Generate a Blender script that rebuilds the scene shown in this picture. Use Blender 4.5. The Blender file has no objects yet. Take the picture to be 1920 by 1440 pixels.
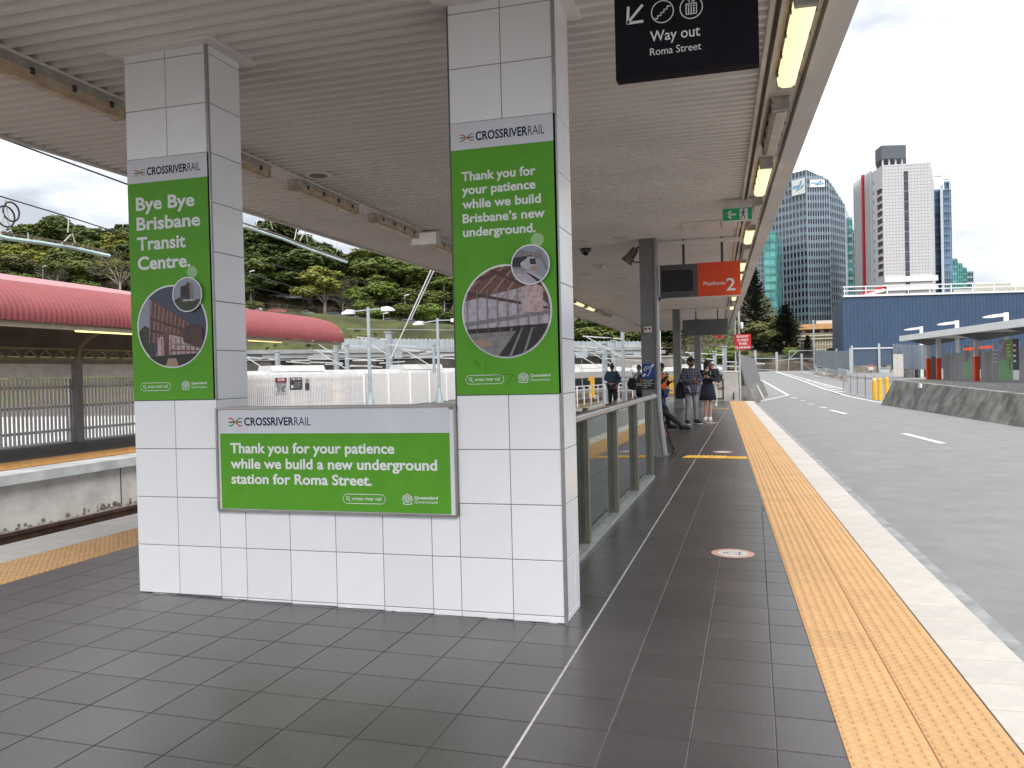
import bpy, bmesh, math, random
from mathutils import Vector, Matrix, Euler, noise
random.seed(7)
R = math.radians
sc = bpy.context.scene
C = sc.collection

# ------------------------------------------------------------------ camera, sky, sun, exposure
CAM = Vector((1.04877, -4.64191, 1.40596))
FWD = Vector((-0.278316, 0.960399, -0.013197))
RGT = Vector((0.960294, 0.277957, -0.023977))
UPV = Vector((0.019360, 0.019346, 0.999625))
FPX = 1560.5
cd = bpy.data.cameras.new('camera')
cam = bpy.data.objects.new('camera', cd)
C.objects.link(cam)
cd.sensor_width = 36
cd.lens = FPX / 1920 * 36
cd.clip_start = 0.05
cd.clip_end = 3000
mw = Matrix.Identity(4)
for i in range(3):
    mw[i][0], mw[i][1], mw[i][2], mw[i][3] = RGT[i], UPV[i], -FWD[i], CAM[i]
cam.matrix_world = mw
sc.camera = cam

SUN_ELEV, SUN_AZ = 52, 150          # degrees; azimuth clockwise from +Y
w = bpy.data.worlds.new('World')
sc.world = w
w.use_nodes = True
nt = w.node_tree
nt.nodes.clear()
N = nt.nodes.new
out = N('ShaderNodeOutputWorld')
bg = N('ShaderNodeBackground')
sky = N('ShaderNodeTexSky')
sky.sky_type = 'NISHITA'
sky.sun_disc = False
sky.sun_elevation = R(SUN_ELEV)
sky.sun_rotation = R(SUN_AZ)
sky.dust_density = 3
tc = N('ShaderNodeTexCoord')
mp = N('ShaderNodeMapping')
mp.inputs['Scale'].default_value = (1, 1, 2.6)
nz = N('ShaderNodeTexNoise')
nz.inputs['Scale'].default_value = 2.3
nz.inputs['Detail'].default_value = 7
nz.inputs['Roughness'].default_value = 0.52
cr = N('ShaderNodeValToRGB')
cr.color_ramp.elements[0].position = 0.44
cr.color_ramp.elements[0].color = (2.5, 2.65, 2.9, 1)
cr.color_ramp.elements[1].position = 0.67
cr.color_ramp.elements[1].color = (9.0, 9.1, 9.2, 1)
mx = N('ShaderNodeMix')
mx.data_type = 'RGBA'
mx.inputs[0].default_value = 0.9
L = nt.links.new
L(tc.outputs['Generated'], mp.inputs['Vector'])
L(mp.outputs[0], nz.inputs['Vector'])
L(nz.outputs['Fac'], cr.inputs[0])
L(sky.outputs[0], mx.inputs[6])
L(cr.outputs[0], mx.inputs[7])
L(mx.outputs[2], bg.inputs['Color'])
bg.inputs['Strength'].default_value = 0.10
L(bg.outputs[0], out.inputs[0])

sd = bpy.data.lights.new('sun', 'SUN')
sd.energy = 1.3
sd.angle = R(38)
sd.color = (1, 0.96, 0.9)
so = bpy.data.objects.new('sun', sd)
C.objects.link(so)
so.rotation_euler = (R(90 - SUN_ELEV), 0, R(180 - SUN_AZ))
so.location = (0, 0, 60)

vs = sc.view_settings
vs.view_transform = 'Standard'
vs.look = 'None'
vs.gamma = 1
vs.use_curve_mapping = False
vs.exposure = 1.36
sc.render.engine = 'CYCLES'
cy = sc.cycles
cy.max_bounces = 8
cy.diffuse_bounces = 5
cy.glossy_bounces = 4
cy.transparent_max_bounces = 12
cy.caustics_reflective = False
cy.caustics_refractive = False
cy.sample_clamp_indirect = 6
try:
    cy.use_denoising = True
    cy.denoiser = 'OPENIMAGEDENOISE'
except Exception:
    pass


# ------------------------------------------------------------------ helpers
def at(u, v, Y=None, X=None, Z=None):
    """the point on the plane y = Y (or x = X, z = Z) that the photograph shows at pixel (u, v)"""
    d = FWD + RGT * ((u - 960) / FPX) - UPV * ((v - 720) / FPX)
    t = (Y - CAM.y) / d.y if Y is not None else (X - CAM.x) / d.x if X is not None else (Z - CAM.z) / d.z
    return CAM + d * t


def fz(x):
    return -0.042 - 0.014 * x       # the platform falls gently to the right


_M = {}


def M(name, col, rough=0.6, metal=0.0, var=0.12, scale=6.0, bump=0.0, bscale=40.0, emit=None, es=1.0, spec=0.5,
      coat=0.0, obj=0.0, alpha=None, stretch=None, col2=None, coords='Object', detail=6):
    if name in _M:
        return _M[name]
    m = bpy.data.materials.new(name)
    m.use_nodes = True
    t = m.node_tree
    b = t.nodes['Principled BSDF']
    ln = t.links.new
    b.inputs['Roughness'].default_value = rough
    b.inputs['Metallic'].default_value = metal
    b.inputs['Specular IOR Level'].default_value = spec
    b.inputs['Coat Weight'].default_value = coat
    tcn = t.nodes.new('ShaderNodeTexCoord')
    vec = tcn.outputs[coords]
    if stretch:
        mpn = t.nodes.new('ShaderNodeMapping')
        mpn.inputs['Scale'].default_value = stretch
        ln(vec, mpn.inputs['Vector'])
        vec = mpn.outputs[0]
    n = t.nodes.new('ShaderNodeTexNoise')
    n.inputs['Scale'].default_value = scale
    n.inputs['Detail'].default_value = detail
    n.inputs['Roughness'].default_value = 0.62
    ln(vec, n.inputs['Vector'])
    c = Vector(col)
    lo = [max(0, x * (1 - 1.6 * var)) for x in col]
    hi = list(col2) if col2 else [x * (1 + 1.6 * var) for x in col]
    r = t.nodes.new('ShaderNodeValToRGB')
    r.color_ramp.elements[0].position = 0.28
    r.color_ramp.elements[1].position = 0.72
    r.color_ramp.elements[0].color = (*lo, 1)
    r.color_ramp.elements[1].color = (*hi, 1)
    ln(n.outputs['Fac'], r.inputs[0])
    cout = r.outputs[0]
    if obj:
        oi = t.nodes.new('ShaderNodeObjectInfo')
        hs = t.nodes.new('ShaderNodeHueSaturation')
        mr = t.nodes.new('ShaderNodeMapRange')
        mr.inputs['To Min'].default_value = 1 - obj
        mr.inputs['To Max'].default_value = 1 + obj
        ln(oi.outputs['Random'], mr.inputs['Value'])
        ln(mr.outputs[0], hs.inputs['Value'])
        ln(cout, hs.inputs['Color'])
        cout = hs.outputs[0]
    ln(cout, b.inputs['Base Color'])
    if bump:
        bn = t.nodes.new('ShaderNodeBump')
        bn.inputs['Strength'].default_value = bump
        bn.inputs['Distance'].default_value = 0.02
        n2 = t.nodes.new('ShaderNodeTexNoise')
        n2.inputs['Scale'].default_value = bscale
        n2.inputs['Detail'].default_value = 4
        ln(vec, n2.inputs['Vector'])
        ln(n2.outputs['Fac'], bn.inputs['Height'])
        ln(bn.outputs[0], b.inputs['Normal'])
    if emit:
        b.inputs['Emission Color'].default_value = (*emit, 1)
        b.inputs['Emission Strength'].default_value = es
    if alpha is not None:
        b.inputs['Alpha'].default_value = alpha
    _M[name] = m
    return m


def glass_mat(name, tint=(0.8, 0.92, 0.9), refl=1.5, base=0.03):
    m = bpy.data.materials.new(name)
    m.use_nodes = True
    t = m.node_tree
    t.nodes.clear()
    o = t.nodes.new('ShaderNodeOutputMaterial')
    tr = t.nodes.new('ShaderNodeBsdfTransparent')
    tr.inputs[0].default_value = (*tint, 1)
    gl = t.nodes.new('ShaderNodeBsdfGlossy')
    gl.inputs['Roughness'].default_value = base
    gl.inputs['Color'].default_value = (0.95, 1, 0.98, 1)
    fr = t.nodes.new('ShaderNodeFresnel')
    fr.inputs[0].default_value = refl
    mixn = t.nodes.new('ShaderNodeMixShader')
    t.links.new(fr.outputs[0], mixn.inputs[0])
    t.links.new(tr.outputs[0], mixn.inputs[1])
    t.links.new(gl.outputs[0], mixn.inputs[2])
    t.links.new(mixn.outputs[0], o.inputs[0])
    _M[name] = m
    return m


WT = {}


class MB:
    def __init__(s):
        s.v, s.f, s.mi = [], [], []

    def add(s, vs_, fs, mi=0):
        b = len(s.v)
        s.v += [tuple(x) for x in vs_]
        for f in fs:
            s.f.append(tuple(b + i for i in f))
            s.mi.append(mi)
        return s

    def box(s, x0, x1, y0, y1, z0, z1, mi=0):
        return s.add([(x0, y0, z0), (x1, y0, z0), (x1, y1, z0), (x0, y1, z0), (x0, y0, z1), (x1, y0, z1), (x1, y1, z1), (x0, y1, z1)],
                     [(3, 2, 1, 0), (4, 5, 6, 7), (0, 1, 5, 4), (1, 2, 6, 5), (2, 3, 7, 6), (3, 0, 4, 7)], mi)

    def bar(s, a, b, wd, ht, mi=0, up=(0, 0, 1)):
        a, b = Vector(a), Vector(b)
        d = (b - a).normalized()
        u = Vector(up)
        if abs(d.dot(u)) > 0.99:
            u = Vector((0, 1, 0))
        x = d.cross(u).normalized() * (wd / 2)
        z = x.cross(d).normalized() * (ht / 2)
        return s.add([a - x - z, a + x - z, a + x + z, a - x + z, b - x - z, b + x - z, b + x + z, b - x + z],
                     [(0, 1, 2, 3), (7, 6, 5, 4), (0, 4, 5, 1), (1, 5, 6, 2), (2, 6, 7, 3), (3, 7, 4, 0)], mi)

    def cyl(s, a, b, r0, r1=None, n=10, mi=0):
        a, b = Vector(a), Vector(b)
        r1 = r0 if r1 is None else r1
        d = (b - a).normalized()
        u = Vector((0, 0, 1)) if abs(d.z) < 0.95 else Vector((1, 0, 0))
        x = d.cross(u).normalized()
        y = d.cross(x)
        vs_ = []
        for p, r in ((a, r0), (b, r1)):
            for i in range(n):
                t = 2 * math.pi * i / n
                vs_.append(p + x * (r * math.cos(t)) + y * (r * math.sin(t)))
        fs = [(i, n + i, n + (i + 1) % n, (i + 1) % n) for i in range(n)]
        fs += [tuple(range(n)), tuple(range(2 * n - 1, n - 1, -1))]
        return s.add(vs_, fs, mi)

    def tube(s, path, r, n=8, mi=0):
        for a, b in zip(path[:-1], path[1:]):
            s.cyl(a, b, r if not isinstance(r, (list, tuple)) else r[0], None, n, mi)
        return s

    def prism(s, pts, ax, a, b, mi=0):
        """polygon pts extruded along axis ax from a to b; pts in the two other axes in x, y, z order"""
        def P(p, c):
            return {'x': (c, p[0], p[1]), 'y': (p[0], c, p[1]), 'z': (p[0], p[1], c)}[ax]
        n = len(pts)
        fs = [(i, (i + 1) % n, n + (i + 1) % n, n + i) for i in range(n)] + [tuple(range(n - 1, -1, -1)), tuple(range(n, 2 * n))]
        return s.add([P(p, a) for p in pts] + [P(p, b) for p in pts], fs, mi)

    def lathe(s, prof, c=(0, 0, 0), n=12, mi=0):
        """profile (r, z) turned about a vertical axis through c"""
        vs_, fs = [], []
        for r, z in prof:
            for i in range(n):
                t = 2 * math.pi * i / n
                vs_.append((c[0] + r * math.cos(t), c[1] + r * math.sin(t), c[2] + z))
        for k in range(len(prof) - 1):
            for i in range(n):
                j = (i + 1) % n
                fs.append((k * n + i, k * n + j, (k + 1) * n + j, (k + 1) * n + i))
        fs.append(tuple(range(n - 1, -1, -1)))
        fs.append(tuple((len(prof) - 1) * n + i for i in range(n)))
        return s.add(vs_, fs, mi)

    def poly(s, pts, mi=0):
        return s.add(pts, [tuple(range(len(pts)))], mi)

    def mesh(s, name, mats, smooth=False):
        me = bpy.data.meshes.new(name)
        me.from_pydata(s.v, [], s.f)
        mats = mats if isinstance(mats, (list, tuple)) else [mats]
        for m in mats:
            me.materials.append(m)
        if len(mats) > 1:
            me.polygons.foreach_set('material_index', s.mi)
        if smooth:
            me.polygons.foreach_set('use_smooth', [True] * len(me.polygons))
        me.update()
        return me

    def build(s, name, mats, parent=None, smooth=False, recalc=False, local=False):
        me = s.mesh(name, mats, smooth)
        if recalc:
            bm = bmesh.new()
            bm.from_mesh(me)
            bmesh.ops.recalc_face_normals(bm, faces=bm.faces)
            bm.to_mesh(me)
            bm.free()
        return place(name, me, parent, local)


def place(name, me, parent=None, local=False):
    o = bpy.data.objects.new(name, me)
    C.objects.link(o)
    WT[o] = Vector((0, 0, 0))
    if parent:
        o.parent = parent
        if local:
            WT[o] = WT.get(parent, Vector((0, 0, 0))).copy()
        else:
            o.location = -WT.get(parent, Vector((0, 0, 0)))
    return o


def tag(o, label=None, cat=None, group=None, kind=None):
    if label:
        o['label'] = label
    if cat:
        o['category'] = cat
    if group:
        o['group'] = group
    if kind:
        o['kind'] = kind
    return o


def thing(name, label, cat, loc=(0, 0, 0), group=None, rz=0):
    o = bpy.data.objects.new(name, None)
    o.empty_display_size = 0.1
    C.objects.link(o)
    o.location = loc
    o.rotation_euler.z = rz
    WT[o] = Vector(loc)
    return tag(o, label, cat, group)


def struct(o, label=None):
    o['kind'] = 'structure'
    if label:
        o['label'] = label
    return o


def copy_tree(o, parent=None):
    c = o.copy()
    C.objects.link(c)
    c.parent = parent
    WT[c] = WT.get(o, Vector((0, 0, 0))).copy()
    for ch in list(o.children):
        copy_tree(ch, c)
    return c


_cap = {}


def text_mesh(s, bold=0.0, spacing=1.0):
    cu = bpy.data.curves.new('txt', 'FONT')
    cu.body = s
    cu.size = 1
    cu.offset = bold
    cu.space_character = spacing
    cu.resolution_u = 3
    o = bpy.data.objects.new('txt', cu)
    C.objects.link(o)
    dg = bpy.context.evaluated_depsgraph_get()
    me = bpy.data.meshes.new_from_object(o.evaluated_get(dg))
    bpy.data.objects.remove(o)
    bpy.data.curves.remove(cu)
    return me


def cap_h(bold):
    if bold not in _cap:
        me = text_mesh('H', bold)
        zs = [v.co.y for v in me.vertices]
        _cap[bold] = (min(zs), max(zs))
        bpy.data.meshes.remove(me)
    return _cap[bold]


def text(s, mat, parent, x0, x1, zb, ch, y, bold=0.0, name='lettering', axis='y', sgn=-1, spacing=1.0):
    """flat lettering on the plane y = const read from -Y: left x0, right x1, baseline zb, cap height ch"""
    me = text_mesh(s, bold, spacing)
    xs = [v.co.x for v in me.vertices]
    lo, hi = cap_h(bold)
    a, b = min(xs), max(xs)
    kx = (x1 - x0) / (b - a)
    kz = ch / (hi - lo)
    for v in me.vertices:
        px, pz = x0 + (v.co.x - a) * kx, zb + (v.co.y - lo) * kz
        v.co = (px, y, pz) if axis == 'y' else (y, px, pz)
    me.materials.clear()
    me.materials.append(mat)
    me.update()
    return place(name, me, parent)


def ngon(cx, cz, r, n=40, rz=None, a0=0.0):
    rz = r if rz is None else rz
    return [(cx + r * math.cos(a0 + 2 * math.pi * i / n), cz + rz * math.sin(a0 + 2 * math.pi * i / n)) for i in range(n)]


def clip(poly, cx, cz, r, n=40):
    """clip a 2-D polygon to a disc"""
    c = ngon(cx, cz, r, n)
    for i in range(n):
        (ax, az), (bx, bz) = c[i], c[(i + 1) % n]

        def side(p):
            return (bx - ax) * (p[1] - az) - (bz - az) * (p[0] - ax)
        o = []
        for k in range(len(poly)):
            p, q = poly[k - 1], poly[k]
            sp, sq = side(p), side(q)
            if (sp >= 0) != (sq >= 0):
                t = sp / (sp - sq)
                o.append((p[0] + (q[0] - p[0]) * t, p[1] + (q[1] - p[1]) * t))
            if sq >= 0:
                o.append(q)
        poly = o
        if not poly:
            return []
    return poly


def flat(mb, pts, y, mi=0):
    """a polygon on the plane y, facing -Y"""
    if len(pts) < 3:
        return
    ar = sum(pts[i - 1][0] * pts[i][1] - pts[i][0] * pts[i - 1][1] for i in range(len(pts)))
    if ar < 0:
        pts = pts[::-1]
    mb.add([(p[0], y, p[1]) for p in pts], [tuple(range(len(pts)))], mi)


def ring(mb, cx, cz, r, wd, y, n=40, mi=0, rz=None):
    o, i_ = ngon(cx, cz, r, n, rz), ngon(cx, cz, r - wd, n, None if rz is None else rz - wd)
    for k in range(n):
        flat(mb, [o[k], o[(k + 1) % n], i_[(k + 1) % n], i_[k]], y, mi)


def stroke(mb, pts, wd, y, mi=0):
    """flat line of width wd along 2-D points"""
    for (ax, az), (bx, bz) in zip(pts[:-1], pts[1:]):
        d = Vector((bx - ax, bz - az))
        if d.length < 1e-6:
            continue
        d.normalize()
        n_ = Vector((-d.y, d.x)) * (wd / 2)
        e = d * (wd * 0.25)
        flat(mb, [(ax - e.x - n_.x, az - e.y - n_.y), (bx + e.x - n_.x, bz + e.y - n_.y), (bx + e.x + n_.x, bz + e.y + n_.y), (ax - e.x + n_.x, az - e.y + n_.y)], y, mi)


# ------------------------------------------------------------------ shared materials
WHITE_TILE = M('white_tile', (0.82, 0.835, 0.87), 0.2, var=0.02, scale=3, bump=0.03, bscale=9, obj=0.03, spec=0.5)
JOINT = M('joint', (0.20, 0.19, 0.20), 0.8)
TRIM = M('trim_metal', (0.33, 0.32, 0.33), 0.4, 0.6)
DARK_TILE = M('dark_tile', (0.064, 0.059, 0.060), 0.28, var=0.16, scale=75, bump=0.05, bscale=140, obj=0.13, spec=0.55, coords='Object', detail=4)
_t = DARK_TILE.node_tree
_b = _t.nodes['Principled BSDF']
_src = _b.inputs['Base Color'].links[0].from_socket
_tc = _t.nodes.new('ShaderNodeTexCoord')
# trodden-in gum spots and worn, dusty paths
_vo = _t.nodes.new('ShaderNodeTexVoronoi')
_vo.inputs['Scale'].default_value = 2.6
_vo.inputs['Randomness'].default_value = 1.0
_nw = _t.nodes.new('ShaderNodeTexNoise')
_nw.inputs['Scale'].default_value = 26
_ma = _t.nodes.new('ShaderNodeMath')
_ma.operation = 'MULTIPLY_ADD'
_ma.inputs[1].default_value = 0.05
_t.links.new(_tc.outputs['Object'], _vo.inputs['Vector'])
_t.links.new(_tc.outputs['Object'], _nw.inputs['Vector'])
_t.links.new(_nw.outputs['Fac'], _ma.inputs[0])
_t.links.new(_vo.outputs['Distance'], _ma.inputs[2])
_r1 = _t.nodes.new('ShaderNodeValToRGB')
_r1.color_ramp.elements[0].position = 0.045
_r1.color_ramp.elements[0].color = (0.55, 0.55, 0.55, 1)
_r1.color_ramp.elements[1].position = 0.065
_r1.color_ramp.elements[1].color = (1, 1, 1, 1)
_t.links.new(_ma.outputs[0], _r1.inputs[0])
_nb = _t.nodes.new('ShaderNodeTexNoise')
_nb.inputs['Scale'].default_value = 0.9
_nb.inputs['Detail'].default_value = 8
_t.links.new(_tc.outputs['Object'], _nb.inputs['Vector'])
_r2 = _t.nodes.new('ShaderNodeValToRGB')
_r2.color_ramp.elements[0].position = 0.35
_r2.color_ramp.elements[0].color = (0.84, 0.84, 0.84, 1)
_r2.color_ramp.elements[1].position = 0.68
_r2.color_ramp.elements[1].color = (1.22, 1.21, 1.2, 1)
_t.links.new(_nb.outputs['Fac'], _r2.inputs[0])
_prev = _src
for _r in (_r1, _r2):
    _mm = _t.nodes.new('ShaderNodeMix')
    _mm.data_type = 'RGBA'
    _mm.blend_type = 'MULTIPLY'
    _mm.inputs[0].default_value = 1
    _t.links.new(_prev, _mm.inputs[6])
    _t.links.new(_r.outputs[0], _mm.inputs[7])
    _prev = _mm.outputs[2]
_t.links.new(_prev, _b.inputs['Base Color'])
GROUT = M('grout', (0.085, 0.08, 0.08), 0.9, var=0.6, scale=1.1, col2=(0.24, 0.23, 0.22))
GROUT_W = M('pale_sealant', (0.42, 0.41, 0.40), 0.8, var=0.2, scale=20)
TACT = M('tactile', (0.56, 0.345, 0.165), 0.75, var=0.07, scale=14, bump=0.1, bscale=150, obj=0.05)
TACT_O = M('tactile_far', (0.62, 0.33, 0.10), 0.75, var=0.08)
CREAM = M('edge_tile', (0.55, 0.52, 0.48), 0.7, var=0.06, scale=8, obj=0.05)
CONC = M('concrete', (0.36, 0.35, 0.33), 0.9, var=0.18, scale=4, bump=0.15)
CONC_D = M('concrete_dark', (0.20, 0.19, 0.175), 0.95, var=0.3, scale=3, bump=0.25)
ASPH = M('asphalt', (0.25, 0.25, 0.252), 0.92, var=0.075, scale=2.2, bump=0.3, bscale=70, coords='Object', detail=15)
ROADW = M('road_paint', (0.72, 0.72, 0.70), 0.8, var=0.08, scale=9)
SOFFIT = M('soffit_white', (0.79, 0.76, 0.74), 0.5, var=0.05, scale=0.8)
FASCIA = M('fascia', (0.62, 0.60, 0.58), 0.5, var=0.05, scale=1.5)
STEEL = M('galvanised', (0.46, 0.49, 0.51), 0.5, 0.35, var=0.1, scale=7)
GREYP = M('grey_paint', (0.17, 0.18, 0.185), 0.55, var=0.12, scale=14, bump=0.06, bscale=120)
DGREY = M('dark_grey', (0.055, 0.055, 0.06), 0.5)
BLACK = M('black', (0.012, 0.012, 0.014), 0.45)
WHITE = M('white_paint', (0.80, 0.80, 0.80), 0.5, var=0.03)
PRINT_W = M('print_white', (0.76, 0.78, 0.79), 0.6, var=0.02, spec=0.2)
PRINT_HEAD = M('print_header', (0.62, 0.64, 0.69), 0.6, var=0.03, scale=4, spec=0.2)
PRINT_G = M('print_green', (0.10, 0.335, 0.026), 0.5, var=0.05, scale=5, spec=0.22)
PRINT_LG = M('print_pale_green', (0.30, 0.52, 0.22), 0.5, var=0.03)
NAVY = M('print_navy', (0.008, 0.016, 0.07), 0.7, spec=0.1)
P_OR = M('print_orange', (0.50, 0.13, 0.03), 0.5)
P_GR = M('print_mid_green', (0.16, 0.30, 0.08), 0.5)
RED = M('sign_red', (0.45, 0.012, 0.02), 0.5)
ORANGE = M('sign_orange', (0.66, 0.062, 0.008), 0.5, var=0.05)
LAMP_ON = M('lamp_on', (0.8, 0.75, 0.6), 0.4, emit=(1, 0.84, 0.46), es=0.42, var=0.12, scale=14)
LAMP_OFF = M('lamp_off', (0.46, 0.40, 0.32), 0.35, var=0.16, scale=9)
LAMP_BODY = M('lamp_body', (0.40, 0.37, 0.33), 0.5, var=0.25, scale=8)
LAMP_TAN = M('lamp_tan', (0.58, 0.46, 0.32), 0.35, var=0.2, scale=9)
GLASS = glass_mat('glass')
GLASS_EDGE = M('glass_edge', (0.35, 0.55, 0.52), 0.2)
POSTG = M('post_olive', (0.20, 0.19, 0.165), 0.42, 0.5, var=0.08)
RAILM = M('handrail_steel', (0.50, 0.50, 0.50), 0.3, 0.85)

T = 0.32
SLOPE = 0.039


def xedge(x0, y):
    return x0 - SLOPE * (y + 0.07)


# ------------------------------------------------------------------ platform (structure) with its tiles
PLAT_Y0, PLAT_Y1 = -7.0, 33.2
mb = MB()
xr0, xr1 = xedge(2.299, PLAT_Y0), xedge(2.299, PLAT_Y1)
zt = -0.005
mb.add([(-5.15, PLAT_Y0, fz(-5.15) + zt), (xr0, PLAT_Y0, fz(xr0) + zt), (xr1, PLAT_Y1, fz(xr1) + zt), (-5.15, PLAT_Y1, fz(-5.15) + zt),
        (-5.15, PLAT_Y0, -1.3), (xr0, PLAT_Y0, -1.3), (xr1, PLAT_Y1, -1.3), (-5.15, PLAT_Y1, -1.3)],
       [(0, 1, 2, 3), (0, 4, 5, 1), (1, 5, 6, 2), (2, 6, 7, 3), (3, 7, 4, 0)])
platform = struct(mb.build('platform', GROUT), 'station platform paved with dark grey tiles')
# kerb along the busway
mb = MB()
for a, b in ((-7.0, 33.2),):
    p = [(xedge(2.30, a), a), (xedge(2.39, a), a), (xedge(2.39, b), b), (xedge(2.30, b), b)]
    mb.add([(x, y, fz(x) - 0.008) for x, y in p] + [(x, y, -0.6) for x, y in p], [(0, 1, 2, 3), (0, 4, 5, 1), (1, 5, 6, 2), (2, 6, 7, 3), (3, 7, 4, 0)])
mb.build('kerb', M('kerb_grey', (0.30, 0.31, 0.32), 0.9, var=0.2, scale=5), platform)


def tile_quad(mb, pts, h=0.006, ch=0.0022, mi=0):
    """a chamfered slab whose plan is the quad pts; its top follows the platform's fall"""
    cx = sum(p[0] for p in pts) / 4
    cyy = sum(p[1] for p in pts) / 4
    lo = [(x, y, fz(x) - h) for x, y in pts]
    mid = [(x, y, fz(x) - ch * 0.6) for x, y in pts]
    ins = []
    for x, y in pts:
        dx, dy = cx - x, cyy - y
        ins.append((x + math.copysign(ch, dx), y + math.copysign(ch, dy), fz(x)))
    vs_ = lo + mid + ins
    fs = [(8, 9, 10, 11)]
    for i in range(4):
        j = (i + 1) % 4
        fs += [(i, j, 4 + j, 4 + i), (4 + i, 4 + j, 8 + j, 8 + i)]
    mb.add(vs_, fs, mi)


G = 0.0022
P_T = 0.3225
cells = []
col_x = [0.14 + P_T * k for k in range(-13, 5)]
for x0 in col_x:
    for r in range(-10, 108):
        y0 = -1.333 + P_T * r
        x1 = x0 + P_T
        if x1 < -4.02 or y0 > 33:
            continue
        if -2.93 < x0 and x1 < 0 and 0.02 < y0 < 0.33:
            continue
        xa0, xa1 = max(x0, -4.02), x1
        lim0, lim1 = xedge(1.311, y0), xedge(1.311, y0 + P_T)
        if xa0 > min(lim0, lim1) - 0.03:
            continue
        g2 = 0.006 if abs(x0 - 0.14) < 0.01 else G
        g3 = 0.006 if abs(x1 - 0.14) < 0.01 else G
        q = [(xa0 + g2, y0 + G), (min(xa1 - g3, lim0 - G), y0 + G), (min(xa1 - g3, lim1 - G), y0 + P_T - G), (xa0 + g2, y0 + P_T - G)]
        c_ = Vector(((xa0 + xa1) / 2, y0 + 0.16, 0))
        hidden = (-2.9 < c_.x < -0.4 and 0.3 < y0 < 12) or y0 < -2.3
        cells.append(((c_ - CAM).length + (100 if hidden else 0), q))
cells.sort(key=lambda t: t[0])
for d, q in cells[:300]:
    m_ = MB()
    o_ = Vector((q[0][0], q[0][1], 0))
    tile_quad(m_, q)
    m_.build('tile', DARK_TILE, platform)
m_ = MB()
for d, q in cells[300:]:
    tile_quad(m_, q, 0.006, 0.002)
tag(m_.build('paving', DARK_TILE, platform), kind='stuff')
# pale sealant joint
mb = MB()
mb.add([(0.1345, -7, fz(0.14) - 0.0008), (0.1455, -7, fz(0.14) - 0.0008), (0.1455, 33, fz(0.14) - 0.0008), (0.1345, 33, fz(0.14) - 0.0008)], [(0, 1, 2, 3)])
mb.build('sealant_joint', GROUT_W, platform)


def tactile_mesh(wd, ln, nx, ny, r=0.0185, h=0.0062):
    m_ = MB()
    c = 0.003
    z0 = 0.0
    m_.add([(0, 0, -0.012), (wd, 0, -0.012), (wd, ln, -0.012), (0, ln, -0.012), (0, 0, z0 - c), (wd, 0, z0 - c), (wd, ln, z0 - c), (0, ln, z0 - c),
            (c, c, z0), (wd - c, c, z0), (wd - c, ln - c, z0), (c, ln - c, z0)],
           [(8, 9, 10, 11)] + [f for i in range(4) for f in ((i, (i + 1) % 4, 4 + (i + 1) % 4, 4 + i), (4 + i, 4 + (i + 1) % 4, 8 + (i + 1) % 4, 8 + i))])
    for i in range(nx):
        for j in range(ny):
            m_.lathe([(r, -0.001), (r * 0.9, h * 0.6), (r * 0.66, h)], (wd * (i + 0.5) / nx, ln * (j + 0.5) / ny, 0), 10)
    return m_.mesh('tactile_tile', TACT)


tw = 0.322
tme = tactile_mesh(tw - 0.003, P_T - 0.0055, 6, 6)
ang = math.atan(SLOPE)
for r in range(108):
    y0 = -2.0 + P_T * r
    for k in range(2):
        x0 = xedge(1.312, y0) + k * tw
        o = place('tactile_tile', tme, platform)
        o.location = (x0, y0, fz(x0) + 0.001)
        o.rotation_euler = (0, math.atan(0.014), ang)
    x0 = xedge(1.312, y0) + 2 * tw + 0.003
    if r == 0:
        m_ = MB()
        tile_quad(m_, [(0, 0), (0.338, 0), (0.338, P_T - 0.007), (0, P_T - 0.007)])
        eme = m_.mesh('edge_tile', CREAM)
    o = place('edge_tile', eme, platform)
    o.location = (x0, y0, fz(x0) + 0.044)
    o.rotation_euler = (0, 0, ang)
# the far-side edge of the platform, by the track
tml = tactile_mesh(0.281, P_T - 0.004, 6, 6)
m_ = MB()
tile_quad(m_, [(-0.58, 0), (0, 0), (0, 0.6 - 0.008), (-0.58, 0.6 - 0.008)])
eml = m_.mesh('edge_tile', CREAM)
for r in range(20):
    for k in range(2):
        o = place('tactile_tile', tml, platform)
        o.location = (-4.595 + 0.285 * k, -1.333 + P_T * r, fz(-4.5 + 0.285 * k) + 0.001)
        o.rotation_euler = (0, math.atan(0.014), 0)
for r in range(22):
    o = place('edge_tile', eml, platform)
    o.location = (-4.6, -2.2 + 0.6 * r, fz(-4.6) + 0.042)
m_ = MB()
m_.box(-4.595, -4.03, 5.12, 33, -0.05, fz(-4.3) + 0.001)
m_.box(-5.18, -4.6, 11, 33, -0.05, fz(-4.9) + 0.001, 1)
tag(m_.build('platform_edging', [TACT, CREAM], platform), kind='stuff')

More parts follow.
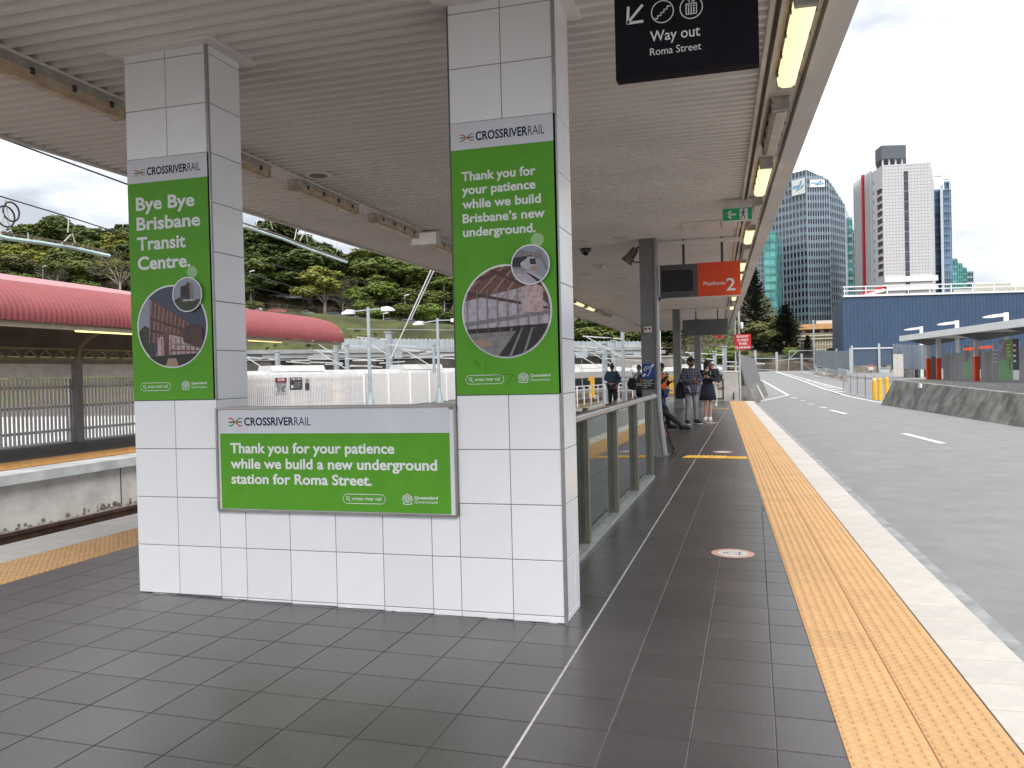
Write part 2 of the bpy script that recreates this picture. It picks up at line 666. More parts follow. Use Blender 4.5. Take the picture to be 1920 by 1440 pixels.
# floor markings: round stickers, yellow bars
PINK = M('sticker_pink', (0.62, 0.33, 0.28), 0.6, var=0.12, scale=30)
STW = M('sticker_white', (0.62, 0.60, 0.58), 0.6, var=0.06)
YEL = M('marking_yellow', (0.70, 0.40, 0.03), 0.7, var=0.1, scale=20)
for i, (x, y, lab) in enumerate(((0.869, 2.10, 'round pink and white floor sticker nearest the camera on the platform'),
                                 (0.52, 10.2, 'round pale floor sticker just beyond the nearer yellow bar'),
                                 (-0.02, 18.0, 'round white floor sticker at the feet of the woman in navy'))):
    t = thing('floor_sticker', lab, 'sticker', (x, y, fz(x)), 'floor stickers')
    z = fz(x) + 0.0015
    r = 0.165
    def disc(rr, zz, mat, nm, inner=0.0):
        m_ = MB()
        a = ngon(x, y, rr, 36)
        if inner:
            b = ngon(x, y, inner, 36)
            for k in range(36):
                j = (k + 1) % 36
                m_.poly([(a[k][0], a[k][1], zz - 0.014 * (a[k][0] - x)), (a[j][0], a[j][1], zz - 0.014 * (a[j][0] - x)), (b[j][0], b[j][1], zz - 0.014 * (b[j][0] - x)), (b[k][0], b[k][1], zz - 0.014 * (b[k][0] - x))])
        else:
            m_.poly([(px, py, zz - 0.014 * (px - x)) for px, py in a])
        return m_.build(nm, mat, t)
    disc(r, z, PINK, 'rim')
    disc(r * 0.70, z + 0.001, STW, 'centre')
    if i == 0:
        m_ = MB()
        def ln(pts, wd=0.008):
            for (ax, ay), (bx, by) in zip(pts[:-1], pts[1:]):
                d = Vector((bx - ax, by - ay)).normalized()
                n_ = Vector((-d.y, d.x)) * wd / 2
                m_.poly([(px, py, z + 0.002 - 0.014 * (px - x)) for px, py in ((x + ax - n_.x, y + ay - n_.y), (x + bx - n_.x, y + by - n_.y), (x + bx + n_.x, y + by + n_.y), (x + ax + n_.x, y + ay + n_.y))])
        ln([(-0.052 + 0.018 * math.cos(a * math.pi / 5), 0.018 * math.sin(a * math.pi / 5)) for a in range(11)], 0.010)
        ln([(-0.030, 0.045), (0.01, 0.03), (0.05, 0.045), (0.075, 0.04)])
        ln([(-0.025, -0.045), (0.01, -0.03), (0.05, -0.05), (0.075, -0.045)])
        ln([(0.05, 0.045), (0.05, -0.05)])
        m_.build('symbol', BLACK, t)
        m_ = MB()
        for k in range(28):
            a = 2 * math.pi * k / 28
            if 0.3 < a % math.pi < 2.85:
                cx_, cy_ = x + 0.142 * math.cos(a), y + 0.142 * math.sin(a)
                m_.add([(cx_ + 0.012 * math.cos(a + b), cy_ + 0.012 * math.sin(a + b), z + 0.002 - 0.014 * (cx_ - x)) for b in (0.4, 2.74, 3.54, 5.88)], [(0, 1, 2, 3)])
        m_.build('rim_print', STW, t)
for (xa, xb, y, wd, lab) in ((-0.05, 0.93, 9.3, 0.36, 'wide ribbed yellow bar painted across the platform beside the first column'),
                             (-1.0, 0.28, 25.7, 0.3, 'thin yellow bar across the platform far behind the standing couple')):
    t = thing('floor_bar', lab, 'floor marking', (xa, y, fz(xa)), 'yellow floor bars')
    m_ = MB()
    m_.add([(xa, y - wd / 2, fz(xa) + 0.003), (xb, y - wd / 2, fz(xb) + 0.003), (xb, y + wd / 2, fz(xb) + 0.003), (xa, y + wd / 2, fz(xa) + 0.003)], [(0, 1, 2, 3)])
    m_.build('paint', YEL, t)
    if y < 12:
        for k in range(9):
            xx = xa + 0.03 + k * 0.068
            m_ = MB()
            m_.bar((xx - 0.05, y - wd / 2 + 0.01, fz(xx) + 0.008), (xx + 0.06, y + wd / 2 - 0.01, fz(xx) + 0.008), 0.026, 0.012)
            m_.build('rib', M('rib_yellow', (0.78, 0.5, 0.1), 0.6), t)

# ------------------------------------------------------------------ tiled wall with two pillars
XL0, XL1, XR0, XR1 = -2.932, -2.292, -0.64, 0.0
TOPZ = 3.575
DEP = 0.37
wall = thing('tiled_wall', 'white tiled low wall rising into two square pillars under the canopy', 'wall', (-1.466, 0.15, 0))
mb = MB()
c = 0.006
mb.box(XL0 + c, XL1 - c, c, DEP - 0.015 - c, fz(XL0) - 0.02, TOPZ - 0.01)
mb.box(XR0 + c, XR1 - c, c, DEP - c, fz(XL0) - 0.06, TOPZ - 0.01)
mb.box(XL1 - c, XR0 + c, c, 0.2 - c, fz(XL0) - 0.06, 1.20)
mb.build('core', JOINT, wall)
_tm = {}


def wall_tile(face, a0, a1, z0, z1, pos):
    """a tile on the face: 'f' front (pos = y of the face), 'r' right side (pos = x)"""
    g, ch, dp = 0.0024, 0.0016, 0.006
    a0, a1, z0, z1 = a0 + g, a1 - g, z0 + g, z1 - g
    key = (face, round(a1 - a0, 4), round(z1 - z0, 4))
    if key not in _tm:
        wd, ht = a1 - a0, z1 - z0
        m_ = MB()
        sq = [(0, 0), (wd, 0), (wd, ht), (0, ht)]
        ins = [(ch, ch), (wd - ch, ch), (wd - ch, ht - ch), (ch, ht - ch)]
        lay = [(sq, dp), (sq, ch), (ins, 0)]
        vs_ = []
        for pts, d in lay:
            for (a, z) in pts:
                vs_.append((a, d, z) if face == 'f' else (-d, a, z))
        fs = [(8, 9, 10, 11)]
        for k in (0, 4):
            for i in range(4):
                j = (i + 1) % 4
                fs.append((k + i, k + j, k + 4 + j, k + 4 + i))
        m_.add(vs_, fs)
        _tm[key] = m_.mesh('tile', WHITE_TILE)
    o = place('tile', _tm[key], wall, local=True)
    o.location = Vector((a0, pos, z0) if face == 'f' else (pos, a0, z0)) - WT[wall]
    return o


rows_vis = [(k * T, (k + 1) * T) for k in range(4)] + [(k * T, (k + 1) * T) for k in (9, 10)] + [(11 * T, TOPZ)]
for xa in (XL0, XL0 + T, XR0, XR0 + T):
    for z0, z1 in rows_vis:
        wall_tile('f', xa, xa + T, z0, z1, 0.0)
    zb = fz(xa + 0.16)
    if zb < -0.02:
        wall_tile('f', xa, xa + T, round(zb, 3), 0.0, 0.0)
jx = [XL1, XL1 + 0.192] + [XL1 + 0.192 + T * k for k in range(1, 5)] + [XR0]
for a, b in zip(jx[:-1], jx[1:]):
    for k in range(2):
        if k == 1:
            wall_tile('f', a, b, T, 0.565, 0.0)
        else:
            wall_tile('f', a, b, 0, T, 0.0)
    wall_tile('f', a, b, round(fz((a + b) / 2), 3) - 0.002, 0.0, 0.0)
# strips left beside the framed panel
for z0, z1 in ((2 * T, 3 * T), (3 * T, 1.2)):
    wall_tile('f', XL1, XL1 + 0.05, z0, z1, 0.0)
    wall_tile('f', XR0 - 0.06, XR0, z0, z1, 0.0)
for k in range(-1, 12):
    z0, z1 = (fz(0) if k < 0 else k * T), (0 if k < 0 else (k + 1) * T if k < 11 else TOPZ)
    if k >= 0:
        wall_tile('r', 0.012, DEP - 0.015, z0, z1, XL1)
    wall_tile('r', 0.012, 0.25, z0, z1, XR1)
    wall_tile('r', 0.25, DEP, z0, z1, XR1)
    if k >= 3:
        # inner faces of the right pillar and back of the left one are plain tiles too
        pass
for x, zb in ((XL1, 1.28), (XR1, fz(0))):
    m_ = MB()
    m_.box(x - 0.016, x + 0.004, -0.004, 0.014, zb, TOPZ - 0.004)
    m_.build('corner_trim', TRIM, wall)
m_ = MB()
m_.box(XR0 - 0.006, XR0 + 0.002, -0.0025, 0.2, 1.23, TOPZ - 0.004)
m_.build('corner_trim', M('trim_dark', (0.09, 0.09, 0.09), 0.5), wall)
m_ = MB()
m_.box(XL1 + 0.001, XR0 - 0.001, -0.010, 0.21, 1.2, 1.226)
m_.build('wall_cap', M('cap_metal', (0.30, 0.28, 0.26), 0.3, 0.7), wall)
for xa, xb in ((XL0, XL1), (XR0, XR1)):
    m_ = MB()
    e = 0.075
    m_.box(xa - e, xb + e, -e, DEP + e, TOPZ - 0.002, TOPZ + 0.05)
    m_.build('head_plate', SOFFIT, wall)

rb = random.Random(4)
for k in range(22):
    x = rb.choice((rb.uniform(XL0, XL0 + 0.9), rb.uniform(XL0, XR1)))
    l_ = rb.uniform(0.02, 0.09)
    m_ = MB()
    pts_ = [(x, -0.0005), (x + l_, -0.0005), (x + l_ * .8, -rb.uniform(.006, .022)), (x + l_ * .45, -rb.uniform(.004, .016)), (x + l_ * .15, -rb.uniform(.006, .02))]
    m_.add([(px_, py_, fz(px_) + 0.0018) for px_, py_ in pts_], [(0, 4, 3, 2, 1)])
    m_.build('grout_smear', M('smear_white', (0.5, 0.5, 0.5), 0.8) if k % 3 else M('smear_dark', (0.04, 0.037, 0.035), 0.9), wall)

# ------------------------------------------------------------------ posters


def logo(parent, x0, x1, z0, z1, y, xc0, xc1, xr1, zb, ch):
    """the crossing-lines mark and the two-weight wordmark"""
    wd = (z1 - z0) * 0.15
    h = z1 - z0
    zm = (z0 + z1) / 2
    xm = (x0 + x1) / 2
    q = (x1 - x0) * 0.30
    m_ = MB()
    stroke(m_, [(x0, zm), (xm - q * 0.4, zm)], wd * 0.9, y, 0)
    stroke(m_, [(xm + q * 0.4, zm), (x1, zm)], wd * 0.9, y, 0)
    stroke(m_, [(x0, z0 + wd / 2), (xm - q, z0 + wd / 2), (xm + q, z1 - wd / 2), (x1, z1 - wd / 2)], wd, y - 0.0003, 2)
    stroke(m_, [(x0, z1 - wd / 2), (xm - q, z1 - wd / 2), (xm + q, z0 + wd / 2), (x1, z0 + wd / 2)], wd, y - 0.0006, 1)
    m_.build('logo_mark', [NAVY, P_OR, P_GR], parent)
    text('CROSSRIVER', NAVY, parent, xc0, xc1, zb, ch, y, 0.022)
    text('RAIL', NAVY, parent, xc1 + (xr1 - xc1) * 0.03, xr1, zb, ch, y, -0.004)


def pill(parent, x0, x1, z0, z1, y):
    m_ = MB()
    r = (z1 - z0) / 2
    zm = (z0 + z1) / 2
    pts = [(x0 + r - r * math.sin(a), zm + r * math.cos(a)) for a in [i * math.pi / 10 for i in range(11)]]
    pts += [(x1 - r + r * math.sin(a), zm - r * math.cos(a)) for a in [i * math.pi / 10 for i in range(11)]]
    stroke(m_, pts + [pts[0]], r * 0.13, y)
    ring(m_, x0 + r * 1.15, zm + r * 0.1, r * 0.42, r * 0.14, y, 16)
    stroke(m_, [(x0 + r * 1.45, zm - r * 0.22), (x0 + r * 1.8, zm - r * 0.55)], r * 0.15, y)
    m_.build('search_pill', PRINT_W, parent)
    text('cross river rail', PRINT_W, parent, x0 + r * 2.25, x1 - r * 0.9, zm - r * 0.30, r * 0.78, y, 0.012)


def crest(parent, x0, x1, z0, z1, y, tx1, zq, zg, ch):
    m_ = MB()
    cx, w_, h = (x0 + x1) / 2, x1 - x0, z1 - z0
    # shield with crown above, a supporter each side, scroll below
    sh = [(cx - w_ * .2, z0 + h * .62), (cx + w_ * .2, z0 + h * .62), (cx + w_ * .2, z0 + h * .38), (cx, z0 + h * .16), (cx - w_ * .2, z0 + h * .38)]
    stroke(m_, sh + [sh[0]], w_ * .05, y)
    stroke(m_, [(cx - w_ * .18, z0 + h * .42), (cx + w_ * .18, z0 + h * .42)], w_ * .05, y)
    stroke(m_, [(cx, z0 + h * .42), (cx, z0 + h * .2)], w_ * .05, y)
    ring(m_, cx - w_ * .1, z0 + h * .52, w_ * .06, w_ * .03, y, 10)
    ring(m_, cx + w_ * .1, z0 + h * .52, w_ * .06, w_ * .03, y, 10)
    crown = [(cx - w_ * .16, z0 + h * .74), (cx + w_ * .16, z0 + h * .74), (cx + w_ * .2, z0 + h * .9), (cx + w_ * .08, z0 + h * .83), (cx, z0 + h * .98), (cx - w_ * .08, z0 + h * .83), (cx - w_ * .2, z0 + h * .9)]
    stroke(m_, crown + [crown[0]], w_ * .05, y)
    for s in (-1, 1):
        stroke(m_, [(cx + s * w_ * .24, z0 + h * .2), (cx + s * w_ * .4, z0 + h * .3), (cx + s * w_ * .3, z0 + h * .5), (cx + s * w_ * .42, z0 + h * .68), (cx + s * w_ * .3, z0 + h * .8), (cx + s * w_ * .24, z0 + h * .62)], w_ * .07, y)
        stroke(m_, [(cx + s * w_ * .36, z0 + h * .28), (cx + s * w_ * .47, z0 + h * .42), (cx + s * w_ * .46, z0 + h * .56)], w_ * .045, y)
    stroke(m_, [(cx - w_ * .42, z0 + h * .12), (cx - w_ * .2, z0 + h * .05), (cx + w_ * .2, z0 + h * .05), (cx + w_ * .42, z0 + h * .12)], w_ * .07, y)
    m_.build('crest', PRINT_W, parent)
    text('Queensland', PRINT_W, parent, x1 + w_ * .13, tx1, zq, ch, y, 0.02)
    text('Government', PRINT_W, parent, x1 + w_ * .13, tx1, zg, ch, y, -0.002)


def P(n, c, v=0.05):
    return M('picture_' + n, c, 0.5, var=v, scale=30)


SKYD, SKYL = P('sky_dark', (0.045, 0.06, 0.10)), P('sky_light', (0.25, 0.28, 0.34))
BRN, BRN2, TANP = P('brown', (0.13, 0.055, 0.045), .25), P('brown_dark', (0.07, 0.03, 0.03), .25), P('tan', (0.33, 0.22, 0.17))
DKP, PALE, GLW, GRYP, DGP = P('dark', (0.015, 0.015, 0.018), .4), P('pale', (0.42, 0.38, 0.44), .2), P('glow', (0.46, 0.33, 0.33), .3), P('grey', (0.20, 0.19, 0.20), .2), P('dark_green', (0.03, 0.04, 0.025), .5)


def picture(parent, cx, cz, r, rim, base, layers, mats, y, name='round_picture'):
    m_ = MB()
    flat(m_, ngon(cx, cz, r + rim, 48), y, 0)
    flat(m_, ngon(cx, cz, r, 48), y - 0.0005, base)
    k = 5
    for poly, mi in layers:
        p = clip([(cx + a * r, cz + b * r) for a, b in poly], cx, cz, r)
        if p:
            flat(m_, p, y - 0.00025 * k, mi)
            k += 1
    return m_.build(name, [PRINT_W] + mats, parent)


def bars(x0, x1, n, f):
    return [f(x0 + (x1 - x0) * i / (n - 1)) for i in range(n)]


YP = -0.004     # poster front faces sit just proud of the tiles


def pillar_poster(label, xo, lines, right):
    t = thing('poster', label, 'poster', (xo + 0.32, -0.002, 1.283), 'green and white posters on the tiled wall')
    m_ = MB()
    m_.box(xo + 0.004, xo + 0.636, YP, 0.0055, 1.283, 2.722)
    m_.build('green_panel', PRINT_G, t)
    m_ = MB()
    m_.box(xo + 0.004, xo + 0.636, YP, 0.0055, 2.7225, 2.878)
    m_.build('header_panel', PRINT_HEAD, t)
    y = YP - 0.0008
    logo(t, xo + 0.062, xo + 0.146, 2.770, 2.812, y, xo + 0.160, xo + 0.474, xo + 0.572, 2.768, 0.052)
    for s, x1, zb, ch in lines:
        text(s, PRINT_W, t, xo + 0.067, x1, zb, ch, y, 0.026)
    m_ = MB()
    cx1, cz1 = (xo + 0.517, 2.167) if right else (xo + 0.488, 2.113)
    flat(m_, ngon(cx1, cz1, 0.039, 32), y)
    m_.build('bubble', PRINT_LG, t)
    mats = [SKYD, SKYL, BRN, BRN2, TANP, DKP, PALE, GLW, GRYP, DGP]   # indices 1..10
    cx, cz, r = (xo + 0.322, 1.765, 0.262) if right else (xo + 0.322, 1.765, 0.262)
    ly = []
    if right:
        ly += [([(-1, .15), (1, -.1), (1, 1), (-1, 1)], 3)]
        ly += [([(-1, -1), (1, -1), (1, .05), (.55, .55), (-1, .25)], 7)]
        for i in range(9):
            x = -0.95 + i * 0.24
            ly.append(([(x, .45 - .1 * i), (x + .03, .45 - .1 * i), (x + .9, 1.2), (x + .84, 1.2)], 5))
        ly += [([(-.55, 1), (-.45, 1), (.5, .55), (.5, .48)], 4), ([(-1, .42), (1, -.0), (1, .05), (-1, .5)], 4), ([(-1, .62), (.3, .95), (.3, 1), (-1, .7)], 4)]
        for i in range(9):
            x = -0.92 + i * 0.235
            ly.append(([(x, -.5), (x + .025, -.5), (x + .025, .5), (x, .5)], 9))
        ly += [([(.35, -.05), (.85, -.05), (.85, .5), (.6, .62), (.35, .5)], 8), ([(.42, .0), (.47, .0), (.47, .5), (.42, .5)], 7), ([(.6, .0), (.65, .0), (.65, .5), (.6, .5)], 7)]
        ly += [([(-1, -.22), (1, -.02), (1, -.08), (-1, -.3)], 9), ([(-1, -.38), (1, -.3), (1, -.42), (-1, -.48)], 6)]
        for i in range(22):
            x = -0.95 + i * 0.087 + random.uniform(-.02, .02)
            ly.append(([(x, -.5), (x + .03, -.5), (x + .03, -.36 + random.uniform(0, .06)), (x, -.38)], 6 if i % 3 else 3))
        ly += [([(-1, -.48), (1, -.42), (1, -1), (-1, -1)], 9)]
        ly += [([(-.2, -1), (.25, -.42), (.95, -.35), (1, -1)], 6)]
        for a, b in ((-.25, .12), (.05, .35), (.35, .58)):
            ly.append(([(a, -1), (a + .06, -1), (b + .04, -.38), (b, -.38)], 9))
        ly += [([(-.75, -.62), (-.4, -.62), (-.3, -.75), (-.6, -.8)], 5)]
    else:
        ly += [([(-1, -1), (-.75, -1), (-.62, .72), (-1, .6)], 2), ([(-1, -.6), (-.55, -.7), (-.55, -.1), (-.8, .05), (-1, -.1)], 10)]
        ly += [([(-.62, .74), (.62, -.02), (.95, -.12), (.95, -.35), (-.55, -.42)], 3)]
        for i in range(11):
            x = -0.6 + i * 0.12
            ly.append(([(x, .68 - .55 * (x + .6)), (x + .025, .67 - .55 * (x + .6)), (x + .02 - .10, -.40), (x - .10, -.40)], 5))
        ly += [([(-.62, .25), (.9, -.25), (.9, -.29), (-.62, .19)], 4), ([(-.6, -.05), (.9, -.38), (.9, -.42), (-.6, -.12)], 4)]
        ly += [([(-.5, -.9), (-.42, -.28), (-.05, -.2), (.9, -.42), (.9, -.7), (.2, -.8)], 8), ([(-.25, -.85), (-.25, -.1), (-.08, -.12), (-.08, -.85)], 3)]
        for i in range(9):
            x = -0.45 + i * 0.14
            ly.append(([(x, -.85), (x + .02, -.85), (x + .02, -.3), (x, -.3)], 6))
        ly += [([(-.05, -.42), (.9, -.5), (.9, -.53), (-.05, -.46)], 9), ([(-.05, -.58), (.9, -.62), (.9, -.65), (-.05, -.62)], 3)]
        ly += [([(.3, -.1), (.55, .05), (.9, -.05), (.95, -.6), (.6, -.5), (.35, -.4)], 4), ([(-1, -.75), (1, -.68), (1, -1), (-1, -1)], 6), ([(-.2, -1), (-.12, -.8), (.12, -.8), (.2, -1)], 5)]
    picture(t, cx, cz, r, 0.011, 1 if not right else 7, ly, mats, y)
    y2 = y - 0.0165
    cx, cz, r = (xo + 0.476, 2.025, 0.108) if right else (xo + 0.458, 1.967, 0.106)
    ly = []
    if right:
        ly += [([(-1, .9), (.5, .6), (.55, .3), (-1, .25)], 9), ([(-1, .4), (.1, .5), (.2, -.2), (-1, -.1)], 6), ([(.3, .75), (.5, .8), (1, -.3), (1, -.6)], 9)]
        ly += [([(-1, -.2), (-.1, -.35), (.3, -.5), (1, -.95), (-1, -1)], 7), ([(-.55, .1), (-.15, .35), (-.1, -.3), (-.5, -.15)], 7), ([(-.15, .42), (.2, .40), (.38, .1), (.36, -.35), (.05, -.45), (-.15, -.25)], 7)]
        ly += [([(-.02, .32), (.28, .3), (.33, 0), (.0, 0)], 6), ([(0, -.1), (.36, -.1), (.34, -.3), (.04, -.38)], 5), ([(-.3, -.35), (.1, -.55), (.6, -.9), (.45, -1)], 6)]
        ly += [([(-.9, -.05 - .08 * i), (-.2, -.15 - .08 * i), (-.2, -.17 - .08 * i), (-.9, -.08 - .08 * i)], 9) for i in range(5)]
    else:
        ly += [([(-.5, -.6), (-.45, .5), (.0, .62), (.0, -.6)], 6), ([(0, .75), (.42, .72), (.45, -.4), (0, -.4)], 9), ([(0, .75), (.18, .72), (.2, -.4), (0, -.4)], 6), ([(-1, -.35), (-.4, -.1), (.2, -.35), (1, -.3), (1, -1), (-1, -1)], 10), ([(-.3, -.28), (.6, -.32), (.5, -.42), (-.3, -.4)], 7)]
    picture(t, cx, cz, r, 0.008, 2, ly, mats, y2)
    pill(t, xo + 0.062, xo + 0.296, 1.346, 1.397, y)
    crest(t, xo + 0.381, xo + 0.448, 1.347, 1.411, y, xo + 0.574, 1.382, 1.357, 0.016)
    if right:
        ink = M('ink_scrawl', (0.015, 0.06, 0.015), 0.5)
        m_ = MB()
        stroke(m_, [(xo + .11, 1.49), (xo + .11, 1.475), (xo + .125, 1.478), (xo + .125, 1.49), (xo + .125, 1.46), (xo + .115, 1.455)], 0.0022, y)
        m_.build('scrawl', ink, t)
        m_ = MB()
        stroke(m_, [(xo + .13, 1.475), (xo + .15, 1.468), (xo + .135, 1.455), (xo + .155, 1.445), (xo + .14, 1.43)], 0.0022, y)
        m_.build('scrawl', ink, t)
        m_ = MB()
        stroke(m_, [(xo + .185, 1.465), (xo + .187, 1.425), (xo + .19, 1.39), (xo + .25, 1.395), (xo + .32, 1.40), (xo + .35, 1.398), (xo + .34, 1.37), (xo + .315, 1.345), (xo + .312, 1.33)], 0.0022, y)
        m_.build('scrawl', ink, t)
    return t


pillar_poster('tall green poster on the left pillar reading Bye Bye Brisbane Transit Centre', XL0,
              [('Bye Bye', -2.411, 2.540, 0.088), ('Brisbane', -2.371, 2.409, 0.088), ('Transit', -2.487, 2.277, 0.088), ('Centre.', -2.455, 2.148, 0.088)], False)
pillar_poster('tall green poster on the right pillar thanking for patience, with a train picture', XR0,
              [('Thank you for', -0.124, 2.538, 0.054), ('your patience', -0.126, 2.459, 0.054), ('while we build', -0.097, 2.376, 0.054), ('Brisbane’s new', -0.075, 2.292, 0.054), ('underground.', -0.132, 2.211, 0.054)], True)

t = thing('poster', 'wide green poster in a metal frame on the low wall between the pillars', 'poster', (-1.466, -0.01, 0.57), 'green and white posters on the tiled wall')
m_ = MB()
m_.box(-2.262, -0.688, -0.013, -0.008, 0.578, 1.060)
m_.build('green_panel', PRINT_G, t)
m_ = MB()
m_.box(-2.272, -0.688, -0.013, -0.008, 1.0605, 1.215)
m_.build('header_panel', PRINT_HEAD, t)
m_ = MB()
m_.box(-2.280, -0.652, -0.0075, 0.0055, 0.570, 1.2)
m_.build('backing', PRINT_W, t)
for nm, b in (('frame_bar', (-2.289, -0.645, 0.560, 0.572)), ('frame_bar', (-2.289, -0.645, 1.2165, 1.2285)), ('frame_bar', (-2.292, -2.281, 0.5725, 1.216)), ('frame_bar', (-0.655, -0.642, 0.5725, 1.216))):
    m_ = MB()
    m_.box(b[0], b[1], -0.020, -0.0002 if b[2] < 1.2 else -0.0105, b[2], b[3])
    m_.build(nm, M('frame_metal', (0.42, 0.39, 0.37), 0.28, 0.8), t)
y = -0.0138
logo(t, -2.193, -2.097, 1.106, 1.162, y, -2.08, -1.724, -1.605, 1.110, 0.052)
text('Thank you for your patience', PRINT_W, t, -2.189, -1.043, 0.934, 0.066, y, 0.026)
text('while we build a new underground', PRINT_W, t, -2.189, -0.769, 0.8345, 0.066, y, 0.026)
text('station for Roma Street.', PRINT_W, t, -2.186, -1.199, 0.7375, 0.066, y, 0.026)
pill(t, -1.395, -1.111, 0.628, 0.685, y)
crest(t, -1.002, -0.93, 0.626, 0.698, y, -0.77, 0.662, 0.637, 0.019)

# ------------------------------------------------------------------ canopy over the platform
canopy = thing('platform_canopy', 'long flat canopy with ribbed white soffit over the platform', 'canopy', (-1.8, 0, 3.58))
CY0, CY1 = -2.45, 43.0  # near end stops short, out of view, to let daylight onto the wall


def cxr(y):
    return 1.70 - 0.0402 * (y - 0.8)


def cxl(y):
    return -5.21 - 0.00042 * y * y


per = 0.13
n = int((CY1 - CY0) / per)
m_ = MB()
vs_, fs = [], []
prof = ((0.0, 0.0), (0.30, 0.0), (0.40, 0.05), (0.84, 0.05), (0.94, 0.0))
for i in range(n):
    for a, h in prof:
        y = CY0 + (i + a) * per
        vs_.append((cxl(y) + 0.03, y, 3.585 + h))
        vs_.append((cxr(y) - 0.52, y, 3.585 + h))
for k in range(len(vs_) // 2 - 1):
    fs.append((2 * k, 2 * k + 2, 2 * k + 3, 2 * k + 1))
m_.add(vs_, fs)
m_.build('soffit', SOFFIT, canopy)


def strip(mb_, fa, fb, z0, z1, y0, y1, seg=12, mi=0):
    for i in range(seg):
        a, b = y0 + (y1 - y0) * i / seg, y0 + (y1 - y0) * (i + 1) / seg
        mb_.add([(fa(a), a, z0), (fb(a), a, z0), (fb(b), b, z0), (fa(b), b, z0), (fa(a), a, z1), (fb(a), a, z1), (fb(b), b, z1), (fa(b), b, z1)],
                [(3, 2, 1, 0), (4, 5, 6, 7), (1, 2, 6, 5), (3, 0, 4, 7)] + ([(0, 1, 5, 4)] if i == 0 else []) + ([(2, 3, 7, 6)] if i == seg - 1 else []), mi)


m_ = MB()
strip(m_, lambda y: cxl(y) - 0.02, lambda y: cxr(y) - 0.02, 3.66, 3.95, CY0, CY1)
m_.build('roof_deck', FASCIA, canopy)
m_ = MB()
strip(m_, lambda y: cxr(y) - 0.185, lambda y: cxr(y) - 0.012, 3.555, 4.02, CY0, CY1)
m_.build('fascia', FASCIA, canopy)
m_ = MB()
strip(m_, lambda y: cxr(y) - 0.52, lambda y: cxr(y) - 0.49, 3.555, 3.66, CY0, CY1)
strip(m_, lambda y: cxr(y) - 0.455, lambda y: cxr(y) - 0.435, 3.55, 3.66, CY0, CY1)
strip(m_, lambda y: cxr(y) - 0.435, lambda y: cxr(y) - 0.20, 3.60, 3.66, CY0, CY1)
m_.build('light_channel', M('channel_white', (0.6, 0.56, 0.52), 0.5, var=0.12, scale=2), canopy)
m_ = MB()
strip(m_, lambda y: cxr(y) - 0.20, lambda y: cxr(y) - 0.186, 3.565, 3.66, CY0, CY1)
m_.build('shadow_gap', DGREY, canopy)  # solid dark bar painted for the shade inside the gap
m_ = MB()
strip(m_, lambda y: cxl(y) - 0.04, lambda y: cxl(y) + 0.03, 3.57, 4.0, CY0, CY1)
m_.build('edge_trim', FASCIA, canopy)
m_ = MB()
strip(m_, lambda y: -3.63 - 0.022 * y - 0.10, lambda y: -3.63 - 0.022 * y + 0.10, 3.565, 3.584, CY0, CY1)
m_.build('lighting_strip', SOFFIT, canopy)
for (x0, x1, y0, y1, lab) in ((0.05, 0.62, 8.0, 8.75, None), (0.64, 0.92, 8.0, 8.75, None), (-0.35, 0.35, 20.4, 21.3, None)):
    m_ = MB()
    m_.box(x0, x1, y0, y1, 3.572, 3.583)
    m_.build('access_panel', M('panel_pinkish', (0.74, 0.70, 0.69), 0.5), canopy)


# battens
def batten(mats, tan=False):
    t_ = thing('batten_light', '', 'light')
    m_ = MB()
    m_.prism([(-0.075, 0.0), (-0.06, -0.05), (0.06, -0.05), (0.075, 0.0)], 'y', -0.75, 0.75)
    m_.build('housing', LAMP_BODY, t_, local=True, recalc=True)
    m_ = MB()
    m_.prism([(-0.068, -0.0505), (-0.06, -0.10), (-0.03, -0.118), (0.03, -0.118), (0.06, -0.10), (0.068, -0.0505)], 'y', -0.70, 0.70)
    m_.build('diffuser', mats, t_, local=True, recalc=True)
    for s in (-1, 1):
        m_ = MB()
        m_.prism([(-0.072, -0.0505), (-0.065, -0.11), (0.065, -0.11), (0.072, -0.0505)], 'y', s * 0.7005, s * 0.752)
        m_.build('end_cap', LAMP_BODY, t_, local=True, recalc=True)
    for k in range(4):
        for s in (-1, 1):
            m_ = MB()
            yy = -0.55 + k * 0.37
            m_.box(s * 0.066, s * 0.079, yy - 0.012, yy + 0.012, -0.075, -0.03)
            m_.build('clip', DGREY, t_, local=True)
    return t_


protos = {'on': batten(LAMP_ON), 'off': batten(LAMP_OFF), 'tan': batten(LAMP_TAN)}
used = set()


def put_light(kind, x, y, z, rz, label, group):
    p = protos[kind]
    if kind in used:
        p = copy_tree(p)
    used.add(kind)
    p.location = (x, y, z)
    p.rotation_euler.z = rz
    tag(p, label, 'light', group)


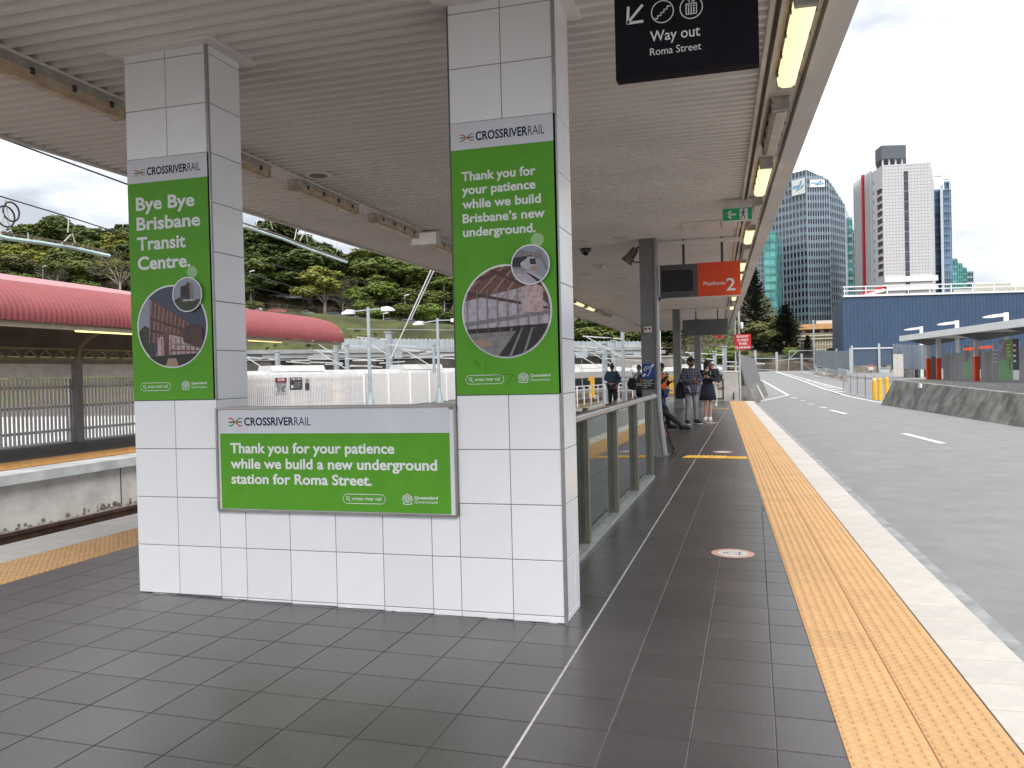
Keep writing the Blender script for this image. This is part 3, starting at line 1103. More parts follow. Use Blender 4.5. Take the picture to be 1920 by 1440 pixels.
ORD = ['first', 'second', 'third', 'fourth', 'fifth', 'sixth', 'seventh', 'eighth', 'ninth', 'tenth', 'eleventh', 'twelfth', 'thirteenth', 'fourteenth', 'fifteenth']
pat = ['on', 'off', 'on', 'off', 'on', 'off', 'on', 'on', 'on', 'on', 'on', 'off', 'on']
for k in range(13):
    y = 1.22 + 2.02 * k
    st = {'on': 'lit yellowish', 'off': 'unlit'}[pat[k]]
    put_light(pat[k], cxr(y) - 0.325, y, 3.598, 0.0402, '%s fluorescent batten at the canopy edge over the busway, %s from the camera' % (st, ORD[k]), 'batten lights along the busway edge')
y = 0.02
for k in range(14):
    y = 0.05 + 2.06 * k
    kind = 'tan' if k not in (9, 10, 11) else 'on'
    put_light(kind, -3.63 - 0.022 * y, y, 3.564, 0.022, 'tan dusty batten in the row above the track side, %s from the camera' % ORD[k] if kind == 'tan' else 'lit batten in the row above the track side, %s from the camera' % ORD[k], 'batten lights along the track side')

t = thing('ceiling_vent', 'round white vent ring in the soffit between the two pillars', 'vent', (-3.387, 3.40, 3.585))
m_ = MB()
m_.lathe([(0.10, -0.012), (0.14, -0.012), (0.145, 0.0)], (-3.387, 3.40, 3.583), 28)
m_.build('rim', WHITE, t, recalc=True)
m_ = MB()
m_.lathe([(0.10, -0.014), (0.10, -0.013)], (-3.387, 3.40, 3.583), 28)
m_.build('grille', M('grille', (0.18, 0.17, 0.17), 0.6, var=0.5, scale=60), t)
t = thing('emergency_light', 'square pale light box fixed below the battens beside the right pillar', 'light', (-3.66, 7.05, 3.56))
m_ = MB()
a, b = at(770, 432, Y=7.05), at(820, 458, Y=7.05)
m_.box(a.x, b.x, 7.05, 7.20, b.z, 3.56)
m_.build('box', M('box_cream', (0.62, 0.60, 0.56), 0.5), t)
m_ = MB()
m_.box(a.x + 0.015, b.x - 0.015, 7.04, 7.049, b.z + 0.015, 3.545)
m_.build('diffuser', M('opal', (0.72, 0.72, 0.66), 0.4, emit=(1, 1, 0.9), es=0.05), t)
# dome camera, small boxes and stains under the soffit
t = thing('dome_camera', 'black dome security camera under the soffit left of the column', 'camera', (-1.743, 9.86, 3.58))
m_ = MB()
m_.box(-1.743 - .22, -1.743 + .22, 9.7, 10.02, 3.568, 3.584)
m_.build('base_plate', SOFFIT, t)
m_ = MB()
m_.lathe([(0.02, -0.125), (0.075, -0.10), (0.10, -0.05), (0.105, 0)], (-1.743, 9.86, 3.567), 16)
m_.build('dome', M('dome_black', (0.012, 0.012, 0.014), 0.12, coat=1), t, smooth=True, recalc=True)
for i, (u, v, lab) in enumerate(((1125, 497, 'pale junction box under the soffit below the dome camera'), (1165, 522, 'small flat plate under the soffit left of the column'), (1095, 515, 'small flat plate under the soffit near the right pillar'), (1160, 555, 'farther small flat plate under the soffit left of the column'), (1165, 445, 'stained plate under the soffit above the loudspeaker'), (1088, 453, 'pale plate under the soffit at the edge of the right pillar'))):
    p = at(u, v, Z=3.58)
    t = thing('junction_box', lab, 'fitting', p, 'soffit fittings')
    s = p.y + 4.6
    m_ = MB()
    m_.box(p.x - 0.0075 * s, p.x + 0.0075 * s, p.y - 0.12, p.y + 0.12, 3.572, 3.584)
    m_.build('plate', M('plate', (0.66, 0.64, 0.6), 0.5), t)
    if i == 0:
        m_ = MB()
        m_.prism([(p.x - 0.09, 3.5715), (p.x - 0.075, 3.50), (p.x + 0.075, 3.50), (p.x + 0.09, 3.5715)], 'y', p.y - 0.1, p.y + 0.1)
        m_.build('box', M('plate'  , (0.6, 0.6, 0.6)), t, recalc=True)

# ------------------------------------------------------------------ columns


def column(cx, cyy, label, base):
    t_ = thing('column', label, 'column', (cx, cyy, fz(cx)), 'grey steel canopy columns')
    z0 = fz(cx) - 0.005
    hw, dp = 0.122, 0.16
    m_ = MB()
    m_.prism([(cx - hw, z0), (cx + hw + 0.09, z0), (cx + hw + 0.02, z0 + 0.62), (cx + hw, z0 + 0.95), (cx + hw, 3.585), (cx - hw, 3.585)], 'y', cyy - dp, cyy + dp)
    m_.build('shaft', GREYP, t_, recalc=True)
    m_ = MB()
    m_.prism([(cx + hw + 0.0905, z0), (cx + hw + 0.122, z0), (cx + hw + 0.055, z0 + 0.62), (cx + hw + 0.032, z0 + 0.95), (cx + hw + 0.032, 3.58), (cx + hw + 0.0015, 3.58), (cx + hw + 0.0015, z0 + 0.95), (cx + hw + 0.022, z0 + 0.62)], 'y', cyy - dp - 0.02, cyy + dp + 0.02)
    m_.build('flange', M('flange_grey', (0.30, 0.31, 0.32), 0.5, 0.2), t_, recalc=True)
    m_ = MB()
    m_.box(cx - hw - 0.03, cx + hw + 0.15, cyy - dp - 0.04, cyy + dp + 0.04, z0 - 0.004, z0 + 0.02)
    m_.build('base_plate', GREYP, t_)
    return t_


COLX, COLY = -0.61, 9.45
col1 = column(COLX, COLY, 'grey steel column nearest the camera, carrying the blue hearing loop sign', None)
column(-1.62, 26.4, 'second grey steel column, behind the person in the orange vest', None)
column(-1.30, 33.0, 'thin looking third grey steel column behind the man with folded arms', None)
p = at(1215, 618, Y=COLY - 0.17)
t = thing('socket_box', 'small cream box with two dark sockets high on the nearest column', 'box', p)
m_ = MB()
m_.box(p.x - 0.062, p.x + 0.062, p.y - 0.05, p.y - 0.0005, p.z - 0.05, p.z + 0.05)
m_.build('case', M('cream_box', (0.62, 0.58, 0.48), 0.5), t)
for s in (-1, 1):
    m_ = MB()
    m_.cyl((p.x + s * 0.03, p.y - 0.0505, p.z + 0.012), (p.x + s * 0.03, p.y - 0.058, p.z + 0.012), 0.017, None, 12)
    m_.build('socket', BLACK, t)
# hearing loop sign
yS = COLY - 0.165
a, b = at(1204, 682, Y=yS), at(1228, 730, Y=yS)
mid = at(1215, 709, Y=yS).z
t = thing('hearing_sign', 'blue and black hearing loop sign on the nearest column', 'sign', ((a.x + b.x) / 2, yS, b.z))
m_ = MB()
m_.box(a.x, b.x, yS - 0.006, yS - 0.001, mid, a.z)
m_.build('blue_panel', M('sign_blue', (0.008, 0.06, 0.28), 0.4), t)
m_ = MB()
m_.box(a.x, b.x, yS - 0.006, yS - 0.001, b.z, mid - 0.0005)
m_.build('black_panel', BLACK, t)
m_ = MB()
w_ = b.x - a.x
cx, cz = a.x + w_ * 0.48, (a.z + mid) / 2 + 0.005
s = w_ / 2
yy = yS - 0.007
stroke(m_, [(cx - s * .62, cz - s * .1), (cx - s * .6, cz + s * .3), (cx - s * .3, cz + s * .62), (cx + s * .1, cz + s * .66), (cx + s * .42, cz + s * .4), (cx + s * .45, cz + s * .0), (cx + s * .2, cz - s * .35), (cx + s * .08, cz - s * .7), (cx - s * .2, cz - s * .85)], s * .13, yy)
stroke(m_, [(cx - s * .3, cz + s * .0), (cx - s * .25, cz + s * .25), (cx + s * .0, cz + s * .36), (cx + s * .18, cz + s * .15)], s * .10, yy)
stroke(m_, [(cx + s * .55, cz + s * .62), (cx + s * .85, cz + s * .95)], s * .32, yy)
stroke(m_, [(cx - s * .85, cz - s * .9), (cx - s * .5, cz - s * .6)], s * .32, yy)
m_.build('ear_symbol', PRINT_W, t)
lh = (mid - b.z) / 6.2
for i, sx in enumerate(('Use T switch', 'on hearing', 'aid in event of', 'emergency', 'only')):
    ww = {0: .8, 1: .66, 2: .86, 3: .66, 4: .26}[i]
    text(sx, PRINT_W, t, a.x + w_ * .08, a.x + w_ * (.08 + ww), mid - lh * (i + 1.25), lh * .55, yy, 0.02)
# horn loudspeaker on the column
t = thing('horn_speaker', 'brown horn loudspeaker on a bracket at the head of the nearest column', 'loudspeaker', (COLX - 0.14, COLY, 3.4))
m_ = MB()
pa, pb = at(1192, 466, Y=COLY - 0.05), at(1174, 492, Y=COLY - 0.05)
m_.cyl(pa, pa + (pb - pa) * 0.55, 0.06, 0.075, 12)
m_.cyl(pa + (pb - pa) * 0.55, pb, 0.075, 0.105, 12)
m_.build('horn', M('horn_brown', (0.14, 0.11, 0.09), 0.6), t)
m_ = MB()
m_.bar(pa, (COLX - 0.135, COLY - 0.05, pa.z + 0.02), 0.03, 0.03)
q = at(1190, 492, Y=COLY - 0.05)
m_.tube([pa + (pb - pa) * 0.6, q, (COLX - 0.135, COLY - 0.05, q.z)], 0.012)
m_.build('bracket', DGREY, t)

# ------------------------------------------------------------------ hanging signs
# way out sign
yW = -0.3
a, b = at(1155, 150, Y=yW), at(1424, 118, Y=yW)
zb = (a.z + b.z) / 2
t = thing('way_out_sign', 'black hanging way out sign for Roma Street', 'sign', ((a.x + b.x) / 2, yW, zb))
m_ = MB()
m_.box(a.x, b.x, yW, yW + 0.08, zb, zb + 0.50)
m_.build('panel', M('sign_black', (0.011, 0.009, 0.014), 0.7, var=0.1, spec=0.12), t)
for xx in (a.x + 0.12, b.x - 0.12):
    m_ = MB()
    m_.cyl((xx, yW + 0.04, zb + 0.50), (xx, yW + 0.04, 3.59), 0.014)
    m_.build('hanger', DGREY, t)
yy = yW - 0.0015


def W2(u, v):
    p_ = at(u, v, Y=yW)
    return (p_.x, p_.z)


x0, z0 = W2(1219, 78)
x1, _ = W2(1313, 70)
text('Way out', PRINT_W, t, x0, x1, z0 - 0.003, 0.054, yy, 0.008)
x0, z0 = W2(1219, 104)
x1, _ = W2(1315, 95)
text('Roma Street', PRINT_W, t, x0, x1, z0 - 0.002, 0.037, yy, 0.0)
m_ = MB()
stroke(m_, [W2(1204, 10), W2(1178, 42)], 0.014, yy)
stroke(m_, [W2(1178, 14), W2(1177, 44), W2(1205, 40)], 0.014, yy)
m_.build('arrow', PRINT_W, t)
for (u, v, nm) in ((1242, 22, 'stairs_symbol'), (1296, 14, 'lift_symbol')):
    m_ = MB()
    cx, cz = W2(u, v)
    ring(m_, cx, cz, 0.058, 0.005, yy, 36)
    if nm == 'stairs_symbol':
        pts = []
        for k in range(5):
            pts += [(cx - .04 + .016 * k, cz - .032 + .014 * k), (cx - .024 + .016 * k, cz - .032 + .014 * k)]
        stroke(m_, pts, 0.006, yy)
    else:
        sq = [(cx - .026, cz - .032), (cx + .026, cz - .032), (cx + .026, cz + .02), (cx - .026, cz + .02)]
        stroke(m_, sq + [sq[0]], 0.005, yy)
        for dx in (-.013, .0, .013):
            stroke(m_, [(cx + dx, cz - .026), (cx + dx, cz + .0)], 0.006, yy)
            flat(m_, ngon(cx + dx, cz + .009, .0045, 10), yy)
        for dx, s in ((-.010, 1), (.010, -1)):
            stroke(m_, [(cx + dx, cz + .027), (cx + dx, cz + .045)], 0.004, yy)
            stroke(m_, [(cx + dx - .007, cz + .036 + s * .003), (cx + dx, cz + .036 + s * .009), (cx + dx + .007, cz + .036 + s * .003)], 0.004, yy)
    m_.build(nm, PRINT_W, t)
# exit sign
yE = 6.5
a, b = at(1355, 415, Y=yE), at(1410, 390, Y=yE)
zb, ztp = a.z, b.z + 0.012
t = thing('exit_sign', 'green running man exit sign with arrow near the canopy edge', 'sign', ((a.x + b.x) / 2, yE, zb))
m_ = MB()
m_.box(a.x, b.x, yE, yE + 0.05, zb, ztp)
m_.build('panel', M('exit_green', (0.008, 0.16, 0.055), 0.4, emit=(0.02, 0.4, 0.15), es=0.06), t)
m_ = MB()
m_.box(a.x - 0.006, b.x + 0.006, yE - 0.01, yE + 0.06, ztp + 0.0005, 3.572)
m_.build('mount', M('mount_cream', (0.6, 0.58, 0.54), 0.5), t)
m_ = MB()
for bb in ((a.x - .006, a.x, zb - .006, ztp), (b.x, b.x + .006, zb - .006, ztp), (a.x, b.x, zb - .006, zb)):
    m_.box(bb[0], bb[1], yE - 0.006, yE + 0.055, bb[2], bb[3])
m_.build('frame', WHITE, t)
yy = yE - 0.0015
w_, h_ = b.x - a.x, ztp - zb
m_ = MB()
flat(m_, [(a.x + w_ * .58, zb + h_ * .04), (a.x + w_ * .85, zb + h_ * .04), (a.x + w_ * .85, zb + h_ * .94), (a.x + w_ * .58, zb + h_ * .94)], yy)
ax, az = a.x + w_ * .28, zb + h_ * .5
stroke(m_, [(ax + .06, az), (ax - .05, az)], .022, yy)
stroke(m_, [(ax, az + .045), (ax - .05, az), (ax, az - .045)], .022, yy)
m_.build('arrow_and_door', PRINT_W, t)
m_ = MB()
mx_, mz = a.x + w_ * .71, zb + h_ * .5
yy -= 0.001
flat(m_, ngon(mx_ + .005, mz + .052, .012, 12), yy)
stroke(m_, [(mx_, mz + .035), (mx_ - .008, mz - .01)], .020, yy)
stroke(m_, [(mx_ - .035, mz + .015), (mx_ - .012, mz + .032), (mx_ + .02, mz + .015), (mx_ + .032, mz + .022)], .009, yy)
stroke(m_, [(mx_ - .008, mz - .01), (mx_ - .02, mz - .035), (mx_ - .04, mz - .055)], .012, yy)
stroke(m_, [(mx_ - .006, mz - .012), (mx_ + .018, mz - .03), (mx_ + .014, mz - .06)], .012, yy)
m_.build('running_figure', M('exit_figure', (0.008, 0.14, 0.05), 0.4), t)
# platform sign with its screen
yP = 9.6


def plat_sign(x0, x1, zb, ztp, y, label, front, xsplit=None):
    t_ = thing('platform_sign', label, 'sign', ((x0 + x1) / 2, y, zb), 'hanging platform signs')
    xs_ = xsplit if front else x1
    m_ = MB()
    m_.box(x0, xs_ - (0.001 if front else 0), y, y + 0.12, zb, ztp)
    m_.build('screen_case', M('case_grey', (0.075, 0.08, 0.085), 0.5), t_)
    for k in (0.3, 0.78):
        xx = x0 + (x1 - x0) * k
        m_ = MB()
        m_.box(xx - 0.02, xx + 0.02, y + 0.04, y + 0.08, ztp, 3.59)
        m_.build('hanger', DGREY, t_)
    m_ = MB()
    m_.box(x0, x1, y + 0.02, y + 0.10, 3.50, 3.56)
    m_.build('hanger_beam', SOFFIT, t_)
    if front:
        m_ = MB()
        m_.box(xs_, x1, y - 0.004, y + 0.12, zb - 0.004, ztp + 0.004)
        m_.build('orange_panel', ORANGE, t_)
        m_ = MB()
        m_.box(x0 + 0.03, xs_ - 0.08, y - 0.008, y - 0.0005, zb + 0.10, ztp - 0.10)
        m_.build('screen', M('screen_black', (0.006, 0.006, 0.008), 0.25), t_)
        m_ = MB()
        m_.box(x0 + 0.1, x1, y - 0.002, y + 0.12, zb - 0.02, zb - 0.0045)
        m_.build('lower_trim', FASCIA, t_)
        yy_ = y - 0.0055
        a_, b_ = at(1319, 536, Y=y), at(1360, 532, Y=y)
        text('Platform', PRINT_W, t_, a_.x, b_.x, a_.z + 0.004, 0.062, yy_, 0.01)
        a_, b_ = at(1362, 545, Y=y), at(1379, 545, Y=y)
        text('2', PRINT_W, t_, a_.x, b_.x, a_.z, 0.205, yy_, 0.012)
    return t_


a, b = at(1228, 557, Y=yP), at(1389, 552, Y=yP)
plat_sign(COLX + 0.18, b.x, b.z, at(1389, 489, Y=yP).z, yP, 'hanging sign with dark screen and orange Platform 2 panel', True, at(1308, 520, Y=yP).x)
a, b = at(1280, 628, Y=26.1), at(1365, 627, Y=26.1)
plat_sign(a.x, b.x, b.z, 3.17, 26.1, 'plain grey hanging sign box farther down the platform', False)
p = at(1234, 560, Y=yP)
t = thing('dome_camera', 'tiny black camera below the left end of the platform sign', 'camera', p)
m_ = MB()
m_.lathe([(0.012, -0.05), (0.04, -0.03), (0.05, 0.0), (0.05, 0.02)], p, 12)
m_.build('dome', BLACK, t, smooth=True, recalc=True)
# far small orange sign
yF = 33.0
a, b = at(1338, 635, Y=yF), at(1358, 628, Y=yF)
t = thing('direction_sign', 'small orange sign with white arrow hanging far down the platform', 'sign', ((a.x + b.x) / 2, yF, a.z))
m_ = MB()
m_.box(a.x, b.x, yF, yF + 0.06, a.z, b.z)
m_.build('panel', ORANGE, t)
m_ = MB()
cx, cz = a.x + (b.x - a.x) * .8, (a.z + b.z) / 2
stroke(m_, [(cx, cz + .05), (cx, cz - .05)], .02, yF - .002)
stroke(m_, [(cx - .04, cz - .01), (cx, cz - .05), (cx + .04, cz - .01)], .02, yF - .002)
stroke(m_, [(a.x + .04, cz + .02), (a.x + .2, cz + .02)], .02, yF - .002)
stroke(m_, [(a.x + .04, cz - .03), (a.x + .16, cz - .03)], .02, yF - .002)
m_.build('print', PRINT_W, t)
m_ = MB()
m_.box(cx - .1, cx - .07, yF + .01, yF + .04, b.z, 3.585)
m_.build('hanger', DGREY, t)

# ------------------------------------------------------------------ glass balustrade beside the right pillar
bal = thing('glass_balustrade', 'glass balustrade with steel handrail running from the tiled pillar to the column', 'balustrade', (-0.3, 4.0, fz(-0.3)))
ys = [0.62, 2.09, 3.60, 5.10, 6.62]
bx = -0.315
zf = fz(bx)
for y in ys[1:]:
    m_ = MB()
    m_.box(bx - 0.05, bx + 0.012, y - 0.035, y + 0.035, zf, 1.075)
    m_.box(bx + 0.016, bx + 0.055, y - 0.035, y + 0.035, zf, 1.105)
    m_.build('post', POSTG, bal)
for a, b in zip([0.37] + ys[1:-1], ys[1:]):
    m_ = MB()
    m_.box(bx - 0.006, bx + 0.006, a + 0.042, b - 0.042, zf + 0.06, 1.0)
    m_.build('glass_pane', GLASS, bal)
m_ = MB()
m_.cyl((bx + 0.06, 0.38, 1.045), (bx + 0.06, 6.85, 1.045), 0.034, None, 16)
m_.build('handrail', RAILM, bal, smooth=False)
m_ = MB()
m_.box(bx - 0.03, bx + 0.075, 0.38, 6.6, zf - 0.004, zf + 0.03)
m_.build('base_channel', M('channel_alu', (0.45, 0.47, 0.46), 0.4, 0.5), bal)

# ------------------------------------------------------------------ far-field helpers


def far(u, v, d):
    """the point shown at pixel (u, v) at d metres in front of the lens"""
    return CAM + (FWD + RGT * ((u - 960) / FPX) - UPV * ((v - 720) / FPX)) * d


def rz(y):
    """level of the busway: flat, then a gentle climb"""
    return -0.30 if y < 48 else -0.30 + 0.0165 * (min(y, 114) - 48)


def rd(u, v, dz=0.0):
    p_ = at(u, v, Z=-0.3 + dz)
    if p_.y <= 48 and p_.y > CAM.y:
        return p_
    lo, hi = 48.0, 114.0
    for _ in range(40):
        mid_y = (lo + hi) / 2
        if at(u, v, Y=mid_y).z - dz > rz(mid_y):
            lo = mid_y
        else:
            hi = mid_y
    return at(u, v, Y=lo)


# ------------------------------------------------------------------ ground, busway and markings
GRASS = M('dry_grass', (0.10, 0.10, 0.035), 0.95, var=0.35, scale=0.25, bump=0.4, bscale=2, col2=(0.16, 0.14, 0.06))
GRASSG = M('green_grass', (0.07, 0.11, 0.02), 0.95, var=0.3, scale=0.2)
BALLAST = M('ballast', (0.13, 0.115, 0.10), 0.95, var=0.4, scale=9, bump=0.6, bscale=16)
EARTH = M('earth', (0.19, 0.14, 0.10), 0.95, var=0.45, scale=0.35, bump=0.5, bscale=2)
m_ = MB()
m_.box(-900, 900, -300, 1600, -6.2, -6.0)
struct(m_.build('ground', EARTH), 'wide bare ground reaching to the horizon')
m_ = MB()
yy_ = [-60, -7, 0, 10, 20, 33.2, 36, 42, 48] + [48 + 6 * k for k in range(1, 12)]
def rxl(y):
    return xedge(2.37, y) if y < 33.2 else 0.6
for a, b in zip(yy_[:-1], yy_[1:]):
    m_.add([(rxl(a), a, rz(a)), (42, a, rz(a)), (42, b, rz(b)), (rxl(b), b, rz(b))], [(0, 1, 2, 3)])
m_.add([(0.6, 114, rz(114)), (42, 114, rz(114)), (42, 114, -6), (0.6, 114, -6)], [(3, 2, 1, 0)])
m_.add([(0.6, 33.2, -0.3), (0.6, 114, rz(114)), (0.6, 114, -6), (0.6, 33.2, -6)], [(0, 1, 2, 3)])
road = struct(m_.build('road', ASPH), 'wide grey asphalt busway beside the platform')


def paint(pts, wd, nm='road_line'):
    """a painted line through pixels of the photograph that lie on the busway"""
    P_ = [rd(u, v) for u, v in pts]
    m2 = MB()
    for a, b in zip(P_[:-1], P_[1:]):
        k = max(1, int((b - a).length / 6))
        for i in range(k):
            p_, q_ = a.lerp(b, i / k), a.lerp(b, (i + 1) / k)
            d = (q_ - p_)
            d.z = 0
            d.normalize()
            nn = Vector((-d.y, d.x, 0)) * wd / 2
            m2.add([(x_.x, x_.y, rz(x_.y) + 0.006) for x_ in (p_ - nn, q_ - nn, q_ + nn, p_ + nn)], [(0, 1, 2, 3)])
    return m2.build(nm, ROADW, road, recalc=True)


paint([(1404, 757), (1478, 741), (1441, 720), (1419, 709)], 0.16)
paint([(1484, 745.5), (1494, 747)], 0.16)
paint([(1500, 751), (1510, 752)], 0.16)
paint([(1515, 757), (1525, 758)], 0.16)
paint([(1537, 763), (1550, 765)], 0.16)
paint([(1557, 769), (1586, 776)], 0.17)
paint([(1695, 813), (1768, 832)], 0.17)
paint([(1454, 697), (1500, 712), (1545, 729), (1590, 743), (1640, 753), (1720, 764), (1800, 778), (1925, 801)], 0.17)
paint([(1456, 697), (1500, 708), (1540, 719), (1583, 730)], 0.15)
paint([(1506, 697), (1535, 706), (1572, 711), (1640, 716)], 0.15)
paint([(1419, 697.3), (1506, 696.5)], 0.5)
for k in range(6):
    u0 = 1512 + k * 11
    paint([(u0, 713.5 + k * 4), (u0 + 16, 715 + k * 4)], 0.3, 'hatch_bar')
# tyre-dark patch and pale cement streaks come from the asphalt material

# concrete barrier on the right of the busway
BARR = M('stained_concrete', (0.155, 0.148, 0.135), 0.95, var=0.45, scale=1.7, bump=0.4, bscale=20, col2=(0.31, 0.30, 0.28), detail=14)


def bxl(y):
    return 6.28 + 0.102 * (32.7 - y)


bar_ = thing('concrete_barrier', 'long stained sloping concrete barrier on the right side of the busway', 'barrier', (6.9, 25, -0.3))
seg = [33.4, 29.5, 26.0, 22.5, 19.0, 15.5, 12.0, 6.0]
for b, a in zip(seg[:-1], seg[1:]):
    m_ = MB()
    e = 0.012
    vs_ = []
    for y, lean in ((a + e, 0), (b - e, 0.0)):
        x, zt = bxl(y), 0.49 + (y - 19.5) * 0.0175
        tail = 0.55 if y > 33 else 0
        vs_ += [(x, y, -0.31), (x + 0.42, y - tail, zt), (x + 0.75, y - tail, zt), (x + 0.80, y, -0.31)]
    m_.add(vs_, [(0, 1, 5, 4), (1, 2, 6, 5), (2, 3, 7, 6), (3, 2, 1, 0), (4, 5, 6, 7)])
    m_.build('segment', BARR, bar_, recalc=True)
m_ = MB()
p = at(1731, 720, X=bxl(28.5) + 0.38)
m_.box(p.x - 0.16, p.x - 0.10, p.y - 0.35, p.y + 0.1, p.z - 0.14, p.z + 0.02)
m_.build('white_patch', WHITE, bar_)

# pedestrian fence and yellow bollards at the barrier's end
MESHM = M('mesh_grey', (0.30, 0.31, 0.33), 0.5, 0.3)
WEB = M('chain_mesh', (0.30, 0.32, 0.35), 0.6, alpha=0.16)
pf = thing('pedestrian_fence', 'low thin rail fence ending at the yellow bollards beside the busway', 'fence', rd(1600, 740))
ends = [rd(1582, 733), rd(1595, 737), rd(1608, 740), rd(1623, 744), rd(1640, 748)]
for p in ends:
    m_ = MB()
    m_.cyl((p.x, p.y, rz(p.y)), (p.x, p.y, rz(p.y) + 1.15), 0.035, None, 8)
    m_.build('post', MESHM, pf)
for a, b in zip(ends[:-1], ends[1:]):
    m_ = MB()
    m_.bar((a.x, a.y, rz(a.y) + 1.0), (b.x, b.y, rz(b.y) + 1.0), 0.04, 0.05)
    m_.build('rail', MESHM, pf)
    m_ = MB()
    m_.add([(a.x, a.y, rz(a.y) + 0.1), (b.x, b.y, rz(b.y) + 0.1), (b.x, b.y, rz(b.y) + 0.98), (a.x, a.y, rz(a.y) + 0.98)], [(0, 1, 2, 3)])
    m_.build('mesh_panel', WEB, pf)
BOL = M('bollard_yellow', (0.80, 0.46, 0.02), 0.5, var=0.06)
for i, (u, v, lab) in enumerate(((1640, 750, 'leftmost of the three yellow bollards by the fence end'), (1650.5, 751, 'middle yellow bollard of three by the fence end'), (1663, 748, 'paler yellow bollard closest to the concrete barrier'))):
    p = rd(u, v)
    t = thing('bollard', lab, 'bollard', (p.x, p.y, rz(p.y)), 'yellow bollards')
    m_ = MB()
    m_.lathe([(0.10, 0), (0.10, 0.98), (0.085, 1.04), (0.04, 1.07)], (p.x, p.y, rz(p.y)), 14)
    m_.build('post', BOL, t, smooth=False, recalc=True)
    m_ = MB()
    m_.lathe([(0.103, 0.94), (0.103, 1.0)], (p.x, p.y, rz(p.y)), 14)
    m_.build('band', WHITE if i == 0 else BOL, t, recalc=True)

# bus shelter across the busway
SD = Vector((-0.0975, 1, 0)).normalized()
SN = Vector((1, 0.0975, 0)).normalized()
S0 = Vector((14.6, 44.6, 0))


def sh(u, v, back=0.0):
    """pixel to the shelter's upright plane, set back from its front edge"""
    d = FWD + RGT * ((u - 960) / FPX) - UPV * ((v - 720) / FPX)
    t_ = (S0 + SN * back - CAM).dot(SN) / d.dot(SN)
    return CAM + d * t_


shel = thing('bus_shelter', 'long low bus shelter with white roof edge and orange-footed posts', 'shelter', (13, 55, 0.1))
LGREY = M('shelter_grey', (0.52, 0.52, 0.51), 0.5, 0.1, var=0.06)
PAN = M('shelter_panel', (0.30, 0.31, 0.33), 0.4, 0.2, var=0.06)
pA, pB = sh(1686, 640), sh(1925, 612)
A_ = Vector((pA.x, pA.y, 0))
B_ = S0 - SD * 22
def sbox(p0, p1, b0, b1, z0, z1, nm, mat, par=None):
    """box along the shelter between ground points p0, p1, from setback b0 to b1"""
    m2 = MB()
    q = [p0 + SN * b0, p1 + SN * b0, p1 + SN * b1, p0 + SN * b1]
    m2.add([(x_.x, x_.y, z0) for x_ in q] + [(x_.x, x_.y, z1) for x_ in q], [(0, 1, 2, 3), (4, 5, 6, 7), (0, 1, 5, 4), (1, 2, 6, 5), (2, 3, 7, 6), (3, 0, 4, 7)])
    return m2.build(nm, mat, par or shel, recalc=True)


zr_ = pA.z
sbox(A_, B_, 0, 0.25, zr_, zr_ + 0.42, 'roof_edge', M('roof_edge_white', (0.78, 0.78, 0.77), 0.5))
sbox(A_, B_, 0.252, 5.0, zr_ + 0.10, zr_ + 0.34, 'roof', LGREY)
sbox(A_, B_, 0.3, 4.5, -0.4, 0.12, 'floor', CONC)
for i, u in enumerate((1700, 1790, 1885, 2040)):
    p = sh(u, 650, 0.3)
    g_ = Vector((p.x, p.y, 0)) - SN * 0.3
    m_ = MB()
    q0, q1, q2 = g_ + SN * 0.1, g_ + SN * 1.9, g_ + SN * 4.6
    for s in (0.09,):
        vs_ = []
        for dd in (-s, s):
            e = SD * dd
            vs_ += [(q0.x + e.x, q0.y + e.y, zr_ + 0.098), (q1.x + e.x, q1.y + e.y, zr_ - 0.42), (q2.x + e.x, q2.y + e.y, zr_ - 0.02), (q2.x + e.x, q2.y + e.y, zr_ + 0.098)]
        m_.add(vs_, [(0, 1, 2, 3), (7, 6, 5, 4), (0, 4, 5, 1), (1, 5, 6, 2), (2, 6, 7, 3), (3, 7, 4, 0)])
    m_.build('roof_beam', M('beam_grey', (0.16, 0.165, 0.17), 0.5), shel, recalc=True)
for u in (1741, 1760, 1831, 1965):
    p = sh(u, 690, 1.9)
    g_ = Vector((p.x, p.y, 0)) - SN * 1.9
    hw = 0.16
    sbox(g_ - SD * hw, g_ + SD * hw, 1.76, 2.04, 1.75, zr_ + 0.098, 'post', LGREY)
    sbox(g_ - SD * hw, g_ + SD * hw, 1.755, 2.045, 0.121, 1.749, 'orange_foot', M('foot_orange', (0.70, 0.055, 0.006), 0.5))
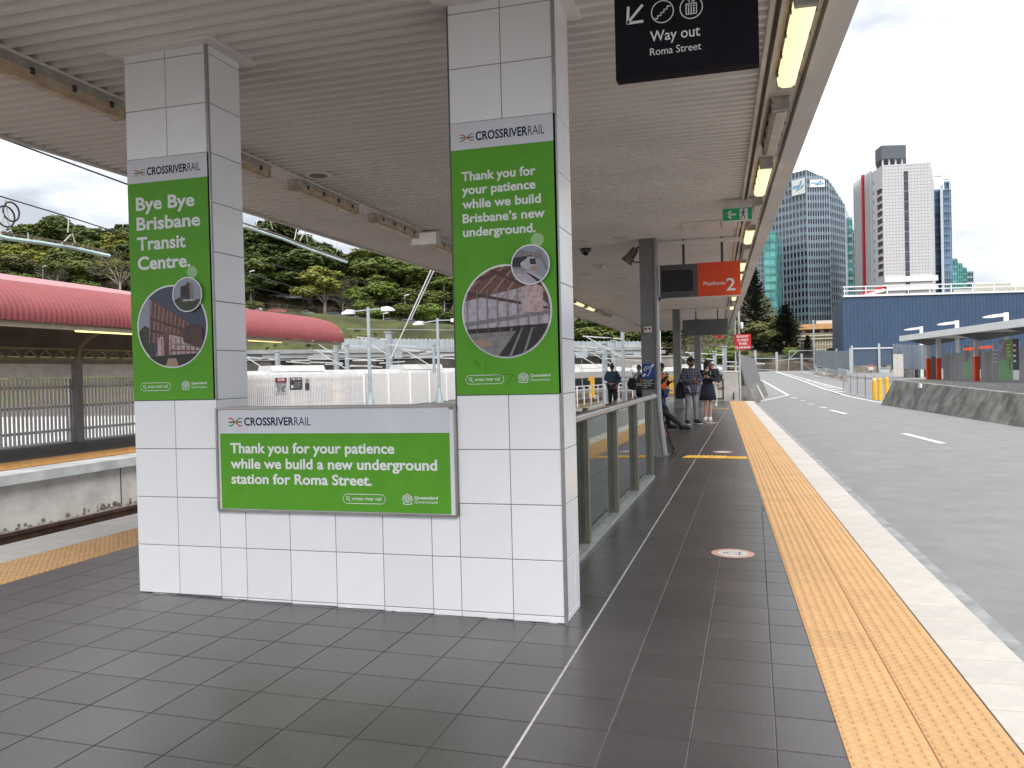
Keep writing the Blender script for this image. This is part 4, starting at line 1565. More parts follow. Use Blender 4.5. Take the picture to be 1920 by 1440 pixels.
# rear screen panels of the shelter, each its own
us = [1768, 1776, 1784, 1792, 1800, 1809, 1819, 1827, 1840, 1851, 1862, 1875, 1888, 1900, 1912, 1925]
BLU = M('panel_navy', (0.02, 0.03, 0.08), 0.4)
PGR = M('panel_green', (0.16, 0.40, 0.16), 0.45)
PLG = M('panel_lime', (0.16, 0.36, 0.05), 0.45)
for i in range(len(us) - 1):
    a, b = sh(us[i], 690, 2.6), sh(us[i + 1], 690, 2.6)
    g0, g1 = Vector((a.x, a.y, 0)) - SD * 0.03 - SN * 2.6, Vector((b.x, b.y, 0)) + SD * 0.03 - SN * 2.6
    zt = sh(1840, 659, 2.6).z
    mat = PAN
    if i == 5:
        sbox(g0, g1, 2.57, 2.599, 0.3, 1.45, 'poster_lower', PGR)
        sbox(g0, g1, 2.57, 2.599, 1.451, 2.6, 'poster_upper', M('panel_photo', (0.25, 0.22, 0.25), 0.5, var=0.6, scale=1.5))
    if i == 7:
        sbox(g0, g1, 2.57, 2.599, 0.9, 2.5, 'poster_upper', BLU)
        sbox(g0, g1, 2.57, 2.599, 0.3, 0.899, 'poster_lower', WHITE)
    if i == 11:
        sbox(g0, g1, 2.57, 2.599, 0.25, 1.5, 'poster_lower', PGR)
        sbox(g0, g1, 2.57, 2.599, 1.501, 2.75, 'poster_upper', M('panel_photo', (0.2, 0.2, 0.2)))
    if i == 12:
        sbox(g0, g1, 2.57, 2.599, 0.25, 1.2, 'poster_lower', PGR)
        sbox(g0, g1, 2.57, 2.599, 1.201, 2.75, 'poster_upper', PLG)
        sbox(g0 + SD * -0.35, g1 + SD * 0.35, 2.55, 2.569, 0.55, 1.65, 'poster_picture', M('panel_photo', (0.2, 0.2, 0.2)))
        for k in range(4):
            sbox(g0 - SD * 0.15, g1 + SD * 0.3, 2.55, 2.569, 2.4 - 0.22 * k, 2.45 - 0.22 * k, 'poster_line', PRINT_W)
    if i == 13:
        sbox(g0, g1, 2.57, 2.599, 0.85, 2.75, 'poster_upper', BLU)
        sbox(g0, g1, 2.57, 2.599, 0.25, 0.849, 'poster_lower', WHITE)
        for k in range(4):
            sbox(g0 - SD * 0.15, g1 + SD * 0.4, 2.55, 2.569, 2.3 - 0.32 * k, 2.42 - 0.32 * k, 'poster_line', PRINT_W)
    if i == 10:
        for k in range(4):
            sbox(g0 - SD * 0.15, g1 + SD * 0.2, 2.55, 2.569, 2.1 - 0.25 * k, 2.15 - 0.25 * k, 'poster_line', PRINT_W)
    sbox(g0, g1, 2.6, 2.64, 0.121, zt, 'screen_panel', mat)
    sbox(g1 - SD * 0.02, g1 + SD * 0.02, 2.58, 2.66, 0.121, zt + 0.55, 'screen_post', LGREY)
for u0, u1, v in ((1808, 1826, 655), (1837, 1860, 652)):
    a, b = sh(u0, v, 1.2), sh(u1, v, 1.2)
    p0, p1 = Vector((a.x, a.y, 0)), Vector((b.x, b.y, 0))
    zc = a.z
    m_ = MB()
    q = [p0 + SN * 1.2, p1 + SN * 1.2]
    m_.bar((p0.x, p0.y, zc), (p1.x, p1.y, zc), 0.1, 0.16)
    m_.build('led_sign', M('led_red', (0.3, 0.03, 0.01), 0.4, emit=(1, 0.12, 0.03), es=0.22, var=0.5, scale=9), shel)
# low dark barrier box at the shelter's left end
a, b = sh(1746, 700, 2.2), sh(1757, 700, 2.2)
sbox(Vector((a.x, a.y, 0)) - SN * 2.2, Vector((b.x, b.y, 0)) - SN * 2.2, 2.2, 2.3, 0.13, 1.9, 'end_screen', DGREY)

# lamps standing behind the shelter
for i, (u, v0, v1, lab) in enumerate(((1727, 634, 612, 'white street lamp behind the shelter, smallest and leftmost of the row'), (1794, 628, 601, 'middle white street lamp rising behind the shelter roof'), (1886, 614, 586, 'rightmost and tallest white street lamp behind the shelter roof'))):
    p = sh(u, v1, 3.6)
    t = thing('street_lamp', lab, 'street lamp', (p.x, p.y, 0.1), 'white lamps behind the bus shelter')
    m_ = MB()
    m_.box(p.x - 0.13, p.x + 0.13, p.y - 0.13, p.y + 0.13, 0.1, p.z)
    m_.build('post', WHITE, t)
    e = sh(u - (18 if i < 2 else 26), v1 + 5, 3.6)
    m_ = MB()
    dd = Vector((-1, 0, 0))
    l = 1.1 if i < 2 else 1.2
    m_.prism([(p.x - 0.13, p.z - 0.25), (p.x - 0.13, p.z - 0.05), (p.x - 0.9, p.z - 0.12), (p.x - 1.35, p.z - 0.22), (p.x - 1.35, p.z - 0.3), (p.x - 0.9, p.z - 0.32)], 'y', p.y - 0.14, p.y + 0.14)
    m_.build('lamp_head', WHITE, t, recalc=True)

# ------------------------------------------------------------------ blue-clad building
BLUE = M('blue_cladding', (0.034, 0.070, 0.135), 0.55, var=0.08, scale=0.5)


def gxy(u, d):
    p_ = far(u, 690, d)
    return Vector((p_.x, p_.y, 0))


def zz(u, v, d):
    return far(u, v, d).z


def block(name, mat, par, plan, z0, z1, z1s=None):
    n_ = len(plan)
    m2 = MB()
    tops = z1s or [z1] * n_
    m2.add([(p_.x, p_.y, z0) for p_ in plan] + [(p_.x, p_.y, tz) for p_, tz in zip(plan, tops)],
           [(i, (i + 1) % n_, n_ + (i + 1) % n_, n_ + i) for i in range(n_)] + [tuple(range(n_)), tuple(range(2 * n_ - 1, n_ - 1, -1))])
    return m2.build(name, mat, par, recalc=True)


D = 104
bl = thing('blue_building', 'long windowless building clad in dark blue behind the bus shelter', 'building', gxy(1700, D))
ztop = zz(1588, 557, D)
pl = [gxy(1583, D), gxy(2300, D - 2), gxy(2300, D + 30), gxy(1562, D + 30)]
block('cladding', BLUE, bl, pl, -6, ztop)
dirb = (pl[1] - pl[0]).normalized()
nb = Vector((dirb.y, -dirb.x, 0))
m_ = MB()
ln_ = (pl[1] - pl[0]).length
k = 0
while k * 0.45 < min(ln_, 32):
    a = pl[0] + dirb * (k * 0.45) + nb * 0.012
    m_.bar((a.x, a.y, -1), (a.x, a.y, ztop - 0.02), 0.07, 0.03, up=(nb.x, nb.y, 0))
    k += 1
tag(m_.build('cladding_ribs', BLUE, bl), kind='stuff')
m_ = MB()
a, b = pl[0] + nb * 0.06, pl[1] + nb * 0.06
m_.bar((a.x, a.y, ztop + 0.1), (b.x, b.y, ztop + 0.1), 0.3, 0.22)
m_.build('parapet_cap', WHITE, bl)
for zo in (0.75, 1.25):
    m_ = MB()
    m_.bar((a.x, a.y, ztop + zo), (b.x, b.y, ztop + zo), 0.1, 0.12)
    m_.build('roof_rail', WHITE, bl)
for k in range(10):
    q = a + dirb * (0.2 + 2.6 * k)
    m_ = MB()
    m_.bar((q.x, q.y, ztop + 0.2), (q.x, q.y, ztop + 1.3), 0.1, 0.1)
    m_.build('rail_post', WHITE, bl)
CREAMB = M('cream_render', (0.55, 0.52, 0.44), 0.7, var=0.06, scale=0.8)
for u0, u1, v0, v1 in ((1790, 1832, 543, 556), (1832, 1868, 533, 550), (1868, 1898, 529, 550), (1898, 1960, 536, 548)):
    pp = [gxy(u0, D + 8), gxy(u1, D + 8), gxy(u1, D + 14), gxy(u0, D + 14)]
    block('roof_plant', CREAMB, bl, pp, ztop - 0.5, zz(u0, v0, D + 8))

# ------------------------------------------------------------------ towers
GLZ = M('tower_glass', (0.035, 0.042, 0.06), 0.18, var=0.5, scale=0.35, spec=0.8, detail=2)
SPAN = M('tower_spandrel', (0.19, 0.25, 0.31), 0.4, var=0.12, scale=0.1)
FIN = M('tower_fin', (0.33, 0.40, 0.47), 0.45, var=0.05)
TEAL = M('teal_glass', (0.05, 0.24, 0.24), 0.2, var=0.35, scale=0.18, detail=1, spec=0.8)
TEAL2 = M('teal_glass_pale', (0.11, 0.34, 0.33), 0.25, var=0.25, scale=0.2, detail=1)
BGL = M('blue_glass', (0.15, 0.235, 0.35), 0.15, var=0.35, scale=0.12, detail=2, spec=0.8)
WCL = M('white_cladding', (0.56, 0.56, 0.58), 0.6, var=0.03, scale=0.5)
DPL = M('plant_dark', (0.09, 0.105, 0.125), 0.6, var=0.1)


def facade(par, a, b, z0, z1a, z1b, floors, bays, span_mat, fin_mat, sp=0.42, fd=0.35, fw=0.25, names=('spandrels', 'fins')):
    """bands and fins standing proud of a glazed face between ground points a and b"""
    d = (b - a)
    ln2 = d.length
    d.normalize()
    nn = Vector((d.y, -d.x, 0))
    if nn.dot(CAM - a) < 0:
        nn = -nn
    fh = (max(z1a, z1b) - z0) / floors
    m2 = MB()
    for k in range(floors + 1):
        z = z0 + k * fh
        t1 = 1.0
        lim = min(z1a, z1b)
        s0, s1 = 0.0, 1.0
        if z > lim:
            f_ = (z - lim) / (max(z1a, z1b) - lim)
            if z1a > z1b:
                s1 = 1 - f_
            else:
                s0 = f_
        if s1 - s0 < 0.03:
            continue
        p_, q_ = a + d * (ln2 * s0) + nn * 0.08, a + d * (ln2 * s1) + nn * 0.08
        m2.bar((p_.x, p_.y, z), (q_.x, q_.y, z), 0.16, fh * sp)
    tag(m2.build(names[0], span_mat, par), kind='stuff')
    m2 = MB()
    for k in range(bays + 1):
        s = k / bays
        p_ = a + d * (ln2 * s) + nn * (fd / 2)
        m2.bar((p_.x, p_.y, z0), (p_.x, p_.y, z1a + (z1b - z1a) * s), fd, fw, up=(d.x, d.y, 0))
    tag(m2.build(names[1], fin_mat, par), kind='stuff')
    return d, nn, ln2


tw_ = thing('glass_tower', 'tall dark glass office tower with chamfered top and two white signs', 'tower', gxy(1510, 330))
pts = [(1405, 345), (1519, 318), (1560, 318), (1588, 328), (1600, 360), (1430, 380)]
plan = [gxy(u, d) for u, d in pts]
zt_ = [zz(1410, 348, 345), zz(1519, 319, 318), zz(1560, 338, 318), zz(1588, 383, 328), zz(1588, 383, 328), zz(1430, 340, 370)]
zgr = -3
block('glazing', GLZ, tw_, plan, zgr, 0, zt_)
for i, (fl, by) in enumerate(((24, 18), (24, 9), (24, 7))):
    facade(tw_, plan[i], plan[i + 1], zgr + 6, zt_[i], zt_[i + 1], fl, by, SPAN, FIN)
for (i, s0, s1, z0, z1) in ((0, 0.79, 0.985, 365, 336), (1, 0.13, 0.80, 355, 341)):
    d = (plan[i + 1] - plan[i])
    nn = Vector((d.y, -d.x, 0)).normalized()
    a, b = plan[i] + d * s0 + nn * 0.5, plan[i] + d * s1 + nn * 0.5
    dd_ = 320
    zA, zB = zz(1510, z0, dd_), zz(1510, z1, dd_)
    m_ = MB()
    m_.bar((a.x, a.y, (zA + zB) / 2), (b.x, b.y, (zA + zB) / 2), 0.3, zB - zA)
    sgn_ = m_.build('sign_panel', M('sign_white', (0.78, 0.80, 0.82), 0.5), tw_)
    m_ = MB()
    e = (b - a)
    fr = nn * 0.2
    def sp(s, t_):
        q_ = a + e * s + fr
        return (q_.x, q_.y, zA + (zB - zA) * t_)
    for s0_, s1_ in ((.08, .17), (.2, .27), (.3, .4), (.43, .55)):
        m_.poly([sp(s0_, .42), sp(s1_, .42), sp(s1_, .62), sp(s0_, .62)])
    for p_, q_ in (((.55, .45), (.75, .85)), ((.75, .85), (.72, .35)), ((.72, .35), (.92, .55)), ((.35, .3), (.65, .36))):
        a2, b2 = sp(*p_), sp(*q_)
        m_.bar(a2, b2, 0.05, 0.5)
    m_.build('script', M('script_blue', (0.16, 0.36, 0.52), 0.5), sgn_)

t = thing('teal_tower', 'bright teal glass strip tower left of the dark glass tower', 'tower', gxy(1445, 300))
pl_ = [gxy(1437, 300), gxy(1459, 300), gxy(1470, 320), gxy(1437, 320)]
z1 = zz(1445, 437, 300)
block('glazing', TEAL2, t, pl_, -3, z1)
facade(t, pl_[0], pl_[1], 8, z1, z1, 14, 2, TEAL, TEAL2, sp=0.3, fw=0.1)
t = thing('narrow_tower', 'pale narrow tower edge showing beside the canopy, left of the teal strip', 'tower', gxy(1432, 305))
pl_ = [gxy(1424, 306), gxy(1436.5, 304), gxy(1437, 330), gxy(1426, 330)]
z1 = zz(1432, 440, 306)
block('glazing', GLZ, t, pl_, -3, z1)
facade(t, pl_[0], pl_[1], 4, z1, z1, 22, 4, FIN, M('pale_fin', (0.45, 0.48, 0.55), 0.5), sp=0.3)
t = thing('grey_tower', 'dark blue grey tower slab half hidden by the canopy edge', 'tower', gxy(1420, 340))
block('wall', DPL, t, [gxy(1400, 340), gxy(1427, 340), gxy(1427, 360), gxy(1400, 360)], -3, zz(1420, 478, 340))
t = thing('teal_tower', 'slim teal glass tower between the dark tower and the white tower', 'tower', gxy(1596, 350))
pl_ = [gxy(1588, 350), gxy(1602.5, 350), gxy(1604, 372), gxy(1588, 372)]
z1 = zz(1596, 411, 350)
block('glazing', TEAL, t, pl_, -3, z1)
facade(t, pl_[0], pl_[1], 20, z1, z1, 12, 2, M('teal_band', (0.20, 0.38, 0.38), 0.4), TEAL2, sp=0.35, fw=0.12)
t = thing('banded_block', 'white banded block with dark window strips beside the white tower', 'building', gxy(1608, 300))
pl_ = [gxy(1603, 300), gxy(1616, 300), gxy(1616, 315), gxy(1603, 315)]
z1 = zz(1608, 435, 300)
block('glazing', GLZ, t, pl_, -3, z1)
facade(t, pl_[0], pl_[1], zz(1608, 560, 300), z1, z1, 10, 1, WCL, WCL, sp=0.55, fw=0.3)

# white tower
t = thing('white_tower', 'white hotel-like tower with a red vertical stripe and dark rooftop block', 'tower', gxy(1680, 262))
d0 = 258
pl_ = [gxy(1610, 292), gxy(1646, 266), gxy(1661, d0), gxy(1751, d0 - 2), gxy(1757, 285), gxy(1640, 305)]
zts = [zz(1610, 347, 292), zz(1646, 322, 266), zz(1661, 311, d0), zz(1751, 305, d0 - 2), zz(1751, 306, 285), zz(1610, 346, 300)]
zts[4] = zts[3]
block('wall', WCL, t, pl_, -4, 0, zts)
# fine panel joints on the front face
d = (pl_[3] - pl_[2])
dn = d.normalized()
nn = Vector((dn.y, -dn.x, 0))
m_ = MB()
JM = M('panel_joint', (0.47, 0.47, 0.49), 0.7)
for k in range(46):
    z = zts[3] - 0.6 - k * 1.0
    a, b = pl_[2] + nn * 0.02, pl_[3] + nn * 0.02
    m_.bar((a.x, a.y, z), (b.x, b.y, z), 0.06, 0.09)
for k in range(1, 15):
    a = pl_[2] + d * (k / 15) + nn * 0.02
    m_.bar((a.x, a.y, 0), (a.x, a.y, zts[2] - 0.3), 0.09, 0.06, up=(nn.x, nn.y, 0))
tag(m_.build('panel_joints', JM, t), kind='stuff')
a, b = pl_[2] + d * 0.445 + nn * 0.05, pl_[2] + d * 0.535 + nn * 0.05
for k in range(16):
    z0, z1 = zts[2] - 2.2 - k * 3.1, zts[2] - 2.2 - k * 3.1 - 2.9
    m_ = MB()
    m_.bar((a.x, a.y, (z0 + z1) / 2), (b.x, b.y, (z0 + z1) / 2), 0.1, z0 - z1)
    m_.build('window', M('slot_glass', (0.06, 0.055, 0.09), 0.25, var=0.3, scale=0.3), t)
for za, zb_ in ((519, 529), (538, 545)):
    m_ = MB()
    a, b = pl_[2] + nn * 0.3, pl_[3] + dn * 1.5 + nn * 0.3
    z0, z1 = zz(1700, zb_, d0), zz(1700, za, d0)
    m_.bar((a.x, a.y, (z0 + z1) / 2), (b.x, b.y, (z0 + z1) / 2), 0.5, z1 - z0)
    m_.build('band', WHITE, t)
# oblique left face: fins, red stripe, balconies
e = pl_[1] - pl_[0]
en = e.normalized()
ne = Vector((en.y, -en.x, 0))
for k in range(8):
    s = k / 8
    q = pl_[0] + e * s + ne * 0.35
    zt2 = zts[0] + (zts[1] - zts[0]) * s
    m_ = MB()
    m_.bar((q.x, q.y, 6), (q.x, q.y, zt2 + 0.6), 0.7, 0.5, up=(en.x, en.y, 0))
    m_.build('fin', WCL, t)
q = pl_[0] + e * 0.56 + ne * 0.5
m_ = MB()
m_.bar((q.x, q.y, 10), (q.x, q.y, zts[0] + (zts[1] - zts[0]) * .56 + 0.8), 1.5, 1.6, up=(en.x, en.y, 0))
m_.build('red_stripe', M('stripe_red', (0.50, 0.02, 0.03), 0.5), t)
m_ = MB()
for k in range(15):
    for j in range(8):
        q = pl_[0] + e * ((j + 0.55) / 8) + ne * 0.06
        z = zts[0] - 5 - k * 3.1
        m_.bar((q.x - en.x * 0.35, q.y - en.y * 0.35, z), (q.x + en.x * 0.35, q.y + en.y * 0.35, z), 0.12, 1.1)
tag(m_.build('small_windows', M('small_glass', (0.22, 0.23, 0.28), 0.3), t), kind='stuff')
g_ = pl_[2] - pl_[1]
gn = g_.normalized()
ng = Vector((gn.y, -gn.x, 0))
for k in range(12):
    z = zz(1656, 362 + k * 13.9, 262)
    a, b = pl_[1] + g_ * 0.35 + ng * 0.05, pl_[1] + g_ * 0.9 + ng * 0.05
    m_ = MB()
    m_.bar((a.x, a.y, z), (b.x, b.y, z), 0.12, 1.25)
    m_.build('balcony_opening', M('balcony_dark', (0.09, 0.045, 0.05), 0.7), t)
    m_ = MB()
    m_.bar((a.x, a.y, z + 0.72), (b.x, b.y, z + 0.72), 0.8, 0.16)
    m_.build('balcony_slab', WCL, t)
# rooftop block on legs
rp = [gxy(1648, 268), gxy(1660, 262), gxy(1706, 262), gxy(1706, 275), gxy(1652, 280)]
block('rooftop_block', DPL, t, rp, zz(1680, 298, 262), zz(1680, 273.5, 262))
for u in (1662, 1674, 1686, 1698):
    q = gxy(u, 263)
    m_ = MB()
    m_.bar((q.x, q.y, zts[2] - 0.5), (q.x, q.y, zz(1680, 298, 262)), 0.5, 0.5)
    m_.build('roof_leg', WCL, t)
# lower wing with red underside
w1, w2 = gxy(1612, 240), gxy(1660, 238)
m_ = MB()
m_.add([(w1.x, w1.y, zz(1612, 553, 240)), (w2.x, w2.y, zz(1660, 535, 238)), (w2.x, w2.y, zz(1660, 541, 238)), (w1.x, w1.y, zz(1612, 557, 240)),
        (w1.x + 2, w1.y + 8, zz(1612, 553, 240)), (w2.x + 2, w2.y + 8, zz(1660, 535, 238)), (w2.x + 2, w2.y + 8, zz(1660, 541, 238)), (w1.x + 2, w1.y + 8, zz(1612, 557, 240))],
       [(0, 1, 2, 3), (4, 5, 6, 7), (0, 1, 5, 4), (3, 2, 6, 7)])
m_.build('red_ramp', M('stripe_red', (0.5, 0.02, 0.03)), t, recalc=True)
m_ = MB()
m_.add([(w1.x, w1.y - 1, zz(1605, 556, 240)), (w2.x, w2.y - 1, zz(1660, 541, 238)), (w2.x, w2.y - 1, zz(1660, 547, 238)), (w1.x, w1.y - 1, zz(1605, 560, 240)),
        (w1.x + 2, w1.y + 7, zz(1605, 556, 240)), (w2.x + 2, w2.y + 7, zz(1660, 541, 238)), (w2.x + 2, w2.y + 7, zz(1660, 547, 238)), (w1.x + 2, w1.y + 7, zz(1605, 560, 240))],
       [(0, 1, 2, 3), (4, 5, 6, 7), (0, 1, 5, 4), (3, 2, 6, 7)])
m_.build('white_ramp', WHITE, t, recalc=True)

t = thing('blue_glass_tower', 'blue glass tower with open white crown right of the white tower', 'tower', gxy(1772, 300))
pl_ = [gxy(1752, 300), gxy(1768, 300), gxy(1768, 296), gxy(1774, 296), gxy(1774, 300), gxy(1788, 300), gxy(1789, 325), gxy(1752, 325)]
z1 = zz(1770, 343, 300)
block('glazing', BGL, t, pl_, -3, 0, [zz(1760, 356, 300)] * 2 + [zz(1770, 350, 296)] * 2 + [z1] * 3 + [zz(1760, 356, 300)])
facade(t, gxy(1774, 299.5), gxy(1788, 299.5), 8, z1, z1, 22, 3, M('blue_band', (0.20, 0.30, 0.42), 0.4), BGL, sp=0.2, fw=0.1)
facade(t, gxy(1753, 299.5), gxy(1767, 299.5), 8, z1 - 3, z1 - 3, 21, 3, M('blue_band', (0.2, 0.3, 0.42)), BGL, sp=0.2, fw=0.1)
block('white_strip', M('pale_strip', (0.50, 0.56, 0.62), 0.5), t, [gxy(1768.5, 295.5), gxy(1773.5, 295.5), gxy(1773.5, 296), gxy(1768.5, 296)], -3, zz(1770, 352, 296))
for u0, u1, d_, v0, v1 in ((1756, 1773, 298, 322, 338), (1774, 1788, 299, 326, 343)):
    block('crown_screen', M('crown_white', (0.66, 0.68, 0.72), 0.4), t, [gxy(u0, d_), gxy(u1, d_), gxy(u1, d_ + 1), gxy(u0, d_ + 1)], zz(u0, v1 - 6, d_), zz(u0, v0, d_))
    block('crown_leg', WHITE, t, [gxy(u0, d_), gxy(u0 + 2, d_), gxy(u0 + 2, d_ + 1), gxy(u0, d_ + 1)], zz(u0, v1 + 14, d_), zz(u0, v1 - 6, d_) - 0.01)
    block('crown_leg', WHITE, t, [gxy(u1 - 2, d_), gxy(u1, d_), gxy(u1, d_ + 1), gxy(u1 - 2, d_ + 1)], zz(u0, v1 + 14, d_), zz(u0, v1 - 6, d_) - 0.01)
t = thing('stepped_tower', 'stepped teal glass tower low on the right of the skyline', 'tower', gxy(1805, 380))
for i, (u0, u1, v) in enumerate(((1788, 1798, 487), (1798.2, 1807, 495), (1807.2, 1815, 503), (1815.2, 1827, 510))):
    pl_ = [gxy(u0, 380), gxy(u1, 380), gxy(u1, 400), gxy(u0, 400)]
    z1 = zz(u0, v, 380)
    block('step', TEAL if i < 3 else GLZ, t, pl_, -3, z1)
    facade(t, pl_[0], pl_[1], 28, z1, z1, 6, 2, TEAL2 if i < 3 else FIN, TEAL2, sp=0.3, fw=0.15)

# heritage building
t = thing('heritage_building', 'cream stone building with orange tiled roof below the dark glass tower', 'building', gxy(1530, 150))
Dh = 150
HC = M('heritage_cream', (0.58, 0.52, 0.38), 0.8, var=0.06, scale=0.6)
pl_ = [gxy(1470, Dh + 3), gxy(1575, Dh), gxy(1575, Dh + 14), gxy(1470, Dh + 14)]
ze = zz(1530, 617, Dh)
block('wall', HC, t, pl_, -5, ze)
block('roof', M('terracotta', (0.60, 0.34, 0.16), 0.8, var=0.15, scale=1.2), t, [gxy(1476, Dh + 2), gxy(1578, Dh - 1), gxy(1578, Dh + 15), gxy(1476, Dh + 15)], ze + 0.01, 0, [zz(1480, 608, Dh), zz(1578, 606, Dh), zz(1570, 600, Dh), zz(1480, 603, Dh)])
block('upper_wall', M('upper_grey', (0.55, 0.53, 0.53), 0.7), t, [gxy(1532, Dh + 5), gxy(1580, Dh + 4), gxy(1580, Dh + 12), gxy(1532, Dh + 12)], ze + 0.3, zz(1550, 601, Dh + 5))
d = pl_[1] - pl_[0]
nn = Vector((d.y, -d.x, 0)).normalized()
for v0, v1, pr in ((627, 630, 0.5), (634, 636, 0.35)):
    m_ = MB()
    a, b = pl_[0] + nn * 0.2, pl_[1] + nn * 0.2
    z0, z1 = zz(1530, v1, Dh), zz(1530, v0, Dh)
    m_.bar((a.x, a.y, (z0 + z1) / 2), (b.x, b.y, (z0 + z1) / 2), pr, z1 - z0)
    m_.build('cornice', M('cornice_cream', (0.62, 0.58, 0.47), 0.8), t)


def hwin(s0, s1, v0, v1, mat):
    a, b = pl_[0] + d * s0 + nn * 0.03, pl_[0] + d * s1 + nn * 0.03
    z0, z1 = zz(1530, v1, Dh), zz(1530, v0, Dh)
    m2 = MB()
    m2.bar((a.x, a.y, (z0 + z1) / 2), (b.x, b.y, (z0 + z1) / 2), 0.1, z1 - z0)
    w2_ = m2.build('window', mat, t)
    m2 = MB()
    m2.bar((a.x + nn.x * .1, a.y + nn.y * .1, z0 - 0.08), (b.x + nn.x * .1, b.y + nn.y * .1, z0 - 0.08), 0.3, 0.12)
    m2.build('sill', M('cornice_cream', (0.6, 0.6, 0.5)), w2_)


LOG = M('loggia_dark', (0.12, 0.06, 0.05), 0.7, var=0.3, scale=2)
WSH = M('window_shade', (0.24, 0.21, 0.17), 0.5)
for s0, s1 in ((0.16, 0.25), (0.28, 0.33), (0.40, 0.535), (0.56, 0.66), (0.73, 0.83), (0.86, 0.99)):
    hwin(s0, s1, 618.5, 624, LOG)
for k in range(17):
    hwin(0.18 + 0.049 * k, 0.18 + 0.049 * k + 0.022, 637.5, 646, WSH)
for k in range(17):
    hwin(0.18 + 0.049 * k, 0.18 + 0.049 * k + 0.022, 650, 655, WSH)

# ------------------------------------------------------------------ fences and gate beyond the busway
FB = M('fence_bluegrey', (0.20, 0.235, 0.27), 0.6, 0.2, var=0.15, scale=2)
sf = thing('slat_fence', 'tall blue grey slatted fence above the guard rail at the end of the busway', 'fence', rd(1560, 705))
a, b = rd(1531, 700), rd(1592, 712)
a = far(1531, 690, (a - CAM).dot(FWD))
b = far(1594, 690, (b - CAM).dot(FWD))
ns = 24
for k in range(ns):
    q0, q1 = a.lerp(b, k / ns), a.lerp(b, (k + 0.86) / ns)
    q0.z = q1.z = 0
    dq = (q0 - CAM).dot(FWD)
    u_ = 1531 + 63 * k / ns
    z0, z1 = zz(u_, 686 + 9 * k / ns, dq), zz(u_, 657 + 1.5 * k / ns, dq)
    m_ = MB()
    m_.bar((q0.x, q0.y, (z0 + z1) / 2), (q1.x, q1.y, (z0 + z1) / 2), 0.06, z1 - z0)
    m_.build('slat', FB, sf)
for k in (0, 8, 16, 24):
    q0 = a.lerp(b, k / ns)
    dq = (q0 - CAM).dot(FWD)
    m_ = MB()
    m_.bar((q0.x, q0.y - 0.1, rz(q0.y) - 0.2), (q0.x, q0.y - 0.1, zz(1531, 655, dq)), 0.12, 0.12)
    m_.build('post', STEEL, sf)
gr = thing('guard_rail', 'double steel guard rail at the foot of the slatted fence', 'guard rail', rd(1560, 705))
for dv in (0, 7):
    pr = []
    for u, v in ((1528, 684), (1560, 690), (1590, 697)):
        dq = 108 - (u - 1528) * 0.62
        pr.append(far(u, v + dv, dq))
    m_ = MB()
    for p_, q_ in zip(pr[:-1], pr[1:]):
        m_.bar(p_, q_, 0.12, 0.3)
    m_.build('beam', STEEL, gr)
for u in (1528, 1545, 1562, 1579, 1590):
    dq = 108.3 - (u - 1528) * 0.62
    q_ = far(u, 684 + (u - 1528) * 0.21, dq)
    m_ = MB()
    m_.bar((q_.x, q_.y, rz(q_.y) - 0.1), q_, 0.15, 0.15)
    m_.build('post', STEEL, gr)
m_ = MB()
for i in range(90):
    s = random.random()
    u = 1526 + 70 * s
    q_ = rd(u, 699.5 + 16 * s * s + random.uniform(0, 3.5))
    r_ = random.uniform(0.10, 0.30)
    m_.lathe([(r_, -0.05), (r_ * 0.9, r_ * 0.5), (r_ * 0.3, r_ * 0.8)], (q_.x, q_.y, rz(q_.y)), 5)
tag(m_.build('rubble', M('rubble', (0.38, 0.33, 0.28), 0.95, var=0.3, scale=2), None), 'loose pale rubble along the foot of the guard rail', 'rubble', kind='stuff')

cf = thing('mesh_fence', 'mesh fence on tall steel posts in front of the blue building', 'fence', far(1630, 700, 92))
for u, v0, v1 in ((1597, 648, 712), (1648, 644, 706), (1676, 645, 706)):
    q_ = far(u, v0, 92)
    m_ = MB()
    m_.bar((q_.x, q_.y, zz(u, v1, 92)), q_, 0.22, 0.22)
    m_.build('post', STEEL, cf)
m_ = MB()
m_.bar(far(1597, 653.5, 92), far(1676, 652, 92), 0.08, 0.1)
m_.build('top_rail', WHITE, cf)
m_ = MB()
a, b = far(1598, 654, 92.2), far(1676, 653, 92.2)
m_.add([(a.x, a.y, zz(1598, 688, 92)), (b.x, b.y, zz(1676, 688, 92)), tuple(b), tuple(a)], [(0, 1, 2, 3)])
m_.build('mesh_panel', M('mesh_dark', (0.10, 0.12, 0.16), 0.7, alpha=0.45), cf)
m_ = MB()
a, b = far(1598, 689, 92.5), far(1668, 687, 92.5)
m_.bar((a.x, a.y, 0.2), (b.x, b.y, 0.2), 0.8, 2.2)
tag(m_.build('low_wall', M('stone_mottled', (0.20, 0.18, 0.155), 0.95, var=0.6, scale=1.2, bump=0.5)), 'low mottled stone wall below the mesh fence in front of the blue building', 'wall')
t = thing('utility_cabinet', 'pale grey utility cabinet beside the mesh fence', 'cabinet', far(1660, 705, 90))
block('case', M('cabinet_grey', (0.42, 0.46, 0.47), 0.5), t, [gxy(1651, 90), gxy(1668, 90), gxy(1668, 91), gxy(1651, 91)], -0.2, zz(1660, 690, 90))
block('lid', STEEL, t, [gxy(1650.5, 89.9), gxy(1668.5, 89.9), gxy(1668.5, 91.1), gxy(1650.5, 91.1)], zz(1660, 690, 90) + .002, zz(1660, 689, 90))
t = thing('warning_board', 'small red and white board on the low stone wall', 'sign', far(1632, 690, 90))
